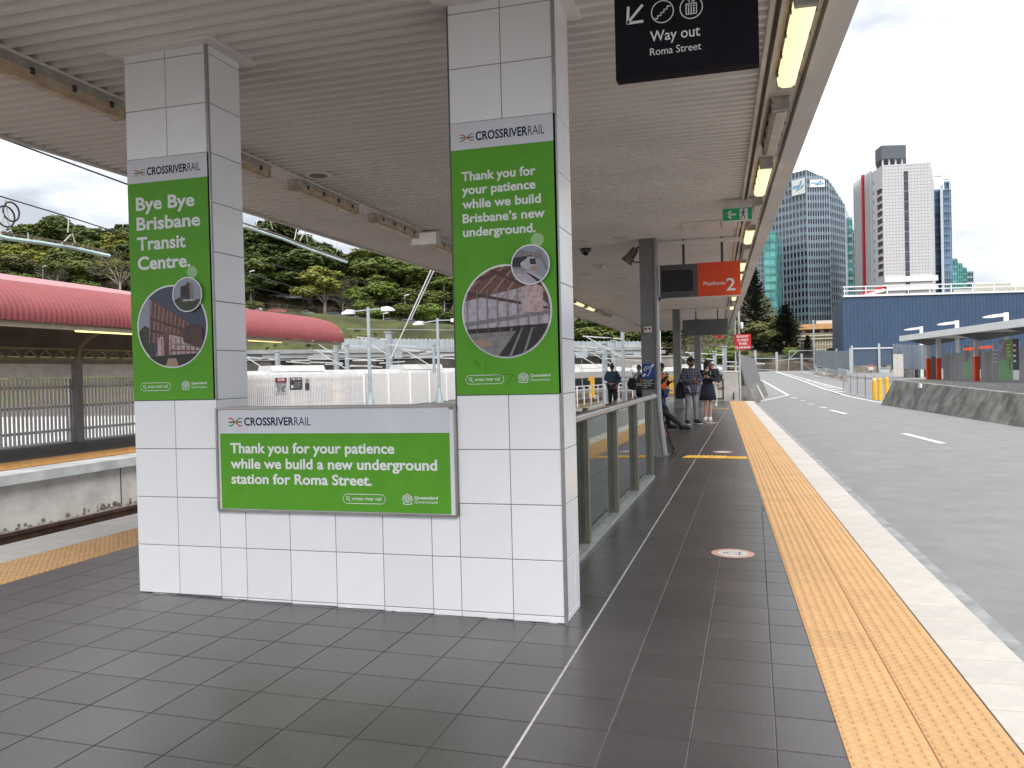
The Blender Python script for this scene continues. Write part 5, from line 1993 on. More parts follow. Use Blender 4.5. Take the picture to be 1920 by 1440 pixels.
for v0, v1, mt in ((683, 687.5, M('dusty_red', (0.28, 0.10, 0.08), 0.7)), (687.6, 694, M('pale_board', (0.55, 0.48, 0.45), 0.7))):
    block('panel', mt, t, [gxy(1628, 90), gxy(1638, 90), gxy(1638, 90.2), gxy(1628, 90.2)], zz(1630, v1, 90), zz(1630, v0, 90))
block('prop', DGREY, t, [gxy(1632.5, 90.21), gxy(1633.5, 90.21), gxy(1633.5, 90.3), gxy(1632.5, 90.3)], 0.1, zz(1630, 684, 90))
# translucent screens on a concrete upstand near the shelter
sn = thing('screen_fence', 'tall translucent panel fence on concrete blocks left of the shelter', 'fence', far(1705, 712, 74))
for k in range(8):
    u0 = 1675 + k * 8.0
    pl_ = [gxy(u0, 76 - k * .6), gxy(u0 + 7.2, 75.5 - k * .6), gxy(u0 + 7.2, 75.6 - k * .6), gxy(u0, 76.1 - k * .6)]
    block('panel', M('screen_panel_blue', (0.30, 0.34, 0.40), 0.35, alpha=0.8, var=0.2, scale=0.6), sn, pl_, zz(u0, 692, 76), zz(u0, 646 + k * .5, 76))
    block('post', STEEL, sn, [gxy(u0 + 7.3, 75.4 - k * .6), gxy(u0 + 8, 75.4 - k * .6), gxy(u0 + 8, 75.6 - k * .6), gxy(u0 + 7.3, 75.6 - k * .6)], -0.2, zz(u0, 644 + k * .5, 76))
for u0, u1 in ((1694, 1714), (1715, 1733), (1725, 1737)):
    pl_ = [gxy(u0, 73.5), gxy(u1, 73), gxy(u1, 74.2), gxy(u0, 74.4)]
    block('concrete_block', BARR, sn, pl_, -0.2, zz(u0, 692, 73.5))
t = thing('site_board', 'pale upright site board in front of the translucent panels', 'sign', far(1684, 705, 72))
block('panel', M('board_pale', (0.50, 0.48, 0.44), 0.6, var=0.15), t, [gxy(1675, 72), gxy(1694, 72), gxy(1694, 72.1), gxy(1675, 72.1)], zz(1684, 706, 72), zz(1684, 664, 72))
for u in (1677, 1692):
    block('leg', STEEL, t, [gxy(u - .5, 72.11), gxy(u + .5, 72.11), gxy(u + .5, 72.2), gxy(u - .5, 72.2)], rz(66), zz(1684, 664, 72))
# gate and posts at the far end
gt = thing('site_gate', 'steel framed mesh gate across the far end of the busway', 'gate', far(1480, 697, 117))
for u, v0 in ((1416, 657), (1456, 660), (1503, 663), (1525, 600)):
    q_ = far(u, v0, 117)
    m_ = MB()
    w2_ = 0.32 if v0 > 650 else 0.2
    m_.bar((q_.x, q_.y, 0.4), q_, w2_, w2_)
    m_.build('post', STEEL, gt)
for a, b in (((1416, 672), (1456, 672)), ((1456, 676), (1503, 672)), ((1416, 693), (1456, 694)), ((1480, 658), (1525, 657)), ((1480, 672), (1525, 672)), ((1480, 672), (1495, 659)), ((1480, 658), (1478, 695)), ((1503, 680), (1525, 696))):
    m_ = MB()
    m_.bar(far(*a, 117), far(*b, 117), 0.09, 0.11)
    m_.build('frame_bar', STEEL, gt)
m_ = MB()
m_.add([tuple(far(u, v, 117.2)) for u, v in ((1418, 695), (1524, 695), (1524, 659), (1418, 668))], [(0, 1, 2, 3)])
m_.build('mesh_panel', M('gate_mesh', (0.30, 0.31, 0.33), 0.6, alpha=0.15), gt)

# ------------------------------------------------------------------ end of the platform: barrier, sign, gate
eb = thing('ramp_barrier', 'grey sheet panel leaning on a stained concrete barrier at the platform end', 'barrier', (0.9, 38, -0.3))
def ebx(y):
    return 0.55 + 0.062 * (y - 35)
m_ = MB()
vs_ = []
for y in (34.6, 47):
    x = ebx(y)
    vs_ += [(x - 0.25, y, -0.4), (x - 0.12, y, 0.62), (x + 0.30, y, 0.58), (x + 0.62, y, -0.31)]
m_.add(vs_, [(0, 1, 5, 4), (1, 2, 6, 5), (2, 3, 7, 6), (3, 2, 1, 0), (4, 5, 6, 7)])
m_.build('concrete_base', BARR, eb, recalc=True)
PGY = M('panel_sheet', (0.17, 0.165, 0.165), 0.6, var=0.1, scale=3)
for k in range(8):
    ya, yb = 34.7 + k * 1.5, 34.7 + k * 1.5 + 1.47
    vs_ = []
    for y in (ya, yb):
        x = ebx(y)
        vs_ += [(x + 0.16, y, 0.585), (x + 0.22, y, 0.585), (x - 0.12, y, 2.05 - 0.012 * (y - 35)), (x - 0.18, y, 2.05 - 0.012 * (y - 35))]
    m_ = MB()
    m_.add(vs_, [(0, 1, 2, 3), (7, 6, 5, 4), (0, 4, 5, 1), (1, 5, 6, 2), (2, 6, 7, 3), (3, 7, 4, 0)])
    m_.build('sheet', PGY, eb, recalc=True)
m_ = MB()
m_.bar((ebx(34.6) + 0.13, 34.62, 0.6), (ebx(34.6) - 0.21, 34.62, 2.07), 0.06, 0.06)
m_.build('edge_post', M('dark_post', (0.03, 0.02, 0.02), 0.6), eb)
m_ = MB()
m_.cyl((ebx(40) + 0.36, 39, 0.5), (ebx(40) + 0.72, 38.6, -0.3), 0.04, None, 8)
m_.build('drain_pipe', M('pipe_pale', (0.5, 0.5, 0.48), 0.6), eb)

bs = thing('busway_sign', 'red sign reading BUSWAY CLOSED WHEN FLASHING with a beacon on top', 'sign', at(1390, 656, Y=33.6))
yB = 33.6
a, b = at(1377.5, 655.5, Y=yB), at(1408, 626, Y=yB)
m_ = MB()
m_.box(a.x, b.x, yB, yB + 0.03, a.z, b.z)
m_.build('panel', RED, bs)
w_, h_ = b.x - a.x, b.z - a.z
for i, (s, k) in enumerate((('BUSWAY', .72), ('CLOSED', .68), ('WHEN', .50), ('FLASHING', .88))):
    cx = (a.x + b.x) / 2
    text(s, PRINT_W, bs, cx - w_ * k / 2, cx + w_ * k / 2, b.z - h_ * (0.24 * (i + 1) - 0.015), h_ * 0.155, yB - 0.002, 0.012)
for u, v0, r_ in ((1384.5, 570, 0.045), (1377.5, 592, 0.035)):
    q = at(u, v0, Y=yB + 0.1)
    m_ = MB()
    m_.cyl((q.x, q.y, -0.1), (q.x, q.y, q.z), r_, None, 8)
    m_.build('pole', STEEL, bs)
q = at(1390.5, 611, Y=yB)
m_ = MB()
m_.lathe([(0.05, -0.14), (0.07, -0.10), (0.075, 0.12), (0.05, 0.16)], q, 10)
m_.build('beacon', M('beacon_white', (0.7, 0.72, 0.74), 0.3), bs, smooth=True, recalc=True)
for v in (622, 658):
    q = at(1393, v, Y=yB)
    m_ = MB()
    m_.lathe([(0.02, -0.06), (0.06, -0.03), (0.06, 0.04), (0.02, 0.06)], q, 10)
    m_.build('amber_lamp', M('amber_brown', (0.16, 0.07, 0.03), 0.4), bs, smooth=True, recalc=True)

wg = thing('platform_gate', 'rusty framed white gate closing the end of the platform', 'gate', at(1350, 752, Y=33.3))
yG = 33.4
WEATH = M('weathered_white', (0.55, 0.53, 0.50), 0.85, var=0.22, scale=2.5, col2=(0.62, 0.61, 0.60))
RUST = M('rust_brown', (0.10, 0.045, 0.03), 0.8)
a, b = at(1336, 752, Y=yG), at(1357, 711, Y=yG)
m_ = MB()
m_.box(a.x, b.x, yG + 0.02, yG + 0.04, 0.0, b.z)
m_.build('sheet', WEATH, wg)
for bb in ((a.x, b.x, b.z - 0.06, b.z), (a.x, b.x, 0.02, 0.08), (a.x, b.x, 0.5, 0.54), (b.x - 0.05, b.x, 0.081, b.z - 0.061)):
    m_ = MB()
    m_.box(bb[0], bb[1], yG - 0.02, yG + 0.018, bb[2], bb[3])
    m_.build('frame_bar', RUST, wg)
ew = thing('end_wall', 'weathered white block wall between the gate and the ramp barrier', 'wall', at(1368, 752, Y=33.4))
a, b = at(1357.5, 752, Y=yG), at(1384, 697, Y=yG)
m_ = MB()
m_.box(a.x, b.x, yG, yG + 0.3, -0.1, b.z)
m_.build('wall', WEATH, ew)
m_ = MB()
m_.box(a.x - 0.02, b.x + 0.02, yG - 0.02, yG + 0.32, b.z + 0.001, b.z + 0.05)
m_.build('coping', WHITE, ew)
q = at(1376, 745, Y=yG - 0.1)
m_ = MB()
m_.cyl((q.x, q.y, 0), (q.x, q.y, 0.32), 0.03, None, 8)
m_.build('stub_pipe', DGREY, ew)
for i, (x0, x1) in enumerate(((-5.1, -2.9), (-2.85, a.x - 0.7))):
    t = thing('end_fence', 'low white rail fence across the platform end, %s part' % ('track side' if i == 0 else 'middle'), 'fence', (x0, 33.3, 0), 'platform end fences')
    for z in (0.45, 0.95):
        m_ = MB()
        m_.box(x0, x1, 33.3, 33.36, z, z + 0.06)
        m_.build('rail', WHITE, t)
    k = 0
    while x0 + k * 0.55 < x1:
        m_ = MB()
        m_.box(x0 + k * 0.55, x0 + k * 0.55 + 0.06, 33.365, 33.42, -0.02, 1.05)
        m_.build('post', WHITE, t)
        k += 1

# ------------------------------------------------------------------ terrain to the north and west


def zroad(x):
    return max(3.5, min(22, 12.5 - 0.105 * (x + 66.6)))


def hs(x, y):
    return (y - 0.29 * x - 197) / 1.04


def sm(a, b, x):
    k = max(0, min(1, (x - a) / (b - a)))
    return k * k * (3 - 2 * k)


def hz(x, y):
    s = hs(x, y)
    z = -2.2 + sm(-62, -22, s) * 3.4
    zr2 = zroad(x)
    z += sm(-34, -1, s) * (zr2 - 1.2)
    if s > 11:
        z += (s - 11) * 0.26 if s < 110 else 99 * 0.26
    rightfade = sm(2, 22, x)
    z = z * (1 - rightfade) + rightfade * (-2.2 + sm(-20, 60, s) * 3)
    if s > 11 or s < -2:
        z += noise.noise(Vector((x * 0.05, y * 0.05, 0))) * (1.2 if s > -60 else 0.25)
    return z


HILL = bpy.data.materials.new('hillside')
HILL.use_nodes = True
tt = HILL.node_tree
bb_ = tt.nodes['Principled BSDF']
bb_.inputs['Roughness'].default_value = 0.95
g1 = tt.nodes.new('ShaderNodeNewGeometry')
n1 = tt.nodes.new('ShaderNodeTexNoise')
n1.inputs['Scale'].default_value = 0.09
n1.inputs['Detail'].default_value = 8
tt.links.new(g1.outputs['Position'], n1.inputs['Vector'])
r1 = tt.nodes.new('ShaderNodeValToRGB')
for i_, (p_, c_) in enumerate(((0.36, (0.075, 0.05, 0.035)), (0.47, (0.12, 0.085, 0.055)), (0.56, (0.10, 0.115, 0.03)), (0.68, (0.075, 0.11, 0.02)))):
    el = r1.color_ramp.elements[i_] if i_ < 2 else r1.color_ramp.elements.new(p_)
    el.position = p_
    el.color = (*c_, 1)
tt.links.new(n1.outputs['Fac'], r1.inputs[0])
tt.links.new(r1.outputs[0], bb_.inputs['Base Color'])

m_ = MB()
xs_ = [-330 + 6 * i for i in range(75)]
ys_ = [46 + 6 * j for j in range(64)]
base = 0
vs_, fs = [], []
for y in ys_:
    for x in xs_:
        vs_.append((x, y, hz(x, y)))
nx = len(xs_)
for j in range(len(ys_) - 1):
    for i in range(nx - 1):
        x, y = xs_[i], ys_[j]
        if x > -6 and y < 112:
            continue
        fs.append((j * nx + i, j * nx + i + 1, (j + 1) * nx + i + 1, (j + 1) * nx + i))
m_.add(vs_, fs)
struct(m_.build('hillside', HILL, smooth=True), 'grassy earth hillside rising behind the rail yard')
m_ = MB()
vs_, fs = [], []
for i in range(70):
    x = -230 + 4 * i
    for j in range(9):
        s_ = -32 + 3.7 * j
        y = 197 + 0.29 * x + s_ * 1.04
        vs_.append((x, y, hz(x, y) + 0.25))
for i in range(69):
    for j in range(8):
        fs.append((i * 9 + j, (i + 1) * 9 + j, (i + 1) * 9 + j + 1, i * 9 + j + 1))
m_.add(vs_, fs)
struct(m_.build('grass_bank', M('bank_grass', (0.042, 0.050, 0.016), 0.95, var=0.4, scale=0.13, col2=(0.105, 0.115, 0.035), bump=0.5, bscale=1.5, detail=10), smooth=True, recalc=True), 'green grass bank below the hillside road')
# hillside road
m_ = MB()
pr = []
for i in range(60):
    x = -260 + 5 * i
    y = 197 + 0.29 * x
    pr.append((x, y))
for (x0, y0), (x1, y1) in zip(pr[:-1], pr[1:]):
    n0 = Vector((-0.29, 1, 0)).normalized()
    q = [Vector((x0, y0, zroad(x0) - 1.0)) + n0 * 3, Vector((x1, y1, zroad(x1) - 1.0)) + n0 * 3, Vector((x1, y1, zroad(x1) - 1.0)) + n0 * 10, Vector((x0, y0, zroad(x0) - 1.0)) + n0 * 10]
    m_.add([(v_.x, v_.y, v_.z + 0.35) for v_ in q], [(0, 1, 2, 3)])
struct(m_.build('hillside_road', ASPH), 'narrow parking road along the hillside')
# rail yard bed
m_ = MB()
m_.box(-120, -5.15, -40, 60, -1.4, -0.86)
m_.add([(-120, 60, -0.87), (-5, 60, -0.87), (0.55, 33.3, -0.87), (-5.15, 33.3, -0.87), (0.55, 100, -1.9), (-120, 100, -1.9)], [(1, 2, 3), (0, 1, 4, 5), (1, 2, 4)])
struct(m_.build('track_bed', BALLAST, recalc=True), 'grey brown ballast of the rail yard')

# ------------------------------------------------------------------ trees


def leafmat(n, a, b, tr=0.25):
    m2 = M(n, a, 0.65, var=0.35, scale=0.55, obj=0.22, col2=b, spec=0.3)
    return m2


LEAF_D = leafmat('leaf_dark', (0.055, 0.085, 0.024), (0.125, 0.170, 0.045))
LEAF_M = leafmat('leaf_mid', (0.090, 0.130, 0.028), (0.200, 0.245, 0.055))
LEAF_Y = leafmat('leaf_yellow', (0.180, 0.210, 0.035), (0.360, 0.370, 0.080))
LEAF_L = leafmat('leaf_light', (0.120, 0.185, 0.032), (0.250, 0.330, 0.065))
LEAF_O = leafmat('leaf_olive', (0.105, 0.118, 0.040), (0.215, 0.220, 0.080))
LEAF_P = leafmat('leaf_pine', (0.014, 0.032, 0.020), (0.045, 0.075, 0.040))
BARK = M('bark', (0.16, 0.13, 0.10), 0.9, var=0.3, scale=1.5, bump=0.3, bscale=6)
BARKP = M('bark_pale', (0.33, 0.29, 0.25), 0.9, var=0.2, scale=1.5)


def leaves(m2, rnd, blobs, count, size, flatten=0.5):
    tot = sum(b[3] * b[4] * b[5] for b in blobs)
    for b in blobs:
        k = int(count * b[3] * b[4] * b[5] / tot)
        for _ in range(k):
            while True:
                v_ = Vector((rnd.gauss(0, 1), rnd.gauss(0, 1), rnd.gauss(0, 1)))
                if v_.length > 0.01:
                    break
            v_.normalize()
            if v_.z < -0.35 and rnd.random() < 0.6:
                v_.z = -v_.z
            rr = rnd.uniform(0.55, 1.0) ** 0.5 * (0.82 + 0.32 * noise.noise(Vector((v_.x * 2.3 + b[0], v_.y * 2.3 + b[1], v_.z * 2.3 + b[2]))))
            c_ = Vector((b[0] + v_.x * b[3] * rr, b[1] + v_.y * b[4] * rr, b[2] + v_.z * b[5] * rr))
            nrm = (v_ + Vector((rnd.gauss(0, .6), rnd.gauss(0, .6), rnd.gauss(0, .6) + flatten))).normalized()
            x_ = nrm.cross(Vector((rnd.gauss(0, 1), rnd.gauss(0, 1), rnd.gauss(0, 1)))).normalized()
            y_ = nrm.cross(x_)
            s_ = size * rnd.uniform(0.6, 1.4)
            m2.add([c_ - x_ * s_ - y_ * s_ * 0.4, c_ + x_ * s_ * 0.2 - y_ * s_ * 0.75, c_ + x_ * s_ + y_ * s_ * 0.3, c_ - x_ * s_ * 0.1 + y_ * s_ * 0.8], [(0, 1, 2, 3)])


def limbs(m2, rnd, h, r, tips, fork=0.35):
    top = Vector((rnd.uniform(-.03, .03) * h, rnd.uniform(-.03, .03) * h, h * fork))
    m2.cyl((0, 0, -0.08 * h), top, r, r * 0.72, 7)
    for t_ in tips:
        t_ = Vector(t_)
        st_ = top * rnd.uniform(0.72, 1.0) if len(tips) > 4 else top
        mid_ = st_.lerp(t_, 0.5) + Vector((rnd.gauss(0, .02) * h, rnd.gauss(0, .02) * h, 0.02 * h))
        m2.cyl(st_ - Vector((0, 0, 0.02 * h)), mid_, r * 0.5, r * 0.32, 6)
        m2.cyl(mid_, t_, r * 0.32, r * 0.08, 5)
        for _ in range(2):
            e_ = mid_.lerp(t_, rnd.uniform(.2, .7))
            m2.cyl(e_, e_ + Vector((rnd.gauss(0, .09) * h, rnd.gauss(0, .09) * h, rnd.uniform(.02, .14) * h)), r * 0.16, r * 0.04, 4)


def tree_proto(seed, kind):
    """unit tree: height 1, returns (trunk mesh, crown mesh)"""
    rnd = random.Random(seed)
    tm, cm = MB(), MB()
    if kind in ('round', 'tall', 'open', 'bush'):
        blobs = []
        nb_ = {'round': 9, 'tall': 11, 'open': 10, 'bush': 6}[kind]
        for k in range(nb_):
            a_ = rnd.uniform(0, 6.28)
            if kind == 'round':
                z_ = rnd.uniform(.42, .80)
                rad = rnd.uniform(.08, .27)
                s_ = rnd.uniform(.15, .23)
            elif kind == 'tall':
                z_ = .32 + .56 * k / nb_
                rad = rnd.uniform(.03, .20) * (1.2 - z_)
                s_ = rnd.uniform(.13, .19)
            elif kind == 'open':
                z_ = rnd.uniform(.45, .90)
                rad = rnd.uniform(.10, .36) * (1.25 - z_)
                s_ = rnd.uniform(.09, .15)
            else:
                z_ = rnd.uniform(.30, .62)
                rad = rnd.uniform(.1, .38)
                s_ = rnd.uniform(.22, .34)
            blobs.append((rad * math.cos(a_), rad * math.sin(a_), z_, s_ * rnd.uniform(.9, 1.25), s_ * rnd.uniform(.9, 1.25), s_ * rnd.uniform(.65, .9)))
        leaves(cm, rnd, blobs, {'round': 12000, 'tall': 12000, 'open': 8000, 'bush': 6000}[kind], {'round': .017, 'tall': .016, 'open': .014, 'bush': .026}[kind])
        limbs(tm, rnd, 1, {'round': .028, 'tall': .024, 'open': .020, 'bush': .02}[kind], [(b[0], b[1], b[2]) for b in blobs], {'round': .3, 'tall': .25, 'open': .34, 'bush': .12}[kind])
    elif kind == 'bare':
        tips = [(rnd.gauss(0, .17), rnd.gauss(0, .17), rnd.uniform(.55, 1)) for _ in range(9)]
        limbs(tm, rnd, 1, .016, tips, .42)
        for t_ in tips:
            for _ in range(14):
                e_ = Vector(t_) * rnd.uniform(.7, 1)
                tm.cyl(e_, e_ + Vector((rnd.gauss(0, .09), rnd.gauss(0, .09), rnd.uniform(-.02, .1))), .004, .0015, 3)
        leaves(cm, rnd, [(t_[0], t_[1], t_[2], .15, .15, .12) for t_ in tips], 1500, .010)
    elif kind == 'pine':
        tm.cyl((0, 0, -.05), (0, 0, .99), .018, .003, 7)
        for k in range(34):
            z_ = .06 + .92 * k / 34
            ln3 = (1 - z_) ** 0.8 * .34 + .015
            nb_ = 7 if k < 26 else 5
            for j in range(nb_):
                a_ = 6.283 * j / nb_ + k * 0.7 + rnd.uniform(-.25, .25)
                l_ = ln3 * rnd.uniform(.75, 1.1)
                ex, ey = math.cos(a_), math.sin(a_)
                tm.cyl((0, 0, z_), (ex * l_, ey * l_, z_ + l_ * .12), .004, .0015, 3)
                for i_ in range(12):
                    f_ = rnd.uniform(.15, 1.05)
                    c_ = Vector((ex * l_ * f_, ey * l_ * f_, z_ + l_ * .12 * f_ + .012))
                    s_ = .017 * rnd.uniform(.7, 1.4)
                    w_v = Vector((-ey, ex, rnd.uniform(-.4, .4))) * s_ * rnd.uniform(.8, 1.9)
                    o_v = Vector((ex, ey, rnd.uniform(.1, .8))) * s_ * 1.4
                    cm.add([c_ - w_v, c_ + o_v - w_v * .3, c_ + w_v + o_v * .3, c_ - o_v * .5], [(0, 1, 2, 3)])
    return tm, cm


_tp = {}


def tree(u, v_top, d, kind, leaf, wide, label, cat='tree', group=None, seed=0, bark=None, name=None, base_v=None):
    """tree whose top shows at pixel (u, v_top), standing on the hillside d metres out; wide = width over height"""
    p_ = far(u, v_top, d)
    z0 = hz(p_.x, p_.y) if base_v is None else zz(u, base_v, d)
    h = max(1.2, p_.z - z0)
    key = (kind, seed % 3, leaf.name, (bark or BARK).name)
    if key not in _tp:
        tm, cm = tree_proto(hash((kind, seed % 3)) % 1000 if False else len(kind) * 17 + seed % 3, kind)
        _tp[key] = (tm.mesh('trunk', bark or BARK, True), cm.mesh('crown', leaf))
    me = _tp[key]
    nm = name or {'bush': 'shrub', 'pine': 'pine_tree', 'bare': 'bare_tree'}.get(kind, 'tree')
    t_ = thing(nm, label, cat, (p_.x, p_.y, z0), group, rz=random.uniform(0, 6.28))
    nat = {'round': 0.72, 'tall': 0.5, 'open': 0.72, 'bush': 1.1, 'bare': 0.7, 'pine': 0.66}[kind]
    k = wide * 1.3 / nat
    t_.scale = (h * k, h * k, h)
    place('trunk', me[0], t_, local=True)
    place('crown', me[1], t_, local=True)
    return t_


GT = 'trees on the hillside'
ident = 0
spec = [
    # u, v_top, d, kind, leaf, width ratio, words
    (482, 404, 232, 'round', LEAF_D, 0.95, 'big dark tree on the hill right behind the left pillar'),
    (522, 428, 238, 'tall', LEAF_D, 0.75, 'tall dark tree second from the left pillar on the hill'),
    (560, 438, 236, 'round', LEAF_D, 0.95, 'dark rounded tree on the hill behind the yellow tree, left side'),
    (602, 452, 232, 'round', LEAF_D, 0.9, 'dark rounded tree directly behind the yellow tree'),
    (545, 470, 222, 'tall', LEAF_D, 0.9, 'shadowy dark tree left of the yellow tree'),
    (645, 500, 235, 'round', LEAF_M, 0.9, 'mid green tree in the dip where the sky shows above'),
    (690, 458, 226, 'tall', LEAF_M, 0.8, 'tall mid green tree right of the sky gap'),
    (727, 470, 220, 'round', LEAF_M, 0.9, 'full green tree meeting the canopy edge'),
    (765, 478, 222, 'round', LEAF_L, 0.9, 'brighter green tree below the canopy edge'),
    (805, 492, 216, 'round', LEAF_M, 0.95, 'green tree left of the slanting white cables'),
    (845, 505, 214, 'round', LEAF_L, 0.95, 'green tree at the edge of the right pillar'),
    (700, 520, 210, 'round', LEAF_L, 1.0, 'lower leafy tree in front of the tall green ones'),
    (790, 535, 208, 'round', LEAF_M, 1.1, 'lower green tree above the parked cars on the right'),
    (606, 494, 204, 'open', LEAF_Y, 0.95, 'yellow green open-crowned tree standing alone on the slope'),
    (655, 525, 212, 'bare', LEAF_O, 0.9, 'bare greyish tree right of the yellow tree'),
    (640, 545, 207, 'bare', LEAF_O, 0.9, 'small bare tree at the foot of the yellow tree'),
    (475, 555, 200, 'bush', LEAF_O, 1.0, 'olive shrub beside the left pillar above the white pickup'),
    (468, 510, 208, 'round', LEAF_D, 0.9, 'dark leaning tree at the left pillar above the parked cars'),
    (676, 556, 200, 'bush', LEAF_L, 1.0, 'round bright shrub above the white ute'),
    (718, 562, 200, 'bush', LEAF_L, 1.1, 'spreading bright shrub right of the round one'),
    (757, 560, 200, 'bush', LEAF_M, 1.1, 'mid green shrub left of the white cables'),
    (797, 562, 199, 'bush', LEAF_L, 1.1, 'bright shrub right of the white cables'),
    (838, 566, 198, 'bush', LEAF_M, 1.1, 'mid green shrub against the right pillar'),
    # left of the left pillar
    (15, 438, 236, 'round', LEAF_D, 0.9, 'dark tree at the far left edge of the hill'),
    (62, 418, 238, 'tall', LEAF_D, 0.8, 'dark crown left of the hilltop'),
    (92, 404, 242, 'round', LEAF_M, 0.8, 'highest tree at the top of the left hill'),
    (128, 402, 244, 'round', LEAF_D, 0.8, 'dark hilltop tree right of the highest one'),
    (165, 418, 240, 'round', LEAF_D, 0.85, 'dark tree stepping down from the hilltop'),
    (198, 440, 236, 'round', LEAF_M, 0.85, 'mid green tree lower right of the hilltop'),
    (232, 432, 222, 'open', LEAF_Y, 0.9, 'thin yellowish tree touching the left poster'),
    (60, 452, 222, 'round', LEAF_Y, 0.95, 'yellow green tree below the hilltop on the left'),
    (112, 436, 224, 'round', LEAF_Y, 0.95, 'yellow green tree at the middle of the left hill'),
    (150, 452, 220, 'round', LEAF_M, 0.95, 'leafy tree under the overhead wires'),
    (30, 475, 212, 'round', LEAF_O, 1.0, 'olive tree at the lower left of the hill'),
    (85, 480, 210, 'round', LEAF_O, 1.0, 'olive spreading tree above the red roof'),
    (140, 478, 208, 'round', LEAF_M, 1.0, 'green spreading tree above the red roof'),
    (190, 478, 210, 'round', LEAF_Y, 1.0, 'yellowish tree low on the hill near the left poster'),
    (222, 470, 202, 'bare', LEAF_O, 0.8, 'pale forked tree trunk beside the left poster'),
    (100, 498, 202, 'bare', LEAF_O, 1.0, 'bare spreading tree above the red roof'),
    (36, 503, 199, 'bush', LEAF_L, 0.9, 'bright green shrub above the red roof on the left'),
    (165, 512, 200, 'bush', LEAF_M, 1.0, 'green shrub above the red roof near the lamp'),
    (8, 505, 203, 'bush', LEAF_D, 1.0, 'dark shrub at the left edge above the red roof'),
    # seen past the right pillar, under the canopy
    (1082, 588, 168, 'round', LEAF_D, 1.2, 'dark nearer tree at the right edge of the right pillar'),
    (1108, 598, 166, 'round', LEAF_M, 1.3, 'mid green nearer tree beyond the pale equipment box'),
    (1138, 592, 170, 'round', LEAF_D, 1.2, 'dark nearer tree behind the insulator mast'),
    (1172, 597, 166, 'round', LEAF_M, 1.3, 'nearer tree beside the tall pale lamp mast'),
    (1205, 590, 168, 'round', LEAF_D, 1.2, 'nearer dark tree hidden partly by the nearest column'),
    (1243, 600, 166, 'round', LEAF_D, 1.1, 'nearer dark tree framed by the first two columns'),
    (1285, 615, 160, 'bare', LEAF_O, 1.2, 'bare tree behind the third column'),
    (1325, 618, 158, 'bare', LEAF_O, 1.3, 'bare tangled tree below the grey hanging sign'),
    (1088, 560, 230, 'round', LEAF_D, 1.0, 'dark tree right of the right pillar under the canopy'),
    (1120, 590, 214, 'round', LEAF_L, 1.1, 'lighter tree beyond the noise barrier near the right pillar'),
    (1150, 560, 232, 'round', LEAF_D, 1.0, 'dark tree behind the pale lamp mast'),
    (1185, 565, 226, 'round', LEAF_M, 1.0, 'green tree beside the nearest column'),
    (1245, 575, 226, 'round', LEAF_D, 1.0, 'dark tree between the first two columns'),
    (1310, 600, 220, 'bare', LEAF_O, 1.0, 'bare tree on the bank behind the standing couple'),
    (1340, 608, 214, 'bare', LEAF_O, 1.2, 'bare scrubby tree under the far orange sign'),
]
for i, (u, vt, d, kd, lf, wd, lab) in enumerate(spec):
    tree(u, vt, d, kd, lf, wd, lab, 'shrub' if kd == 'bush' else 'tree', GT, seed=i, bark=BARKP if kd in ('open', 'bare') else BARK)
rf = random.Random(77)
for i in range(64):
    u = rf.uniform(-20, 870) if i < 50 else rf.uniform(1075, 1330)
    d = rf.uniform(212, 262)
    if i < 50:
        if u < 260:
            top = 445 + abs(u - 120) * 0.16
        elif u < 600:
            top = 425 + (u - 470) * 0.15
        else:
            top = 520 - abs(u - 660) * 0.05
        top += rf.uniform(0, 60) * (262 - d) / 50 + rf.uniform(4, 24)
    else:
        top = 590 + rf.uniform(0, 30)
    tree(u, top, d, rf.choice(('round', 'round', 'tall')), rf.choice((LEAF_D, LEAF_D, LEAF_M, LEAF_O, LEAF_M)), rf.uniform(.9, 1.2), 'tree in the dense green wood that covers the upper hill', 'tree', 'background trees of the hill wood', seed=i)
# right-hand group near the gate
tree(1412, 500, 140, 'pine', LEAF_P, 0.42, 'tall dark Norfolk pine beside the canopy edge', base_v=668, seed=1)
tree(1447, 583, 138, 'round', LEAF_O, 0.95, 'grey green tree right of the tall pine', base_v=672, seed=2)
tree(1472, 570, 134, 'pine', LEAF_P, 0.7, 'short dark pine in front of the glass tower', base_v=668, seed=0)
tree(1498, 640, 128, 'bush', LEAF_L, 1.3, 'green shrub below the heritage building', 'shrub', base_v=676, seed=1)
tree(1514, 628, 126, 'pine', LEAF_P, 0.62, 'small dark conifer before the heritage building', base_v=674, seed=2)
tree(1365, 640, 118, 'bush', LEAF_L, 1.5, 'bright green bush behind the busway sign', 'shrub', base_v=690, seed=2)
tree(1350, 655, 122, 'bush', LEAF_L, 1.4, 'bright bush left of the busway sign', 'shrub', base_v=692, seed=0)
tree(1425, 655, 126, 'bush', LEAF_M, 1.6, 'low bush on the bank behind the leaning panel', 'shrub', base_v=680, seed=1)
tree(1550, 654, 118, 'bush', LEAF_D, 1.2, 'small dark bush above the slatted fence', 'shrub', base_v=664, seed=1)
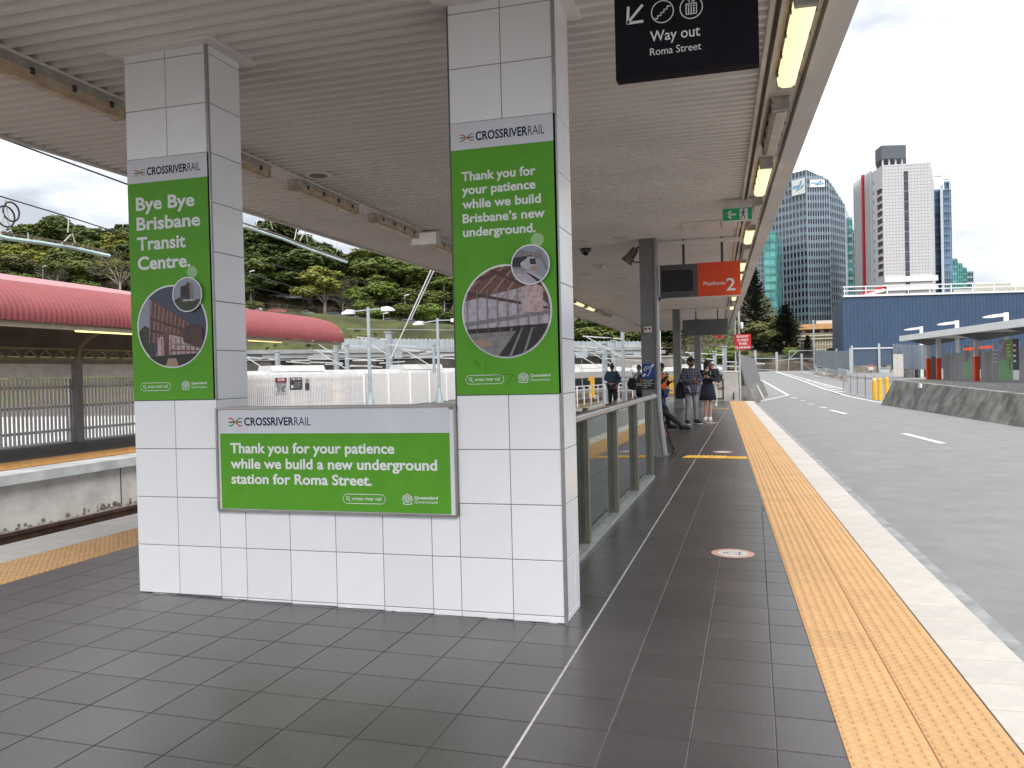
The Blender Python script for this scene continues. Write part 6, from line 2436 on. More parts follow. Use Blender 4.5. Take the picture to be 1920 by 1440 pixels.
# understory on the hill: one mass of low scrub
m_ = MB()
rnd = random.Random(5)
for _ in range(15000):
    x = rnd.uniform(-190, 40)
    y = 197 + 0.29 * x + (rnd.uniform(14, 90) if rnd.random() < .8 else rnd.uniform(-30, -1))
    s = hs(x, y)
    dens = noise.noise(Vector((x * .04, y * .04, 3)))
    if s < 0 and dens < 0.12:
        continue
    if 12 < s < 26 and dens < 0.05:
        continue
    z = hz(x, y) + rnd.uniform(0, 3.2 if s > 26 else 0.9)
    s_ = rnd.uniform(.3, .75)
    n_ = Vector((rnd.gauss(0, .6), rnd.gauss(0, .6) - .4, 1)).normalized()
    x_ = n_.cross(Vector((rnd.gauss(0, 1), rnd.gauss(0, 1), rnd.gauss(0, 1)))).normalized()
    y_ = n_.cross(x_)
    c_ = Vector((x, y, z))
    m_.add([c_ - x_ * s_, c_ - y_ * s_ * .7, c_ + x_ * s_, c_ + y_ * s_ * .8], [(0, 1, 2, 3)])
tag(m_.build('undergrowth', M('scrub', (0.045, 0.06, 0.02), 0.8, var=0.4, scale=0.2, col2=(0.12, 0.13, 0.045))), 'low green scrub covering the hillside between the trees', 'undergrowth', kind='stuff')
# rocky bank beyond the gate
m_ = MB()
rnd = random.Random(9)
for _ in range(420):
    u = rnd.uniform(1395, 1535)
    v = rnd.uniform(664, 697)
    p_ = far(u, v, 124 + (697 - v) * 0.5)
    r_ = rnd.uniform(.25, 1.1)
    pts_ = [(p_.x + r_ * rnd.uniform(.6, 1.2) * math.cos(a_) * 1.3, p_.y + r_ * math.sin(a_), 0) for a_ in (0, 1.2, 2.4, 3.7, 5)]
    m_.add([(x, y, p_.z - 1.2) for x, y, z in pts_] + [(p_.x + (x - p_.x) * .6, p_.y + (y - p_.y) * .6, p_.z + rnd.uniform(0, .35)) for x, y, z in pts_],
           [(i, (i + 1) % 5, 5 + (i + 1) % 5, 5 + i) for i in range(5)] + [(5, 6, 7, 8, 9)])
tag(m_.build('rock_bank', M('bank_rock', (0.17, 0.13, 0.10), 0.95, var=0.5, scale=0.6, col2=(0.33, 0.28, 0.23))), 'broken brown rock bank beyond the site gate', 'rocks', kind='stuff')
m_ = MB()
prb = [(1395, 690, 120), (1440, 682, 124), (1500, 680, 124), (1545, 690, 122)]
tops_ = [(1395, 652, 140), (1440, 654, 140), (1500, 655, 140), (1545, 662, 140)]
m_.add([tuple(far(*p_)) for p_ in prb] + [tuple(far(*p_)) for p_ in tops_] + [(far(u, 700, d).x, far(u, 700, d).y, -6) for u, v, d in prb],
       [(0, 1, 5, 4), (1, 2, 6, 5), (2, 3, 7, 6), (8, 9, 1, 0), (9, 10, 2, 1), (10, 11, 3, 2)])
struct(m_.build('bank', M('bank_earth', (0.15, 0.105, 0.07), 0.95, var=0.6, scale=0.4, col2=(0.26, 0.21, 0.14))), 'bare earth bank beyond the busway gate')
t = thing('retaining_wall', 'dark retaining wall on the bank above the site gate', 'wall', far(1460, 668, 139))
block('wall', M('dark_stone', (0.05, 0.045, 0.045), 0.9, var=0.5, scale=0.8), t, [gxy(1418, 139), gxy(1478, 139), gxy(1478, 141), gxy(1418, 141)], zz(1440, 669, 139), zz(1440, 650, 139))
block('coping', CONC, t, [gxy(1417, 138.8), gxy(1479, 138.8), gxy(1479, 141.2), gxy(1417, 141.2)], zz(1440, 650, 139) + .01, zz(1440, 647.5, 139))

# ------------------------------------------------------------------ parked cars on the hillside


def car(u, v, d, col, label, kind='wagon', flip=False):
    p_ = far(u, v, d)
    t_ = thing('parked_car', label, 'car', (p_.x, p_.y, p_.z), 'cars parked on the hillside', rz=math.atan(0.29) + (math.pi if flip else 0) + 0.12)
    bm_ = M('car_' + '_'.join('%d' % (c_ * 100) for c_ in col), col, 0.25, 0.2, var=0.02, coat=0.6)
    L_ = 2.3
    if kind == 'ute':
        prof = [(-L_, .35), (-L_, .95), (-.25, .98), (-.2, 1.0), (-.05, 1.58), (.75, 1.6), (1.2, 1.05), (2.2, .92), (2.32, .6), (2.3, .35)]
        win = [(-.02, 1.05), (.08, 1.5), (.72, 1.52), (1.08, 1.06)]
    elif kind == 'sedan':
        prof = [(-L_, .35), (-2.25, .95), (-1.5, 1.0), (-.9, 1.4), (.3, 1.44), (1.05, .98), (2.1, .85), (2.28, .6), (2.25, .35)]
        win = [(-1.35, 1.0), (-.85, 1.33), (.27, 1.37), (.92, .99)]
    else:
        prof = [(-L_, .35), (-2.3, 1.1), (-2.05, 1.66), (.35, 1.7), (1.1, 1.12), (2.15, .98), (2.32, .65), (2.3, .35)]
        win = [(-2.1, 1.15), (-1.92, 1.56), (.32, 1.6), (.95, 1.14)]
    m2 = MB()
    m2.prism([(x, z) for x, z in prof], 'y', -.85, .85)
    m2.build('body', bm_, t_, local=True, recalc=True)
    for s in (-1, 1):
        m2 = MB()
        m2.prism(win, 'y', s * .852, s * .87)
        m2.build('side_window', M('car_glass', (0.02, 0.025, 0.03), 0.1), t_, local=True, recalc=True)
    for x in (-1.45, 1.42):
        for s in (-1, 1):
            m2 = MB()
            m2.cyl((x, s * .70, .33), (x, s * .90, .33), .33, None, 14)
            w2_ = m2.build('wheel', M('tyre', (0.015, 0.015, 0.015), 0.8), t_, local=True)
            m2 = MB()
            m2.cyl((x, s * .901, .33), (x, s * .915, .33), .2, None, 10)
            m2.build('rim', STEEL, w2_, local=True)
    m2 = MB()
    m2.prism([(1.14, 1.13), (.42, 1.66), (.40, 1.60), (1.06, 1.13)] if kind == 'wagon' else [(1.1, 1.0), (.4, 1.42), (.38, 1.38), (1.0, 1.0)] if kind == 'sedan' else [(1.24, 1.06), (.80, 1.57), (.78, 1.5), (1.14, 1.06)], 'y', -.74, .74)
    m2.build('windscreen', M('car_glass', (0.02, 0.02, 0.02)), t_, local=True, recalc=True)
    return t_


car(474, 585, 203, (0.7, 0.7, 0.7), 'white pickup parked at the left pillar edge', 'ute')
car(521, 588, 204, (0.35, 0.07, 0.07), 'faded red car parked on the hillside', 'sedan')
car(572, 594, 202, (0.18, 0.24, 0.27), 'blue grey sedan parked below the yellow tree', 'sedan', True)
car(631, 598.5, 201, (0.06, 0.08, 0.11), 'dark blue wagon parked beside the yellow tree trunk')
car(672, 605, 200, (0.72, 0.72, 0.72), 'white ute parked left of the double lamp post', 'ute', True)
car(727, 608, 198, (0.12, 0.14, 0.13), 'dark car half hidden behind the small leaning tree', 'sedan')
car(772, 612, 196, (0.14, 0.18, 0.22), 'dark blue grey wagon near the slanting cables')
car(848, 622, 192, (0.72, 0.72, 0.72), 'white car at the edge of the right pillar', 'sedan')
car(522, 560, 222, (0.30, 0.31, 0.31), 'silver car up the slope under the dark trees', 'sedan')
car(552, 562, 222, (0.5, 0.5, 0.5), 'pale car up the slope right of the silver one', 'sedan')
hf = thing('hill_fence', 'thin dark picket rail fence along the hillside road', 'fence', far(560, 590, 206))
for k in range(26):
    u = 480 + 15 * k
    q = far(u, 582 + (u - 480) * 0.083, 207 - k * 0.3)
    m_ = MB()
    m_.bar((q.x, q.y, q.z - 0.6), (q.x, q.y, q.z + 2.3), 0.12, 0.12)
    m_.build('post', DGREY, hf)
for dz in (0.6, 1.9):
    a, b = far(480, 582, 207), far(855, 613, 199.5)
    m_ = MB()
    m_.bar((a.x, a.y, a.z + dz), (b.x, b.y, b.z + dz), 0.08, 0.08)
    m_.build('rail', DGREY, hf)
# small street lights on the hill
for u, v0, v1, d, lab in ((469, 509, 590, 205, 'curved street light on the hill beside the left pillar'), (80, 500, 548, 200, 'small lamp on a pale post above the red roof'), (759, 554, 600, 204, 'small lamp post above the parked cars'), (832, 527, 590, 206, 'thin lamp post near the right pillar'), (719, 588, 616, 196, 'short parking sign post beside the leaning tree')):
    q = far(u, v0, d)
    t = thing('hill_lamp', lab, 'lamp', (q.x, q.y, zz(u, v1, d)), 'small lamps on the hill')
    m_ = MB()
    m_.cyl((q.x, q.y, zz(u, v1, d)), q, .10, .07, 6)
    m_.build('post', M('post_pale', (0.5, 0.5, 0.5), 0.5), t)
    m_ = MB()
    m_.prism([(q.x - .1, q.z - .1), (q.x - .1, q.z + .05), (q.x + .9, q.z + .28), (q.x + 1.3, q.z + .22), (q.x + 1.3, q.z + .1)], 'y', q.y - .15, q.y + .15)
    m_.build('head', WHITE, t, recalc=True)

# ------------------------------------------------------------------ viaduct and noise barrier across the yard
va = thing('viaduct', 'grey concrete viaduct beam crossing behind the rail yard', 'viaduct', far(760, 690, 112))
VC = M('viaduct_concrete', (0.30, 0.31, 0.31), 0.85, var=0.15, scale=0.4)
VCD = M('viaduct_steel', (0.20, 0.24, 0.26), 0.6, var=0.15, scale=0.5)
def vline(v, d0=96, d1=150, u0=440, u1=1430):
    return far(u0, v, d0), far(u1, v, d1)
a, b = far(440, 660, 98), far(1215, 663, 126)
zA, zB = zz(640, 662, 108), zz(640, 656, 108)
def vbar(z0, z1, wd, off, nm, mat):
    m2 = MB()
    m2.bar((a.x, a.y + off, (z0 + z1) / 2), (b.x, b.y + off, (z0 + z1) / 2), wd, z1 - z0)
    return m2.build(nm, mat, va)
vbar(zz(640, 664, 108), zz(640, 657, 108), 1.0, 0, 'parapet', VC)
vbar(zz(640, 674, 108), zz(640, 664.2, 108), 0.6, 0.3, 'girder', VCD)
vbar(zz(640, 675.5, 108), zz(640, 674.2, 108), 1.0, 0.3, 'girder_flange', VC)
vbar(zz(640, 672, 108), zz(640, 664.5, 108), 7, 4.4, 'deck', VC)
for k in range(9):
    q = a.lerp(b, (k + .5) / 9)
    m_ = MB()
    m_.box(q.x - .6, q.x + .6, q.y + 2.5, q.y + 5.5, -3, zz(640, 675, 108))
    m_.build('pier', CONC_D, va)
dk = thing('dark_undercroft', 'retaining wall below the viaduct, its shade painted dark', 'wall', far(700, 690, 120))
m_ = MB()
a2, b2 = far(430, 690, 112), far(1215, 690, 140)
m_.bar((a2.x, a2.y, 0.2), (b2.x, b2.y, 0.2), 1.0, 7.4)  # dark colour stands in for the shade under the viaduct
m_.build('wall', M('undercroft_shade', (0.07, 0.065, 0.06), 0.9, var=0.5, scale=0.3), dk)
m_ = MB()
m_.bar((a2.x, a2.y, 4.1), (b2.x, b2.y, 4.1), 1.4, 0.3)
m_.build('coping', CONC, dk)
nb_ = thing('noise_barrier', 'pale grey panelled noise barrier along the top of the viaduct', 'barrier', far(740, 650, 114))
for i, (u0, u1, n_) in enumerate(((640, 856, 27), (1070, 1212, 18))):
    for k in range(n_):
        ua, ub = u0 + (u1 - u0) * k / n_, u0 + (u1 - u0) * (k + .93) / n_
        da = 112 if i == 0 else 132
        p0, p1 = far(ua, 650, da), far(ub, 650, da)
        m_ = MB()
        vt, vb = (635.5 + .005 * (ua - 640), 657) if i == 0 else (640.5, 660)
        m_.bar((p0.x, p0.y, (zz(ua, vt, da) + zz(ua, vb, da)) / 2), (p1.x, p1.y, (zz(ua, vt, da) + zz(ua, vb, da)) / 2), .1, zz(ua, vt, da) - zz(ua, vb, da))
        m_.build('panel', M('noise_panel', (0.36, 0.40, 0.43), 0.5, obj=0.08, var=0.1, scale=1), nb_)
        m_ = MB()
        p2 = far(ub + .25, 650, da)
        m_.bar((p2.x, p2.y - .1, zz(ua, vb + 1, da)), (p2.x, p2.y - .1, zz(ua, vt - 1.2, da)), .18, .18)
        m_.build('post', STEEL, nb_)
cw = thing('concrete_wall', 'streaked concrete wall behind the train right of the pillar', 'wall', far(1180, 680, 120))
m_ = MB()
p0, p1 = far(1152, 690, 122), far(1260, 690, 126)
m_.bar((p0.x, p0.y, (zz(1180, 670, 122) - 2) / 2), (p1.x, p1.y, (zz(1180, 670, 122) - 2) / 2), 1, zz(1180, 670, 122) + 2)
m_.build('wall', M('streaked', (0.30, 0.28, 0.25), 0.9, var=0.3, scale=0.5, stretch=(1, 1, .2)), cw)
m_ = MB()
m_.bar((p0.x, p0.y, zz(1180, 669.4, 122)), (p1.x, p1.y, zz(1180, 669.4, 122)), 1.3, .25)
m_.build('coping', CONC, cw)

# ------------------------------------------------------------------ opposite platform
OPX = -9.85
m_ = MB()
m_.box(-15.0, OPX - 0.45, -20, 42, -1.0, 0.03)
opp = struct(m_.build('opposite_platform', M('far_paving', (0.10, 0.093, 0.088), 0.7, var=0.12, scale=3)), 'opposite platform beyond the track')
m_ = MB()
m_.box(OPX - 0.62, OPX, -20, 42, -0.12, 0.036)
m_.build('edge_slab', M('edge_white', (0.52, 0.54, 0.55), 0.8, var=0.18, scale=2), opp)
m_ = MB()
m_.box(OPX - 1.75, OPX - 0.72, -20, 42, 0.03, 0.041)
m_.build('tactile_strip', M('tactile_orange', (0.55, 0.29, 0.09), 0.75, var=0.25, scale=12), opp)
m_ = MB()
m_.box(OPX - 0.5, OPX - 0.12, -20, 42, -1.0, -0.121)
m_.build('face_wall', M('face_concrete', (0.66, 0.64, 0.61), 0.9, var=0.15, scale=2), opp)
for k in range(14):
    m_ = MB()
    m_.box(OPX - 0.119, OPX - 0.11, -5 + 3.2 * k, -4.985 + 3.2 * k, -0.9, -0.13)
    m_.build('joint', DGREY, opp)
m_ = MB()
m_.box(-60, -15.02, -30, 34, -1.0, -0.45)  # pale ground added so the gaps between the pickets show bright
struct(m_.build('bright_gap_ground', M('bright_gap_pale', (0.62, 0.61, 0.58), 0.9, var=0.12, scale=0.6)), 'pale ground added behind the picket fence to brighten its gaps')
# track
trk = thing('railway_track', 'railway track with rusty rails between the two platforms', 'track', (-8.6, 10, -0.9))
RAILR = M('rail_rust', (0.085, 0.045, 0.032), 0.7, 0.3, var=0.3, scale=6)
RAILT = M('rail_top', (0.55, 0.54, 0.53), 0.3, 0.9)
SLP = M('sleeper', (0.26, 0.24, 0.22), 0.9, var=0.2, scale=4)
def tx(y, o):
    return -8.55 + o + (0 if y < 20 else 0.0018 * (y - 20) ** 2)
for o in (-0.533, 0.533):
    m_, mt_ = MB(), MB()
    yy2 = [-12 + 4 * k for k in range(18)]
    for p_, q_ in zip(yy2[:-1], yy2[1:]):
        A2, B2 = (tx(p_, o), p_), (tx(q_, o), q_)
        m_.bar((*A2, -0.84), (*B2, -0.84), .14, .02)
        m_.bar((*A2, -0.77), (*B2, -0.77), .03, .12)
        m_.bar((*A2, -0.70), (*B2, -0.70), .075, .05)
        mt_.bar((*A2, -0.672), (*B2, -0.672), .06, .005)
    rl = m_.build('rail', RAILR, trk)
    mt_.build('running_surface', RAILT, rl)
m_ = MB()
m_.box(-1.25, 1.25, -.12, .12, -.06, 0)
sme = m_.mesh('sleeper', SLP)
for k in range(70):
    y = -4 + .66 * k
    o = place('sleeper', sme, trk, local=True)
    o.location = Vector((tx(y, 0), y, -0.85)) - WT[trk]
m_ = MB()
rnd = random.Random(3)
for _ in range(2600):
    y = rnd.uniform(-2, 40)
    x = rnd.choice((rnd.uniform(-10.15, -9.4), rnd.uniform(-10.15, -6.5)))
    r_ = rnd.uniform(.02, .05)
    z = -0.86 + (0.14 * max(0, (-9.55 - x) / .6) if x < -9.55 else 0)
    m_.lathe([(r_, -.02), (r_ * .9, r_ * .6), (r_ * .3, r_)], (x, y, z), 4)
tag(m_.build('ballast_stones', BALLAST), 'loose ballast stones along the track and platform wall', 'ballast', kind='stuff')
# second tracks farther out curving right, seen past the pillar
t = thing('railway_track', 'rusty track curving behind the glass balustrade beyond the platform', 'track', (-7, 45, -0.9))
for o in (-.533, .533):
    m_ = MB()
    for p_, q_ in zip(yy2[:-1], yy2[1:]):
        m_.bar((tx(p_ + 12, o) - 2.9, p_ + 24, -0.72), (tx(q_ + 12, o) - 2.9, q_ + 24, -0.72), .075, .16)
    m_.build('rail', RAILR, t)

# picket fence of the opposite platform
PICK = M('picket_white', (0.78, 0.77, 0.78), 0.6, var=0.06, obj=0.06)
fx = -14.35
pfn = thing('picket_fence', 'white picket fence at the back of the opposite platform', 'fence', (fx, 15, 0.03))
m_ = MB()
m_.box(-.006, .006, -.035, .035, 0, 1.47)
pme = m_.mesh('picket', PICK)
k = 0
y = 7.2
while y < 26.5:
    o = place('picket', pme, pfn, local=True)
    o.location = Vector((fx - .02 * (y - 12) * 0, y, 0.06)) - WT[pfn]
    y += 0.112
for z in (.3, .85, 1.3):
    m_ = MB()
    m_.box(fx - .05, fx - .01, 7, 26.5, z, z + .06)
    m_.build('rail', M('picket_rail', (0.35, 0.35, 0.35), 0.6), pfn)
for y in (8.0, 11.3, 14.6, 17.9, 21.2, 24.5):
    m_ = MB()
    m_.box(fx - .12, fx - .055, y - .04, y + .04, .03, 1.5)
    m_.build('post', PICK, pfn)
wf = thing('panel_fence', 'solid white panel fence beyond the picket fence', 'fence', (fx, 33, 0.03))
for k in range(8):
    y = 26.6 + 2.4 * k
    m_ = MB()
    m_.box(fx - .05, fx - .02, y, y + 2.36, .06, 1.52)
    m_.build('panel', M('panel_white', (0.78, 0.78, 0.77), 0.6, var=0.04, obj=0.03), wf)
    m_ = MB()
    m_.box(fx - .015, fx + .05, y - .03, y + .03, .03, 1.62)
    m_.build('post', WHITE, wf)
# wide white wall band and weatherboard behind the first stretch
bw = thing('rear_band', 'pale wall band under the red roof above the picket fence', 'wall', (-14.8, 5, 1.5))
m_ = MB()
m_.box(-14.75, -14.6, -8, 18.6, 1.56, 1.87)
m_.build('panel', M('band_grey', (0.74, 0.71, 0.68), 0.7), bw)
m_ = MB()
m_.box(-14.77, -14.58, -8, 18.6, 1.871, 2.02)
m_.build('upper_trim', M('band_tan', (0.33, 0.29, 0.24), 0.7), bw)

# fence signs
fs_ = [(516, 539, 708, 738, 'danger high voltage live wires sign with red panel on the picket fence', 'danger'), (544, 568, 708, 730, 'dark notice board with symbols on the picket fence', 'dark'), (572.5, 581, 709, 731, 'narrow dark notice with a white symbol on the picket fence', 'thin')]
for u0, u1, v0, v1, lab, kd in fs_:
    p0, p1 = at(u0, v0, X=fx + .03), at(u1, v1, X=fx + .03)
    t = thing('fence_sign', lab, 'sign', (fx + .02, (p0.y + p1.y) / 2, p1.z), 'signs on the picket fence')
    m_ = MB()
    X_ = fx + .012
    def yz(s, r_):
        return (p0.y + (p1.y - p0.y) * s, p0.z + (p1.z - p0.z) * r_)
    def pnl(s0, s1, r0, r1, nm, mat, dx=0.0):
        (ya, za), (yb, zb2) = yz(s0, r0), yz(s1, r1)
        m2 = MB()
        m2.box(X_ + dx, X_ + dx + .006, min(ya, yb), max(ya, yb), min(za, zb2), max(za, zb2))
        return m2.build(nm, mat, t)
    if kd == 'danger':
        pnl(0, 1, 0, 1, 'panel', M('sign_pale', (0.55, 0.57, 0.57), 0.5))
        pnl(.03, .97, .02, .30, 'black_field', BLACK, .007)
        pnl(.1, .9, .07, .25, 'red_field', RED, .014)
        for (s, s0, s1, r_, c_) in (('DANGER', .2, .8, .21, PRINT_W), ('HIGH VOLTAGE', .1, .9, .62, BLACK), ('LIVE WIRES', .17, .83, .9, BLACK)):
            (ya, za), (yb, zb2) = yz(s0, r_), yz(s1, r_)
            text(s, c_, t, ya, yb, za, .10 if c_ is PRINT_W else .17, X_ + .021 if c_ is PRINT_W else X_ + .0075, .02, axis='x')
    else:
        pnl(0, 1, 0, 1, 'panel', M('notice_dark', (0.05, 0.05, 0.06), 0.5))
        if kd == 'dark':
            for k in range(5):
                pnl(.06 + k * .19, .18 + k * .19, .06, .2, 'symbol', PRINT_W if k % 2 else M('notice_pink', (0.5, 0.3, 0.3), .5), .007)
            for k in range(4):
                pnl(.3, .9 - .08 * (k % 2), .40 + k * .13, .44 + k * .13, 'text_line', M('notice_grey', (0.35, 0.35, 0.35), .5), .007)
            pnl(.08, .24, .62, .86, 'symbol', PRINT_W, .007)
        else:
            pnl(.0, 1, .0, .42, 'symbol_field', M('notice_pale', (0.5, 0.48, 0.48), .5), .007)
            pnl(.35, .65, .08, .36, 'symbol', M('notice_red', (0.4, 0.12, 0.1), .5), .014)

# double lamp posts
for u, vt, Y_, lab in ((690, 576, 26.3, 'galvanised double-headed lamp post in front of the white fence'), (820, 597, 33.6, 'second double-headed lamp post, partly behind the right pillar')):
    q = at(u, vt, Y=Y_)
    x, yb = q.x, Y_
    t = thing('lamp_post', lab, 'lamp post', (x, yb, .03), 'double-headed lamp posts')
    GALV = M('galv_pale', (0.36, 0.42, 0.45), 0.5, 0.2, var=0.1)
    m_ = MB()
    m_.cyl((x, yb, .04), (x, yb, .75), .24, .085, 8)
    m_.build('cone_base', GALV, t)
    m_ = MB()
    m_.cyl((x, yb, .75), (x, yb, q.z), .078, .065, 10)
    m_.build('pole', GALV, t)
    for s in (-1, 1):
        du, dv = 27 * s, (2 if s < 0 else -3)
        e = at(u + du, vt + 6 + dv, Y=Y_)
        m_ = MB()
        m_.bar((x, yb, q.z - .1), (e.x, yb, e.z), .05, .05)
        m_.build('arm', GALV, t)
        m_ = MB()
        f_ = s
        m_.prism([(e.x - .02 * f_, e.z - .10), (e.x, e.z + .07), (e.x + .25 * f_, e.z + .09), (e.x + .5 * f_, e.z - .04), (e.x + .5 * f_, e.z - .10)], 'y', yb - .12, yb + .12)
        m_.build('lamp_head', M('lamp_head_white', (0.7, 0.72, 0.74), 0.4), t, recalc=True)

# ------------------------------------------------------------------ red curved roof of the opposite platform
rr = thing('red_canopy', 'red corrugated curved canopy roof over the opposite platform', 'canopy', (-12, 5, 2.4))
prof = [(-10.32, 2.44), (-10.30, 2.55), (-10.32, 2.68), (-10.40, 2.82), (-10.54, 2.96), (-10.74, 3.07), (-11.02, 3.15), (-11.35, 3.21), (-11.8, 3.28)]
REDR = M('red_roof', (0.30, 0.075, 0.08), 0.5, var=0.06, scale=1.2)
REDR_LIT = M('red_roof_lit', (0.48, 0.22, 0.225), 0.5, var=0.04, scale=1)  # paler red puts the light on the flatter top into the colour
ya, yb = -6.0, 17.3
ns = int((yb - ya) / 0.028)
vs_, fs = [], []
for i in range(ns + 1):
    y = ya + (yb - ya) * i / ns
    w3 = 0.016 * math.sin(i * math.pi / 2)
    tp = 0.0 if y < 16.8 else -0.05 * ((y - 16.8) / 0.5) ** 2
    for j, (x, z) in enumerate(prof):
        if j == 0:
            nx_, nz_ = 1, 0
        else:
            dx, dz = prof[j][0] - prof[j - 1][0], prof[j][1] - prof[j - 1][1]
            l_ = math.hypot(dx, dz)
            nx_, nz_ = dz / l_, -dx / l_
        vs_.append((x + nx_ * (w3 + tp), y, z + nz_ * (w3 + tp) - 0.004 * (y - 8)))
npf = len(prof)
for i in range(ns):
    for j in range(npf - 1):
        fs.append((i * npf + j, i * npf + j + 1, (i + 1) * npf + j + 1, (i + 1) * npf + j))
m_ = MB()
m_.add(vs_, fs)
m_.build('corrugated_edge', REDR, rr, smooth=True)
m_ = MB()
m_.add([(-11.8, ya, 3.335), (-11.8, 14.2, 3.255), (-16, 14.2, 4.02), (-16, ya, 4.22), (-11.8, ya, 3.20), (-11.8, 14.2, 3.10), (-16, 14.2, 3.9), (-16, ya, 4.1)], [(0, 1, 2, 3), (4, 5, 6, 7), (0, 1, 5, 4), (1, 2, 6, 5)])
m_.build('upper_roof', REDR_LIT, rr, recalc=True)
m_ = MB()
m_.prism([(-10.34, 2.43), (-10.36, 2.7), (-10.6, 2.92), (-11.0, 3.08), (-11.8, 3.18), (-14.9, 3.3), (-14.9, 2.05), (-14.8, 2.05), (-14.8, 3.22), (-11.8, 3.12), (-11.0, 3.02), (-10.62, 2.86), (-10.40, 2.66), (-10.38, 2.43)], 'y', ya, 17.2)
m_.build('underside', M('underside_brown', (0.28, 0.25, 0.21), 0.8, var=0.2, scale=0.6), rr, recalc=True)
m_ = MB()
m_.bar((-10.42, ya, 2.42), (-10.42, 17.2, 2.36), .08, .08)
m_.build('gutter_beam', M('beam_cream', (0.45, 0.38, 0.27), 0.6), rr)
TRS = M('truss_cream', (0.40, 0.33, 0.20), 0.6, var=0.12, scale=3)
for z in (1.97, 2.2):
    m_ = MB()
    m_.bar((-14.2, ya, z), (-14.2, 17.2, z), .05, .045)
    m_.build('truss_chord', TRS, rr)
k = 0
y = 6.0
while y < 17:
    m_ = MB()
    m_.bar((-14.2, y, 1.99), (-14.2, y + .21, 2.18), .03, .03)
    m_.bar((-14.2, y + .21, 2.18), (-14.2, y + .42, 1.99), .03, .03)
    m_.build('truss_web', TRS, rr)
    y += .42
for y in (6.1, 11.3, 16.5):
    m_ = MB()
    m_.box(-14.28, -14.12, y - .09, y + .09, .03, 2.0)
    m_.build('post', M('post_grey', (0.30, 0.28, 0.28), 0.6), rr)
    pts_ = [(-14.2, y, 1.9), (-14.12, y, 2.25), (-13.8, y, 2.5), (-13.2, y, 2.68), (-12.4, y, 2.75), (-11.4, y, 2.66), (-10.45, y, 2.46)]
    m_ = MB()
    for p_, q_ in zip(pts_[:-1], pts_[1:]):
        m_.bar(p_, q_, .07, .08)
    m_.build('curved_bracket', TRS, rr)
m_ = MB()
for p_, q_ in (((-14.2, 3.2, 2.0), (-11.8, 5.6, 2.62)), ((-11.8, 5.6, 2.62), (-10.5, 8.4, 2.46))):
    m_.bar(p_, q_, .06, .07)
m_.build('knee_brace', TRS, rr)
for i, (y0, y1, on, lab) in enumerate(((7.35, 9.1, 1, 'glowing tube light under the red canopy edge left of the poster'), (12.6, 14.1, 1, 'lit tube light under the red canopy right of the left pillar'), (14.7, 15.9, 0, 'pale tube light at the end of the red canopy'))):
    t = thing('tube_light', lab, 'light', (-10.48, y0, 2.36), 'tube lights under the red canopy')
    m_ = MB()
    m_.box(-10.54, -10.40, y0, y1, 2.365, 2.40)
    m_.build('housing', WHITE, t)
    m_ = MB()
    m_.cyl((-10.45, y0 + .03, 2.345), (-10.45, y1 - .03, 2.345), .026, None, 8)
    m_.build('tube', M('tube_warm', (0.9, 0.8, 0.5), .4, emit=(1, .72, .25), es=1.1) if on else M('tube_pale', (0.8, 0.78, 0.72), .4), t)

# ------------------------------------------------------------------ trains in the yard


def train_car(loc, rzv, label, L_=22.0):
    t_ = thing('train_car', label, 'train', loc, 'carriages in the rail yard', rz=rzv)
    BODY = M('train_silver', (0.33, 0.31, 0.285), 0.4, 0.4, var=0.06)
    m2 = MB()
    m2.prism([(-1.4, 0.9), (-1.45, 2.9), (-1.3, 3.4), (1.3, 3.4), (1.45, 2.9), (1.4, 0.9)], 'x', -L_ / 2, L_ / 2)
    m2.build('body', BODY, t_, local=True, recalc=True)
    m2 = MB()
    m2.prism([(-1.32, 3.401), (-1.0, 3.72), (0, 3.85), (1.0, 3.72), (1.32, 3.401)], 'x', -L_ / 2, L_ / 2)
    m2.build('roof', M('train_roof', (0.46, 0.46, 0.46), 0.6, var=0.12, scale=2), t_, local=True, recalc=True)
    for xx in (-6, 5):
        m2 = MB()
        m2.prism([(-.8, 3.78), (-.6, 4.15), (.6, 4.15), (.8, 3.78)], 'x', xx - 2, xx + 2)
        m2.build('roof_unit', M('train_roof_unit', (0.55, 0.55, 0.54), 0.6, var=0.1), t_, local=True, recalc=True)
    for k in range(6):
        xx = -L_ / 2 + 1.4 + k * 3.4
        m2 = MB()
        m2.box(xx, xx + 2.3, -1.475, -1.45, 1.85, 2.85)
        m2.build('window', M('train_window', (0.015, 0.016, 0.02), 0.12), t_, local=True)
    for xx in (-4.1, 3.0):
        m2 = MB()
        m2.box(xx, xx + 1.0, -1.48, -1.45, 1.0, 2.95)
        m2.build('door', M('door_yellow', (0.62, 0.36, 0.03), 0.5), t_, local=True)
    m2 = MB()
    m2.box(-L_ / 2, L_ / 2, -1.465, -1.445, 1.2, 1.5)
    m2.build('stripe', M('train_brown', (0.15, 0.10, 0.07), 0.5), t_, local=True)
    for xx in (-7.5, 7.5):
        m2 = MB()
        m2.box(xx - 1.5, xx + 1.5, -1.1, 1.1, 0.15, 0.9)
        m2.build('bogie', BLACK, t_, local=True)
    return t_


p0, p1 = far(470, 690, 50), far(1260, 690, 92)
dv_ = (p1 - p0)
dv_.z = 0
Ltot = dv_.length
dv_.normalize()
ang_ = math.atan2(dv_.y, dv_.x)
names_ = ['leftmost carriage whose pale roof shows over the picket fence', 'middle carriage behind the white panel fence', 'carriage with dark windows right of the right pillar']
for k in range(3):
    c_ = p0 + dv_ * (9 + 22.6 * k)
    zb_ = -1.95 - 0.13 * k
    train_car((c_.x, c_.y, zb_), ang_, names_[k])

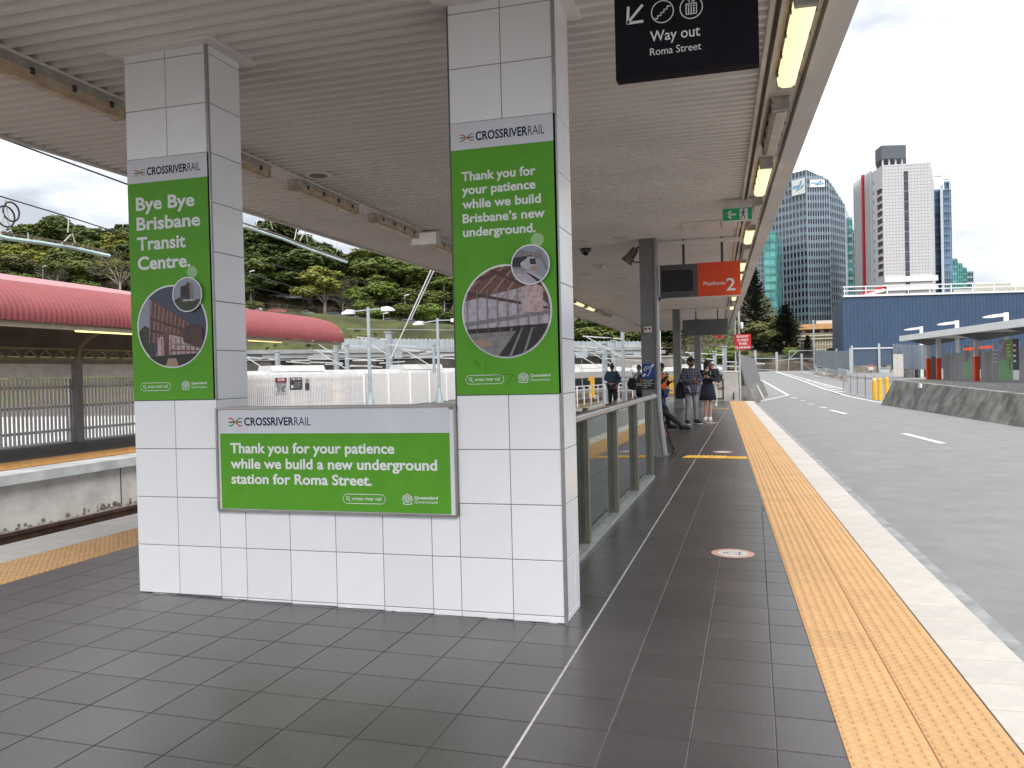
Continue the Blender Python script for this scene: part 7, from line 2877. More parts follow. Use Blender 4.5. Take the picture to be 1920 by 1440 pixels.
# ------------------------------------------------------------------ masts, cross-arms and wires
GAL = M('mast_steel', (0.36, 0.40, 0.43), 0.5, 0.3, var=0.1)
for u, v0, v1, d, w_, lab in ((629.5, 624, 700, 62, .30, 'steel mast left of the double lamp post in the yard'), (728.5, 624, 700, 62, .38, 'thick steel mast right of the double lamp post'), (650, 648, 700, 58, .22, 'short steel mast beside the viaduct beam'), (813, 647, 700, 60, .18, 'thin steel mast close to the right pillar'),
                              (1133, 645, 740, 52, .30, 'lattice mast with insulators right of the right pillar'), (1150, 640, 735, 56, .26, 'steel mast behind the woman in denim'), (1167, 620, 735, 50, .20, 'pale tall lamp mast right of the woman in denim'),
                              (1358, 651, 700, 52, .28, 'steel mast behind the woman in navy'), (1340, 660, 700, 56, .24, 'steel mast left of the end wall'), (1389, 690, 740, 0, 0, ''), (1237, 620, 740, 60, .1, 'thin white pole between the first two columns'), (520, 660, 720, 55, .25, 'mast in the yard beside the red canopy end')):
    if not d:
        continue
    q = far(u, v0, d)
    t = thing('yard_mast', lab, 'mast', (q.x, q.y, -2), 'steel masts in the rail yard')
    m_ = MB()
    m_.box(q.x - w_ / 2, q.x + w_ / 2, q.y - w_ / 2, q.y + w_ / 2, -2, q.z)
    m_.build('pole', GAL if w_ > .12 else WHITE, t)
    m_ = MB()
    m_.box(q.x - w_ * .7, q.x + w_ * .7, q.y - w_ * .7, q.y + w_ * .7, q.z + .001, q.z + .08)
    m_.build('cap', GAL, t)
    if w_ > .15:
        L2 = 2.4
        m_ = MB()
        m_.bar((q.x, q.y - w_, q.z - .5), (q.x - L2, q.y - w_, q.z - .25), .07, .07)
        m_.bar((q.x, q.y - w_, q.z - 1.6), (q.x - L2 * .9, q.y - w_, q.z - .3), .05, .05)
        m_.bar((q.x + .1, q.y - w_, q.z - .9), (q.x + L2, q.y - w_, q.z - 1.1), .06, .06)
        m_.build('cantilever', M('arm_pale', (0.55, 0.56, 0.56), 0.5), t)
        m_ = MB()
        for s in (.25, .32, .39):
            m_.lathe([(.05, -.03), (.11, 0), (.05, .03)], (q.x - L2 * s, q.y - w_, q.z - .43), 8)
        m_.build('insulator', M('insulator_brown', (0.12, 0.08, 0.06), 0.4), t)


def wire(label, pts, r_=.012, mat=None, nm='overhead_wire', grp='overhead wires'):
    m2 = MB()
    m2.tube(pts, r_, 5)
    o_ = m2.build(nm, mat or BLACK)
    return tag(o_, label, 'wire', grp)


XW = -8.4
wire('upper dark wire under the left canopy edge', [at(-40, 245, X=XW), at(0, 258, X=XW), at(237, 345, X=XW), at(470, 428, X=XW)], .014)
wire('lower dark wire running to the hilltop on the left', [at(-40, 356, X=XW - .3), at(0, 368, X=XW - .3), at(130, 407, X=XW - .3), at(240, 442, X=XW - .3), at(650, 570, X=XW - .3)], .010)
wire('faint wire crossing the trees behind the yellow tree', [far(455, 484, 60), far(570, 510, 66), far(760, 545, 72), far(860, 560, 75)], .025)
wire('faint wire crossing above the parked cars', [far(455, 534, 60), far(570, 560, 66), far(860, 570, 75)], .02)
wire('long wire above the noise barrier', [far(650, 617, 60), far(860, 619, 66)], .03, M('wire_grey', (0.3, 0.3, 0.3), .5))
for i, (u0, v0, u1, v1) in enumerate(((808, 507, 733, 672), (813, 509, 770, 600))):
    wire(('long' if i == 0 else 'short') + ' white stay cable slanting down to the yard', [far(u0, v0, 55), far(u1, v1, 58)], .045, WHITE, 'stay_cable', 'white stay cables')
# pale insulated contact bar with droppers, left of the left pillar and beyond it
def contact(label, pts, drop, X_):
    t_ = thing('contact_bar', label, 'overhead fitting', at(*pts[0], X=X_), 'insulated contact bars')
    P_ = [at(u, v, X=X_) for u, v in pts]
    m2 = MB()
    m2.tube(P_, .030, 8)
    m2.build('bar', M('bar_pale_green', (0.45, 0.58, 0.56), .4, var=.25, scale=2), t_)
    m2 = MB()
    for p_, q_ in zip(P_[:-1], P_[1:]):
        k2 = max(2, int((q_ - p_).length / .09))
        for i_ in range(k2):
            c2 = p_.lerp(q_, i_ / k2) + Vector((0, 0, .06))
            m2.bar(c2 - Vector((0, .03, 0)), c2 + Vector((0, .03, 0)), .03, .03)
    tag(m2.build('clips', M('clip_brown', (0.12, 0.09, 0.07), .5), t_), kind='stuff')
    for (a_, b_) in drop:
        m2 = MB()
        m2.tube([at(*a_, X=X_), at(*b_, X=X_)], .010, 5)
        m2.build('dropper', M('dropper', (0.5, 0.48, 0.42), .5), t_)
    return t_


cb = contact('pale green insulated contact bar with droppers left of the left poster', [(-20, 440), (20, 448), (80, 456), (140, 466), (205, 480)], [((8, 375), (4, 440)), ((10, 375), (16, 410)), ((52, 436), (54, 452)), ((113, 460), (133, 440)), ((136, 438), (141, 456)), ((141, 458), (116, 462)), ((129, 408), (127, 436)), ((0, 440), (20, 432)), ((20, 432), (14, 412)), ((20, 432), (28, 447))], -8.2)
for (u, v, r_) in ((11, 406, .135), (21, 397, .125)):
    c_ = at(u, v, X=-8.2)
    m_ = MB()
    pts_ = [(c_.x, c_.y + r_ * math.cos(a_ * math.pi / 8), c_.z + r_ * math.sin(a_ * math.pi / 8)) for a_ in range(17)]
    m_.tube(pts_, .012, 5)
    m_.build('wire_loop', BLACK, cb)
contact('farther pale contact bar seen between the two pillars', [(455, 424), (490, 435), (530, 448), (575, 466), (615, 480), (650, 492)], [((484, 408), (478, 428)), ((478, 428), (502, 430)), ((506, 412), (511, 430)), ((557, 425), (552, 450)), ((572, 433), (562, 452)), ((572, 433), (577, 453)), ((632, 453), (632, 472))], -8.2)

# yard clutter behind the fence: thin rails, boxes and cross-members
yc = thing('yard_railing', 'white railing along the yard behind the glass balustrade', 'railing', far(1110, 740, 50))
for v in (724, 731):
    m_ = MB()
    m_.bar(far(1080, v + 1, 46), far(1190, v - 7, 54), .05, .06)
    m_.build('rail', WHITE, yc)
for k in range(9):
    u = 1082 + k * 13
    q = far(u, 724 - k * .8, 46 + k)
    m_ = MB()
    m_.bar((q.x, q.y, -1.9), q, .06, .06)
    m_.build('post', WHITE, yc)
for u0, u1, v0, v1, d, mt, nm, lab in ((1080, 1102, 659, 671, 70, GAL, 'equipment_box', 'pale equipment box hanging right of the right pillar'), (1189, 1202, 660, 669, 66, GAL, 'equipment_box', 'pale equipment box left of the nearest column'), (1100, 1106, 714, 722, 48, BLACK, 'signal_box', 'small black box on a pole behind the balustrade'), (740, 755, 661, 672, 66, GAL, 'equipment_box', 'pale box at the foot of the white stay cable'), (1112, 1118, 742, 748, 40, WHITE, 'track_marker', 'small white marker beside the track'), (1270, 1277, 668, 680, 80, M('cab_teal', (.35, .5, .47), .5), 'yard_cabinet', 'pale teal cabinet between the columns')):
    t = thing(nm, lab, 'box', far((u0 + u1) / 2, v1, d), 'yard boxes')
    block('case', mt, t, [gxy(u0, d), gxy(u1, d), gxy(u1, d + .6), gxy(u0, d + .6)], zz(u0, v1, d), zz(u0, v0, d))
    block('support', GAL, t, [gxy((u0 + u1) / 2 - .5, d + .2), gxy((u0 + u1) / 2 + .5, d + .2), gxy((u0 + u1) / 2 + .5, d + .4), gxy((u0 + u1) / 2 - .5, d + .4)], -2, zz(u0, v1, d) - .002)
for i in range(16):
    u = random.Random(i).uniform(500, 840)
    v = 664 + (i * 37 % 24)
    q0, q1 = far(u, v, 70 + i), far(u + 22 + (i * 13 % 40), v + (i % 5 - 2) * 1.6, 72 + i)
    t_ = MB()
    t_.bar(q0, q1, .08, .10)
    o_ = t_.build('catenary_arm', M('arm_pale', (0.55, 0.56, 0.56)))
    tag(o_, 'pale catenary arm among the yard steelwork below the viaduct', 'catenary arm', 'catenary arms below the viaduct')
m_ = MB()
rnd = random.Random(21)
for _ in range(900):
    u = rnd.uniform(1085, 1150)
    p_ = far(u, 738, 44 + rnd.uniform(-3, 3))
    s_ = rnd.uniform(.1, .3)
    m_.add([(p_.x - .03, p_.y, -.9), (p_.x + .03, p_.y, -.9), (p_.x + rnd.gauss(0, .15), p_.y + rnd.gauss(0, .1), -.9 + s_ * 2.2)], [(0, 1, 2)])
tag(m_.build('dry_grass', M('straw', (0.30, 0.22, 0.08), .9, var=.3)), 'dry yellow grass beside the track behind the balustrade', 'grass', kind='stuff')

# ------------------------------------------------------------------ people


def skin_parts(verts, edges, radii, root, sub=2):
    me = bpy.data.meshes.new('sk')
    me.from_pydata([tuple(v_) for v_ in verts], edges, [])
    o_ = bpy.data.objects.new('sk', me)
    C.objects.link(o_)
    md = o_.modifiers.new('s', 'SKIN')
    md.use_smooth_shade = True
    sv = me.skin_vertices[0].data
    for i, r_ in enumerate(radii):
        sv[i].radius = r_ if isinstance(r_, tuple) else (r_, r_)
        sv[i].use_root = (i == root)
    o_.modifiers.new('u', 'SUBSURF').levels = sub
    dg = bpy.context.evaluated_depsgraph_get()
    ev = bpy.data.meshes.new_from_object(o_.evaluated_get(dg))
    vs2 = [tuple(v_.co) for v_ in ev.vertices]
    fs2 = [tuple(p_.vertices) for p_ in ev.polygons]
    bpy.data.objects.remove(o_)
    bpy.data.meshes.remove(me)
    bpy.data.meshes.remove(ev)
    return vs2, fs2


STAND = dict(pelvis=(0, 0, .95), spine=(0, .01, 1.12), chest=(0, .01, 1.32), neck=(0, .01, 1.47), head=(0, -.015, 1.60),
             shL=(.175, .01, 1.41), elL=(.225, .03, 1.13), wrL=(.225, -.05, .90), shR=(-.175, .01, 1.41), elR=(-.225, .03, 1.13), wrR=(-.225, -.05, .90),
             hiL=(.09, 0, .91), knL=(.10, -.015, .50), anL=(.105, .03, .09), toL=(.13, -.13, .035), hiR=(-.09, 0, .91), knR=(-.10, -.015, .50), anR=(-.105, .03, .09), toR=(-.13, -.13, .035))
BODY_R = dict(pelvis=(.15, .11), spine=(.13, .095), chest=(.155, .105), neck=.052, head=.05, shL=.062, elL=.043, wrL=.030, shR=.062, elR=.043, wrR=.030,
              hiL=.085, knL=.056, anL=.036, toL=.020, hiR=.085, knR=.056, anR=.036, toR=.020)
CHAIN = [('pelvis', 'spine'), ('spine', 'chest'), ('chest', 'neck'), ('neck', 'head'), ('chest', 'shL'), ('shL', 'elL'), ('elL', 'wrL'), ('chest', 'shR'), ('shR', 'elR'), ('elR', 'wrR'),
         ('pelvis', 'hiL'), ('hiL', 'knL'), ('knL', 'anL'), ('anL', 'toL'), ('pelvis', 'hiR'), ('hiR', 'knR'), ('knR', 'anR'), ('anR', 'toR')]
SKINS = {n_: M('skin_' + n_, c_, 0.55, var=0.06) for n_, c_ in (('light', (0.50, 0.30, 0.22)), ('brown', (0.24, 0.13, 0.085)), ('mid', (0.33, 0.19, 0.13)))}
HAIR = M('hair_dark', (0.012, 0.009, 0.008), 0.55)


def garment(J, names_, root, extra, t_, nm, mat, radii=None, sub=2):
    J = dict(J)
    if 'neck' in names_:
        J['neck'] = tuple(Vector(J['neck']).lerp(Vector(J['chest']), .22))
    idx = {n_: i for i, n_ in enumerate(names_)}
    ed = [(idx[a_], idx[b_]) for a_, b_ in CHAIN if a_ in idx and b_ in idx]
    rr_ = []
    for n_ in names_:
        b_ = (radii or {}).get(n_, BODY_R[n_])
        rr_.append((b_[0] + extra, b_[1] + extra) if isinstance(b_, tuple) else (b_ + extra, b_ + extra))
    v_, f_ = skin_parts([J[n_] for n_ in names_], ed, rr_, idx[root], sub)
    m2 = MB()
    m2.add(v_, f_)
    return m2.build(nm, mat, t_, smooth=True, local=True)


def ball(m2, c_, rx, ry, rz_, n=10, mi=0, z0=-1.0):
    prof_ = []
    k = 7
    for i in range(k + 1):
        a_ = math.asin(max(-1, z0)) + (math.pi / 2 - math.asin(max(-1, z0))) * i / k
        prof_.append((max(.02, math.cos(a_)), math.sin(a_)))
    vs2, fs2 = [], []
    for r_, z_ in prof_:
        for i in range(n):
            t2 = 2 * math.pi * i / n
            vs2.append((c_[0] + rx * r_ * math.cos(t2), c_[1] + ry * r_ * math.sin(t2), c_[2] + rz_ * z_))
    for q_ in range(k):
        for i in range(n):
            j = (i + 1) % n
            fs2.append((q_ * n + i, q_ * n + j, (q_ + 1) * n + j, (q_ + 1) * n + i))
    fs2 += [tuple(range(n - 1, -1, -1)), tuple(k * n + i for i in range(n))]
    m2.add(vs2, fs2, mi)


def hand(m2, wr, el, grip):
    w_ = Vector(wr)
    d = (w_ - Vector(el)).normalized() if grip is None else Vector(grip).normalized()
    s_ = d.cross(Vector((0, 0, 1)))
    s_ = s_.normalized() if s_.length > .1 else Vector((1, 0, 0))
    up = s_.cross(d)
    p0 = w_
    p1 = w_ + d * .085
    m2.cyl(p0, p1, .030, .036, 8)
    for i in range(4):
        b_ = p1 + s_ * (.026 - .0175 * i) - d * .01
        l_ = (.062, .075, .078, .058)[3 - i]
        k1 = b_ + d * l_ * .55 - up * .006
        m2.cyl(b_, k1, .0095, .0085, 5)
        m2.cyl(k1, k1 + d * l_ * .35 - up * l_ * .35, .0085, .007, 5)
    b_ = w_ + d * .03 + s_ * .03
    m2.cyl(b_, b_ + d * .035 + s_ * .03, .011, .010, 5)
    m2.cyl(b_ + d * .035 + s_ * .03, b_ + d * .068 + s_ * .032, .010, .008, 5)


def person(label, loc, facing, H, pose, skin, yaw_head=0.0, nod=0.0, hands=(None, None)):
    t_ = thing('person', label, 'person', loc, rz=facing)
    t_.scale = (H / 1.75,) * 3
    J = dict(STAND)
    J.update(pose)
    nm = list(STAND)
    idx = {n_: i for i, n_ in enumerate(nm)}
    v_, f_ = skin_parts([J[n_] for n_ in nm], [(idx[a_], idx[b_]) for a_, b_ in CHAIN], [BODY_R[n_] for n_ in nm], idx['pelvis'])
    m2 = MB()
    m2.add(v_, f_)
    hm = MB()
    ball(hm, (0, 0, 0), .076, .095, .118, 14)
    hm.cyl((0, -.085, .005), (0, -.112, -.028), .010, .017, 6)
    ball(hm, (0, -.078, -.062), .024, .016, .009, 8)
    ball(hm, (0, -.05, -.09), .045, .04, .03, 8)
    for s_ in (-1, 1):
        ball(hm, (s_ * .078, .01, -.01), .012, .022, .03, 6)
    R3 = Matrix.Rotation(yaw_head, 3, 'Z') @ Matrix.Rotation(nod, 3, 'X')
    hc = Vector(J['head']) + Vector((0, 0, .03))
    m2.add([tuple(hc + R3 @ Vector(q_)) for q_ in hm.v], hm.f)
    hand(m2, J['wrL'], J['elL'], hands[0])
    hand(m2, J['wrR'], J['elR'], hands[1])
    m2.build('body', SKINS[skin], t_, smooth=True, local=True)
    em = MB()
    for s_ in (-1, 1):
        ball(em, (s_ * .03, -.084, .012), .012, .008, .007, 8)
    e2 = MB()
    e2.add([tuple(hc + R3 @ Vector(q_)) for q_ in em.v], em.f)
    e2.build('eyes', BLACK, t_, local=True)
    return t_, J, hc, R3


def headwear(t_, hc, R3, nm, mat, build):
    m2 = MB()
    build(m2)
    m3 = MB()
    m3.add([tuple(hc + R3 @ Vector(q_)) for q_ in m2.v], m2.f)
    return m3.build(nm, mat, t_, smooth=True, local=True)


def hair_short(m2):
    ball(m2, (0, .012, .012), .086, .100, .118, 14, z0=-.15)
    ball(m2, (0, .05, -.03), .072, .055, .07, 10)


def hair_long(m2):
    hair_short(m2)
    for s_ in (-1, 0, 1):
        m2.cyl((s_ * .055, .045 - abs(s_) * .03, .03), (s_ * .085, .05 - abs(s_) * .04, -.26), .05, .03, 8)


def cap_f(m2):
    ball(m2, (0, .0, .03), .090, .106, .100, 16, z0=0)
    m2.prism([(-.07, .0), (.07, .0), (.06, -.10), (.03, -.125), (-.03, -.125), (-.06, -.10)], 'z', .030, .042)
    for i in range(len(m2.v) - 12, len(m2.v)):
        x, y, z = m2.v[i]
        m2.v[i] = (x, y - .085, z)


def shoes(t_, J, mat, sole):
    for s_ in 'LR':
        a_, b_ = Vector(J['an' + s_]), Vector(J['to' + s_])
        d = b_ - a_
        d.z = 0
        d.normalize()
        heel = Vector((a_.x, a_.y, 0)) - d * .06
        toe = Vector((b_.x, b_.y, 0)) + d * .05
        zf_ = min(a_.z - .09, b_.z - .035)
        n_ = Vector((-d.y, d.x, 0))
        def ringp(p_, w_, z_):
            return [p_ - n_ * w_ + Vector((0, 0, z_)), p_ + n_ * w_ + Vector((0, 0, z_))]
        m2 = MB()
        prof_ = [(0, .042, .115), (.07, .047, .12), (.14, .052, .098), (.22, .054, .078), (.27, .036, .055)]
        Lf = (toe - heel).length / .27
        vs2 = []
        for x_, w_, h_ in prof_:
            p_ = heel + d * x_ * Lf
            vs2 += [p_ - n_ * w_ + Vector((0, 0, zf_ + .022)), p_ + n_ * w_ + Vector((0, 0, zf_ + .022)), p_ + n_ * w_ * .7 + Vector((0, 0, zf_ + h_)), p_ - n_ * w_ * .7 + Vector((0, 0, zf_ + h_))]
        fs2 = [(3, 2, 1, 0), (16, 17, 18, 19)]
        for q_ in range(4):
            for i in range(4):
                j = (i + 1) % 4
                fs2.append((q_ * 4 + i, q_ * 4 + j, q_ * 4 + 4 + j, q_ * 4 + 4 + i))
        m2.add(vs2, fs2)
        so_ = m2.build('shoe', mat, t_, smooth=True, recalc=True, local=True)
        m2 = MB()
        vs2 = []
        for x_, w_, h_ in prof_:
            p_ = heel + d * (x_ * Lf - .004)
            vs2 += [p_ - n_ * (w_ + .004) + Vector((0, 0, zf_)), p_ + n_ * (w_ + .004) + Vector((0, 0, zf_)), p_ + n_ * (w_ + .004) + Vector((0, 0, zf_ + .022)), p_ - n_ * (w_ + .004) + Vector((0, 0, zf_ + .022))]
        m2.add(vs2, fs2)
        m2.build('sole', sole, so_, recalc=True, local=True)


TOP = ['pelvis', 'spine', 'chest', 'neck', 'shL', 'elL', 'wrL', 'shR', 'elR', 'wrR']
LEGS = ['pelvis', 'hiL', 'knL', 'anL', 'hiR', 'knR', 'anR']
VEST = ['pelvis', 'spine', 'chest', 'shL', 'shR']
PLAID = bpy.data.materials.new('plaid_shirt')
PLAID.use_nodes = True
tt = PLAID.node_tree
bb_ = tt.nodes['Principled BSDF']
bb_.inputs['Roughness'].default_value = .85
tc_ = tt.nodes.new('ShaderNodeTexCoord')
ws = []
for dr in ('X', 'Z'):
    wv = tt.nodes.new('ShaderNodeTexWave')
    wv.bands_direction = dr
    wv.inputs['Scale'].default_value = 4.2
    tt.links.new(tc_.outputs['Object'], wv.inputs['Vector'])
    ws.append(wv)
ad = tt.nodes.new('ShaderNodeMath')
ad.operation = 'ADD'
tt.links.new(ws[0].outputs['Fac'], ad.inputs[0])
tt.links.new(ws[1].outputs['Fac'], ad.inputs[1])
rp_ = tt.nodes.new('ShaderNodeValToRGB')
rp_.color_ramp.elements[0].position = .5
rp_.color_ramp.elements[0].color = (.012, .014, .028, 1)
rp_.color_ramp.elements[1].position = .95
rp_.color_ramp.elements[1].color = (.085, .085, .13, 1)
tt.links.new(ad.outputs[0], rp_.inputs[0])
tt.links.new(rp_.outputs[0], bb_.inputs['Base Color'])
JEAN_G = M('jeans_grey', (.22, .225, .24), .85, var=.15, scale=9)
JEAN_B = M('jeans_blue', (.03, .06, .16), .85, var=.15, scale=9)
NAVYC = M('navy_cloth', (.010, .013, .032), .85, var=.2, scale=12)
BLKC = M('black_cloth', (.010, .010, .012), .8)
ORV = M('hi_vis_orange', (.78, .13, .015), .6, var=.08, scale=8)
DENIM = M('denim_dark', (.018, .045, .075), .85, var=.2, scale=14)
FLOR = M('red_dotted', (.42, .02, .035), .8, var=.7, scale=38, col2=(.7, .35, .35))
GREYC = M('grey_cloth', (.25, .27, .31), .85, var=.1, scale=8)
SOLE = M('sole_white', (.6, .6, .58), .6)
SHW = M('shoe_white', (.62, .61, .55), .6)


def trousers(J, t_, mat, extra=.018):
    garment(J, LEGS, 'pelvis', extra, t_, 'trousers', mat)


# man with folded arms
px, py = -0.51, 17.47
t, J, hc, R3 = person('man in dark plaid shirt, grey jeans and black cap with arms folded', (px, py, fz(px)), R(30), 1.74,
                      dict(elL=(.25, -.06, 1.13), wrL=(.03, -.215, 1.17), elR=(-.25, -.06, 1.13), wrR=(-.02, -.185, 1.10), knL=(.12, -.02, .5), anL=(.145, .03, .09), toL=(.19, -.12, .035), knR=(-.10, -.01, .5), anR=(-.12, .03, .09), toR=(-.15, -.13, .035)), 'brown', R(22), R(-4), ((-1, .05, .0), (1, -.05, .1)))
garment(J, TOP, 'pelvis', .030, t, 'shirt', PLAID)
m_ = MB()
m_.lathe([(.17, 1.16), (.20, 1.05), (.212, .92), (.205, .80), (.19, .798), (.03, .83)], (0, .0, 0), 20)
m_.v = [(x, y * .86, z) for x, y, z in m_.v]
m_.build('shirt_hem', PLAID, t, smooth=True, local=True, recalc=True)
trousers(J, t, JEAN_G)
shoes(t, J, BLKC, SOLE)
headwear(t, hc, R3, 'hair', HAIR, hair_short)
headwear(t, hc, R3, 'beard', HAIR, lambda m2: ball(m2, (0, -.052, -.085), .052, .046, .042, 10))
headwear(t, hc, R3, 'cap', BLKC, cap_f)
bp = thing('backpack', 'black backpack hanging at the side of the man with folded arms', 'backpack', (px - .28, py + .08, fz(px) + .66))
bp.scale = (.8, .9, .95)
m_ = MB()
m_.prism([(-.13, 0), (.12, 0), (.15, .12), (.14, .34), (.06, .47), (-.06, .46), (-.14, .32), (-.155, .12)], 'y', -.11, .11)
m_.build('bag', BLKC, bp, local=True, recalc=True)
m_ = MB()
m_.prism([(-.09, .03), (.09, .03), (.10, .2), (-.10, .2)], 'y', -.15, -.111)
m_.build('pocket', BLKC, bp, local=True, recalc=True)
m_ = MB()
m_.tube([(-.03, 0, .45), (.02, 0, .62), (.10, .0, .80)], .018, 6)
m_.build('strap', BLKC, bp, local=True)

# woman in navy dress with a phone
px, py = -0.16, 18.86
t, J, hc, R3 = person('woman in navy dress and white sneakers looking at her phone', (px, py, fz(px)), R(-6), 1.68,
                      dict(elL=(.25, .0, 1.14), wrL=(.075, -.22, 1.24), elR=(-.25, .0, 1.14), wrR=(-.06, -.22, 1.24), head=(0, -.045, 1.585), knL=(.07, -.015, .5), anL=(.06, .03, .09), toL=(.07, -.13, .035), knR=(-.07, -.015, .5), anR=(-.06, .03, .09), toR=(-.07, -.13, .035)), 'light', R(0), R(30), ((-.6, -.4, .5), (.6, -.4, .5)))
garment(J, TOP, 'pelvis', .022, t, 'jacket', NAVYC)
m_ = MB()
m_.lathe([(.155, 1.06), (.185, .95), (.215, .80), (.25, .60), (.24, .598), (.02, .62)], (0, .01, 0), 20)
m_.v = [(x, y * .72, z) for x, y, z in m_.v]
m_.build('skirt', NAVYC, t, smooth=True, local=True, recalc=True)
m_ = MB()
m_.prism([(-.05, 1.47), (.05, 1.47), (.0, 1.30)], 'y', -.135, -.118)
m_.build('collar', SHW, t, local=True, recalc=True)
shoes(t, J, SHW, SOLE)
headwear(t, hc, R3, 'hair', HAIR, hair_long)
headwear(t, hc, R3, 'cap', BLKC, cap_f)
ph = thing('phone', 'dark phone with green edge held by the woman in navy', 'phone', (px + .02, py - .31, fz(px) + 1.27))
m_ = MB()
m_.prism([(-.075, 0), (.075, 0), (.075, .10), (-.075, .10)], 'y', -.01, .01)
m_.build('case', BLACK, ph, local=True, recalc=True)
m_ = MB()
m_.box(.076, .092, -.011, .011, .0, .10)
m_.build('edge', M('phone_green', (.25, .6, .05), .5), ph, local=True)

# woman in denim jacket seen from behind
px, py = -3.85, 25.3
t, J, hc, R3 = person('person in denim jacket and red dotted top seen from behind by the track', (px, py, fz(px)), R(172), 1.63,
                      dict(elL=(.29, -.03, 1.14), wrL=(.12, -.24, 1.22), elR=(-.29, -.03, 1.14), wrR=(-.12, -.24, 1.22)), 'brown', 0, R(20), ((-.5, -.5, .4), (.5, -.5, .4)))
WIDE = dict(pelvis=(.22, .16), spine=(.21, .16), chest=(.225, .15), hiL=.115, hiR=.115, knL=.075, knR=.075)
garment(J, TOP, 'pelvis', .02, t, 'jacket', DENIM, {**WIDE, 'pelvis': (.19, .15), 'shL': .085, 'shR': .085, 'elL': .07, 'elR': .07, 'wrL': .045, 'wrR': .045})
m_ = MB()
m_.lathe([(.205, 1.02), (.215, .90), (.225, .80), (.21, .798), (.02, .83)], (0, .0, 0), 18)
m_.v = [(x, y * .8, z) for x, y, z in m_.v]
m_.build('top_hem', FLOR, t, smooth=True, local=True, recalc=True)
garment(J, LEGS, 'pelvis', .015, t, 'trousers', BLKC, {**WIDE, 'pelvis': (.18, .14)})
shoes(t, J, BLKC, BLKC)
headwear(t, hc, R3, 'hair', HAIR, hair_short)
headwear(t, hc, R3, 'hair_bun', HAIR, lambda m2: ball(m2, (0, .03, .13), .045, .045, .042, 10))

# person in orange vest behind the column
py = 17.2
px = at(1239.5, 760, Y=py).x
t, J, hc, R3 = person('person in orange high-visibility vest beside the nearest column', (px, py, fz(px)), R(70), 1.60,
                      dict(elR=(-.24, -.08, 1.14), wrR=(-.06, -.24, 1.36), elL=(.24, -.04, 1.14), wrL=(.12, -.24, 1.2)), 'brown', R(6), R(4), (None, (.1, .2, 1)))
garment(J, TOP, 'pelvis', .018, t, 'shirt', BLKC)
garment(J, VEST, 'pelvis', .05, t, 'vest', ORV, dict(pelvis=(.17, .14), spine=(.16, .135), chest=(.18, .14), shL=.06, shR=.06))
trousers(J, t, JEAN_B, .025)
shoes(t, J, BLKC, BLKC)
headwear(t, hc, R3, 'hair', HAIR, hair_short)
headwear(t, hc, R3, 'cap', M('cap_brown', (.02, .014, .012), .8), cap_f)
px, py = -1.92, 30.3
t, J, hc, R3 = person('person in orange vest half hidden behind the second column', (px, py, fz(px)), R(80), 1.72, {}, 'brown')
garment(J, TOP, 'pelvis', .018, t, 'shirt', M('shirt_yellow', (.55, .34, .03), .7))
garment(J, VEST, 'pelvis', .05, t, 'vest', ORV, dict(pelvis=(.17, .14), spine=(.16, .135), chest=(.18, .14), shL=.06, shR=.06))
trousers(J, t, JEAN_B, .025)
shoes(t, J, BLKC, BLKC)
headwear(t, hc, R3, 'hair', HAIR, hair_short)
# person with a bag left of the column
px, py = -3.05, 26.6
t, J, hc, R3 = person('person in grey top with a black bag, left of the nearest column', (px, py, fz(px)), R(100), 1.60, dict(elL=(.24, -.1, 1.12), wrL=(.1, -.22, 1.0)), 'mid')
garment(J, TOP, 'pelvis', .03, t, 'top', GREYC)
trousers(J, t, SHW, .02)
shoes(t, J, SHW, SOLE)
headwear(t, hc, R3, 'hair', HAIR, hair_short)
bp = thing('shoulder_bag', 'black bag on the back of the person in grey', 'bag', (px - .27, py - .05, fz(px) + .70))
m_ = MB()
m_.prism([(-.12, 0), (.14, -.05), (.19, .2), (.12, .40), (-.06, .42), (-.16, .2)], 'y', -.13, .13)
m_.build('bag', BLKC, bp, local=True, recalc=True)
m_ = MB()
m_.tube([(.06, 0, .38), (.16, 0, .55), (.25, 0, .66)], .02, 6)
m_.build('strap', BLKC, bp, local=True)
# person in a white cap behind the woman in navy
px, py = -0.42, 27.8
t, J, hc, R3 = person('person in white cap mostly hidden behind the woman in navy', (px, py, fz(px)), R(-10), 1.70, {}, 'light')
garment(J, TOP, 'pelvis', .03, t, 'top', M('dark_top', (.03, .03, .035), .8))
trousers(J, t, M('pale_trousers', (.55, .55, .55), .8), .02)
shoes(t, J, SHW, SOLE)
headwear(t, hc, R3, 'hair', HAIR, hair_short)
headwear(t, hc, R3, 'cap', M('cap_white', (.75, .75, .74), .7), cap_f)

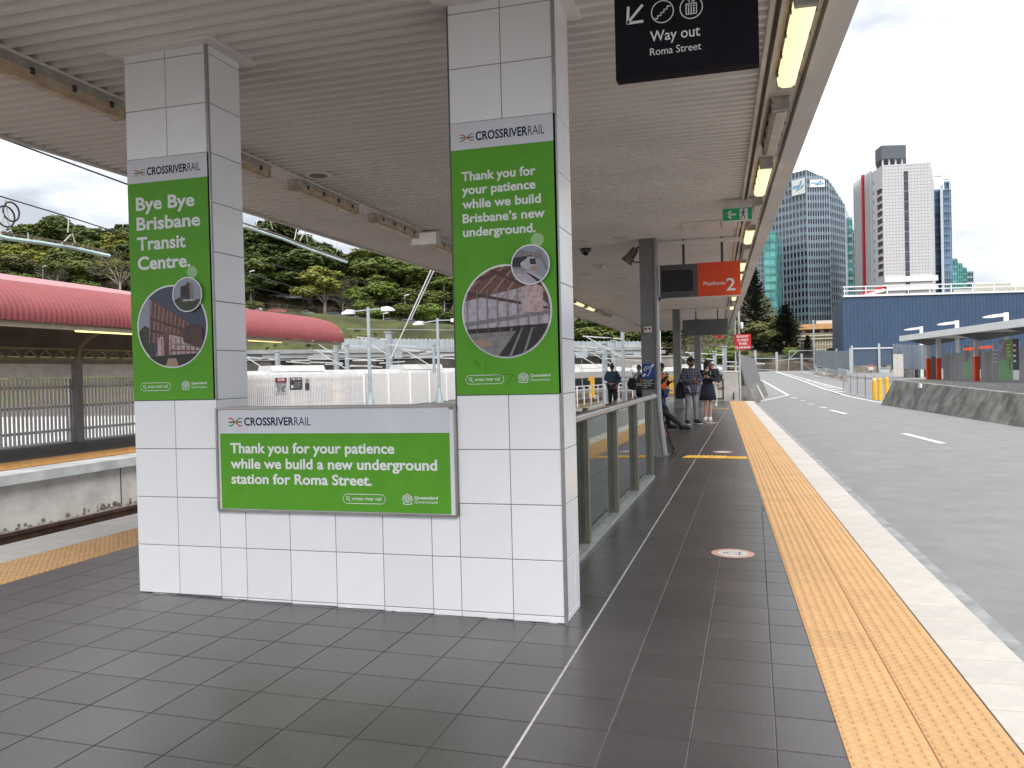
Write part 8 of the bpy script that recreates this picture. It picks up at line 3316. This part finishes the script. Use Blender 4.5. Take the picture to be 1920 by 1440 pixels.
# bench behind the column with a seated person whose legs show
by = 15.6
bx_ = -1.35
bn = thing('bench', 'steel platform bench behind the nearest column', 'bench', (bx_, by, fz(bx_)), rz=0)
STN = M('stainless', (.42, .43, .44), .3, .8)
for k in range(6):
    m_ = MB()
    m_.box(-.22 + k * .075, -.16 + k * .075, -.9, 1.2, .44, .46)
    m_.build('seat_slat', STN, bn, local=True)
for k in range(4):
    m_ = MB()
    m_.box(-.28, -.26, -.9, 1.2, .55 + k * .1, .61 + k * .1)
    m_.build('back_slat', STN, bn, local=True)
for y in (-.85, .15, 1.15):
    m_ = MB()
    m_.tube([(-.25, y, .95), (-.24, y, .43), (.22, y, .43), (.05, y, .0)], .022, 8)
    m_.build('leg', STN, bn, local=True)
    m_ = MB()
    m_.tube([(-.25, y, .68), (.18, y, .68), (.22, y, .45)], .018, 8)
    m_.build('armrest', DGREY, bn, local=True)
px = bx_ - .02
t, J, hc, R3 = person('person in black trousers sitting behind the nearest column, legs stretched out', (px, by - .45, fz(px)), R(90), 1.72,
                      dict(pelvis=(0, .08, .55), spine=(0, .14, .72), chest=(0, .17, .92), neck=(0, .16, 1.07), head=(0, .12, 1.2), shL=(.175, .16, 1.01), elL=(.22, .02, .76), wrL=(.12, -.2, .68), shR=(-.175, .16, 1.01), elR=(-.22, .02, .76), wrR=(-.12, -.2, .68),
                           hiL=(.09, .02, .54), knL=(.11, -.42, .56), anL=(.12, -.50, .12), toL=(.13, -.66, .06), hiR=(-.09, .02, .53), knR=(-.12, -.42, .44), anR=(-.12, -.82, .10), toR=(-.12, -.98, .045)), 'brown')
garment(J, TOP, 'pelvis', .022, t, 'top', NAVYC)
trousers(J, t, BLKC, .02)
shoes(t, J, BLKC, BLKC)
headwear(t, hc, R3, 'hair', HAIR, hair_short)
# crutches leaning against the column
for i, (u0, v0, u1, v1) in enumerate(((1240, 790, 1262, 850), (1241, 786, 1263.5, 843))):
    a = floor_pt = at(u1, v1, Z=fz(-.3) + .005)
    b = at(u0, v0, Y=COLY + .35)
    b = a + (b - a) * 1.25
    t = thing('crutch', '%s crutch leaning against the foot of the nearest column' % ('pink and black' if i == 0 else 'black'), 'crutch', a, 'crutches leaning on the column')
    m_ = MB()
    m_.cyl(a + (b - a) * .03, a + (b - a) * .42, .011, .012, 8)
    m_.build('lower_tube', BLACK, t)
    m_ = MB()
    m_.cyl(a + (b - a) * .42, b, .014, None, 8)
    m_.build('upper_tube', M('crutch_pink', (.42, .08, .12), .5) if i == 0 else BLACK, t)
    m_ = MB()
    m_.cyl(a, a + (b - a) * .03, .018, None, 8)
    m_.build('rubber_tip', BLACK, t)
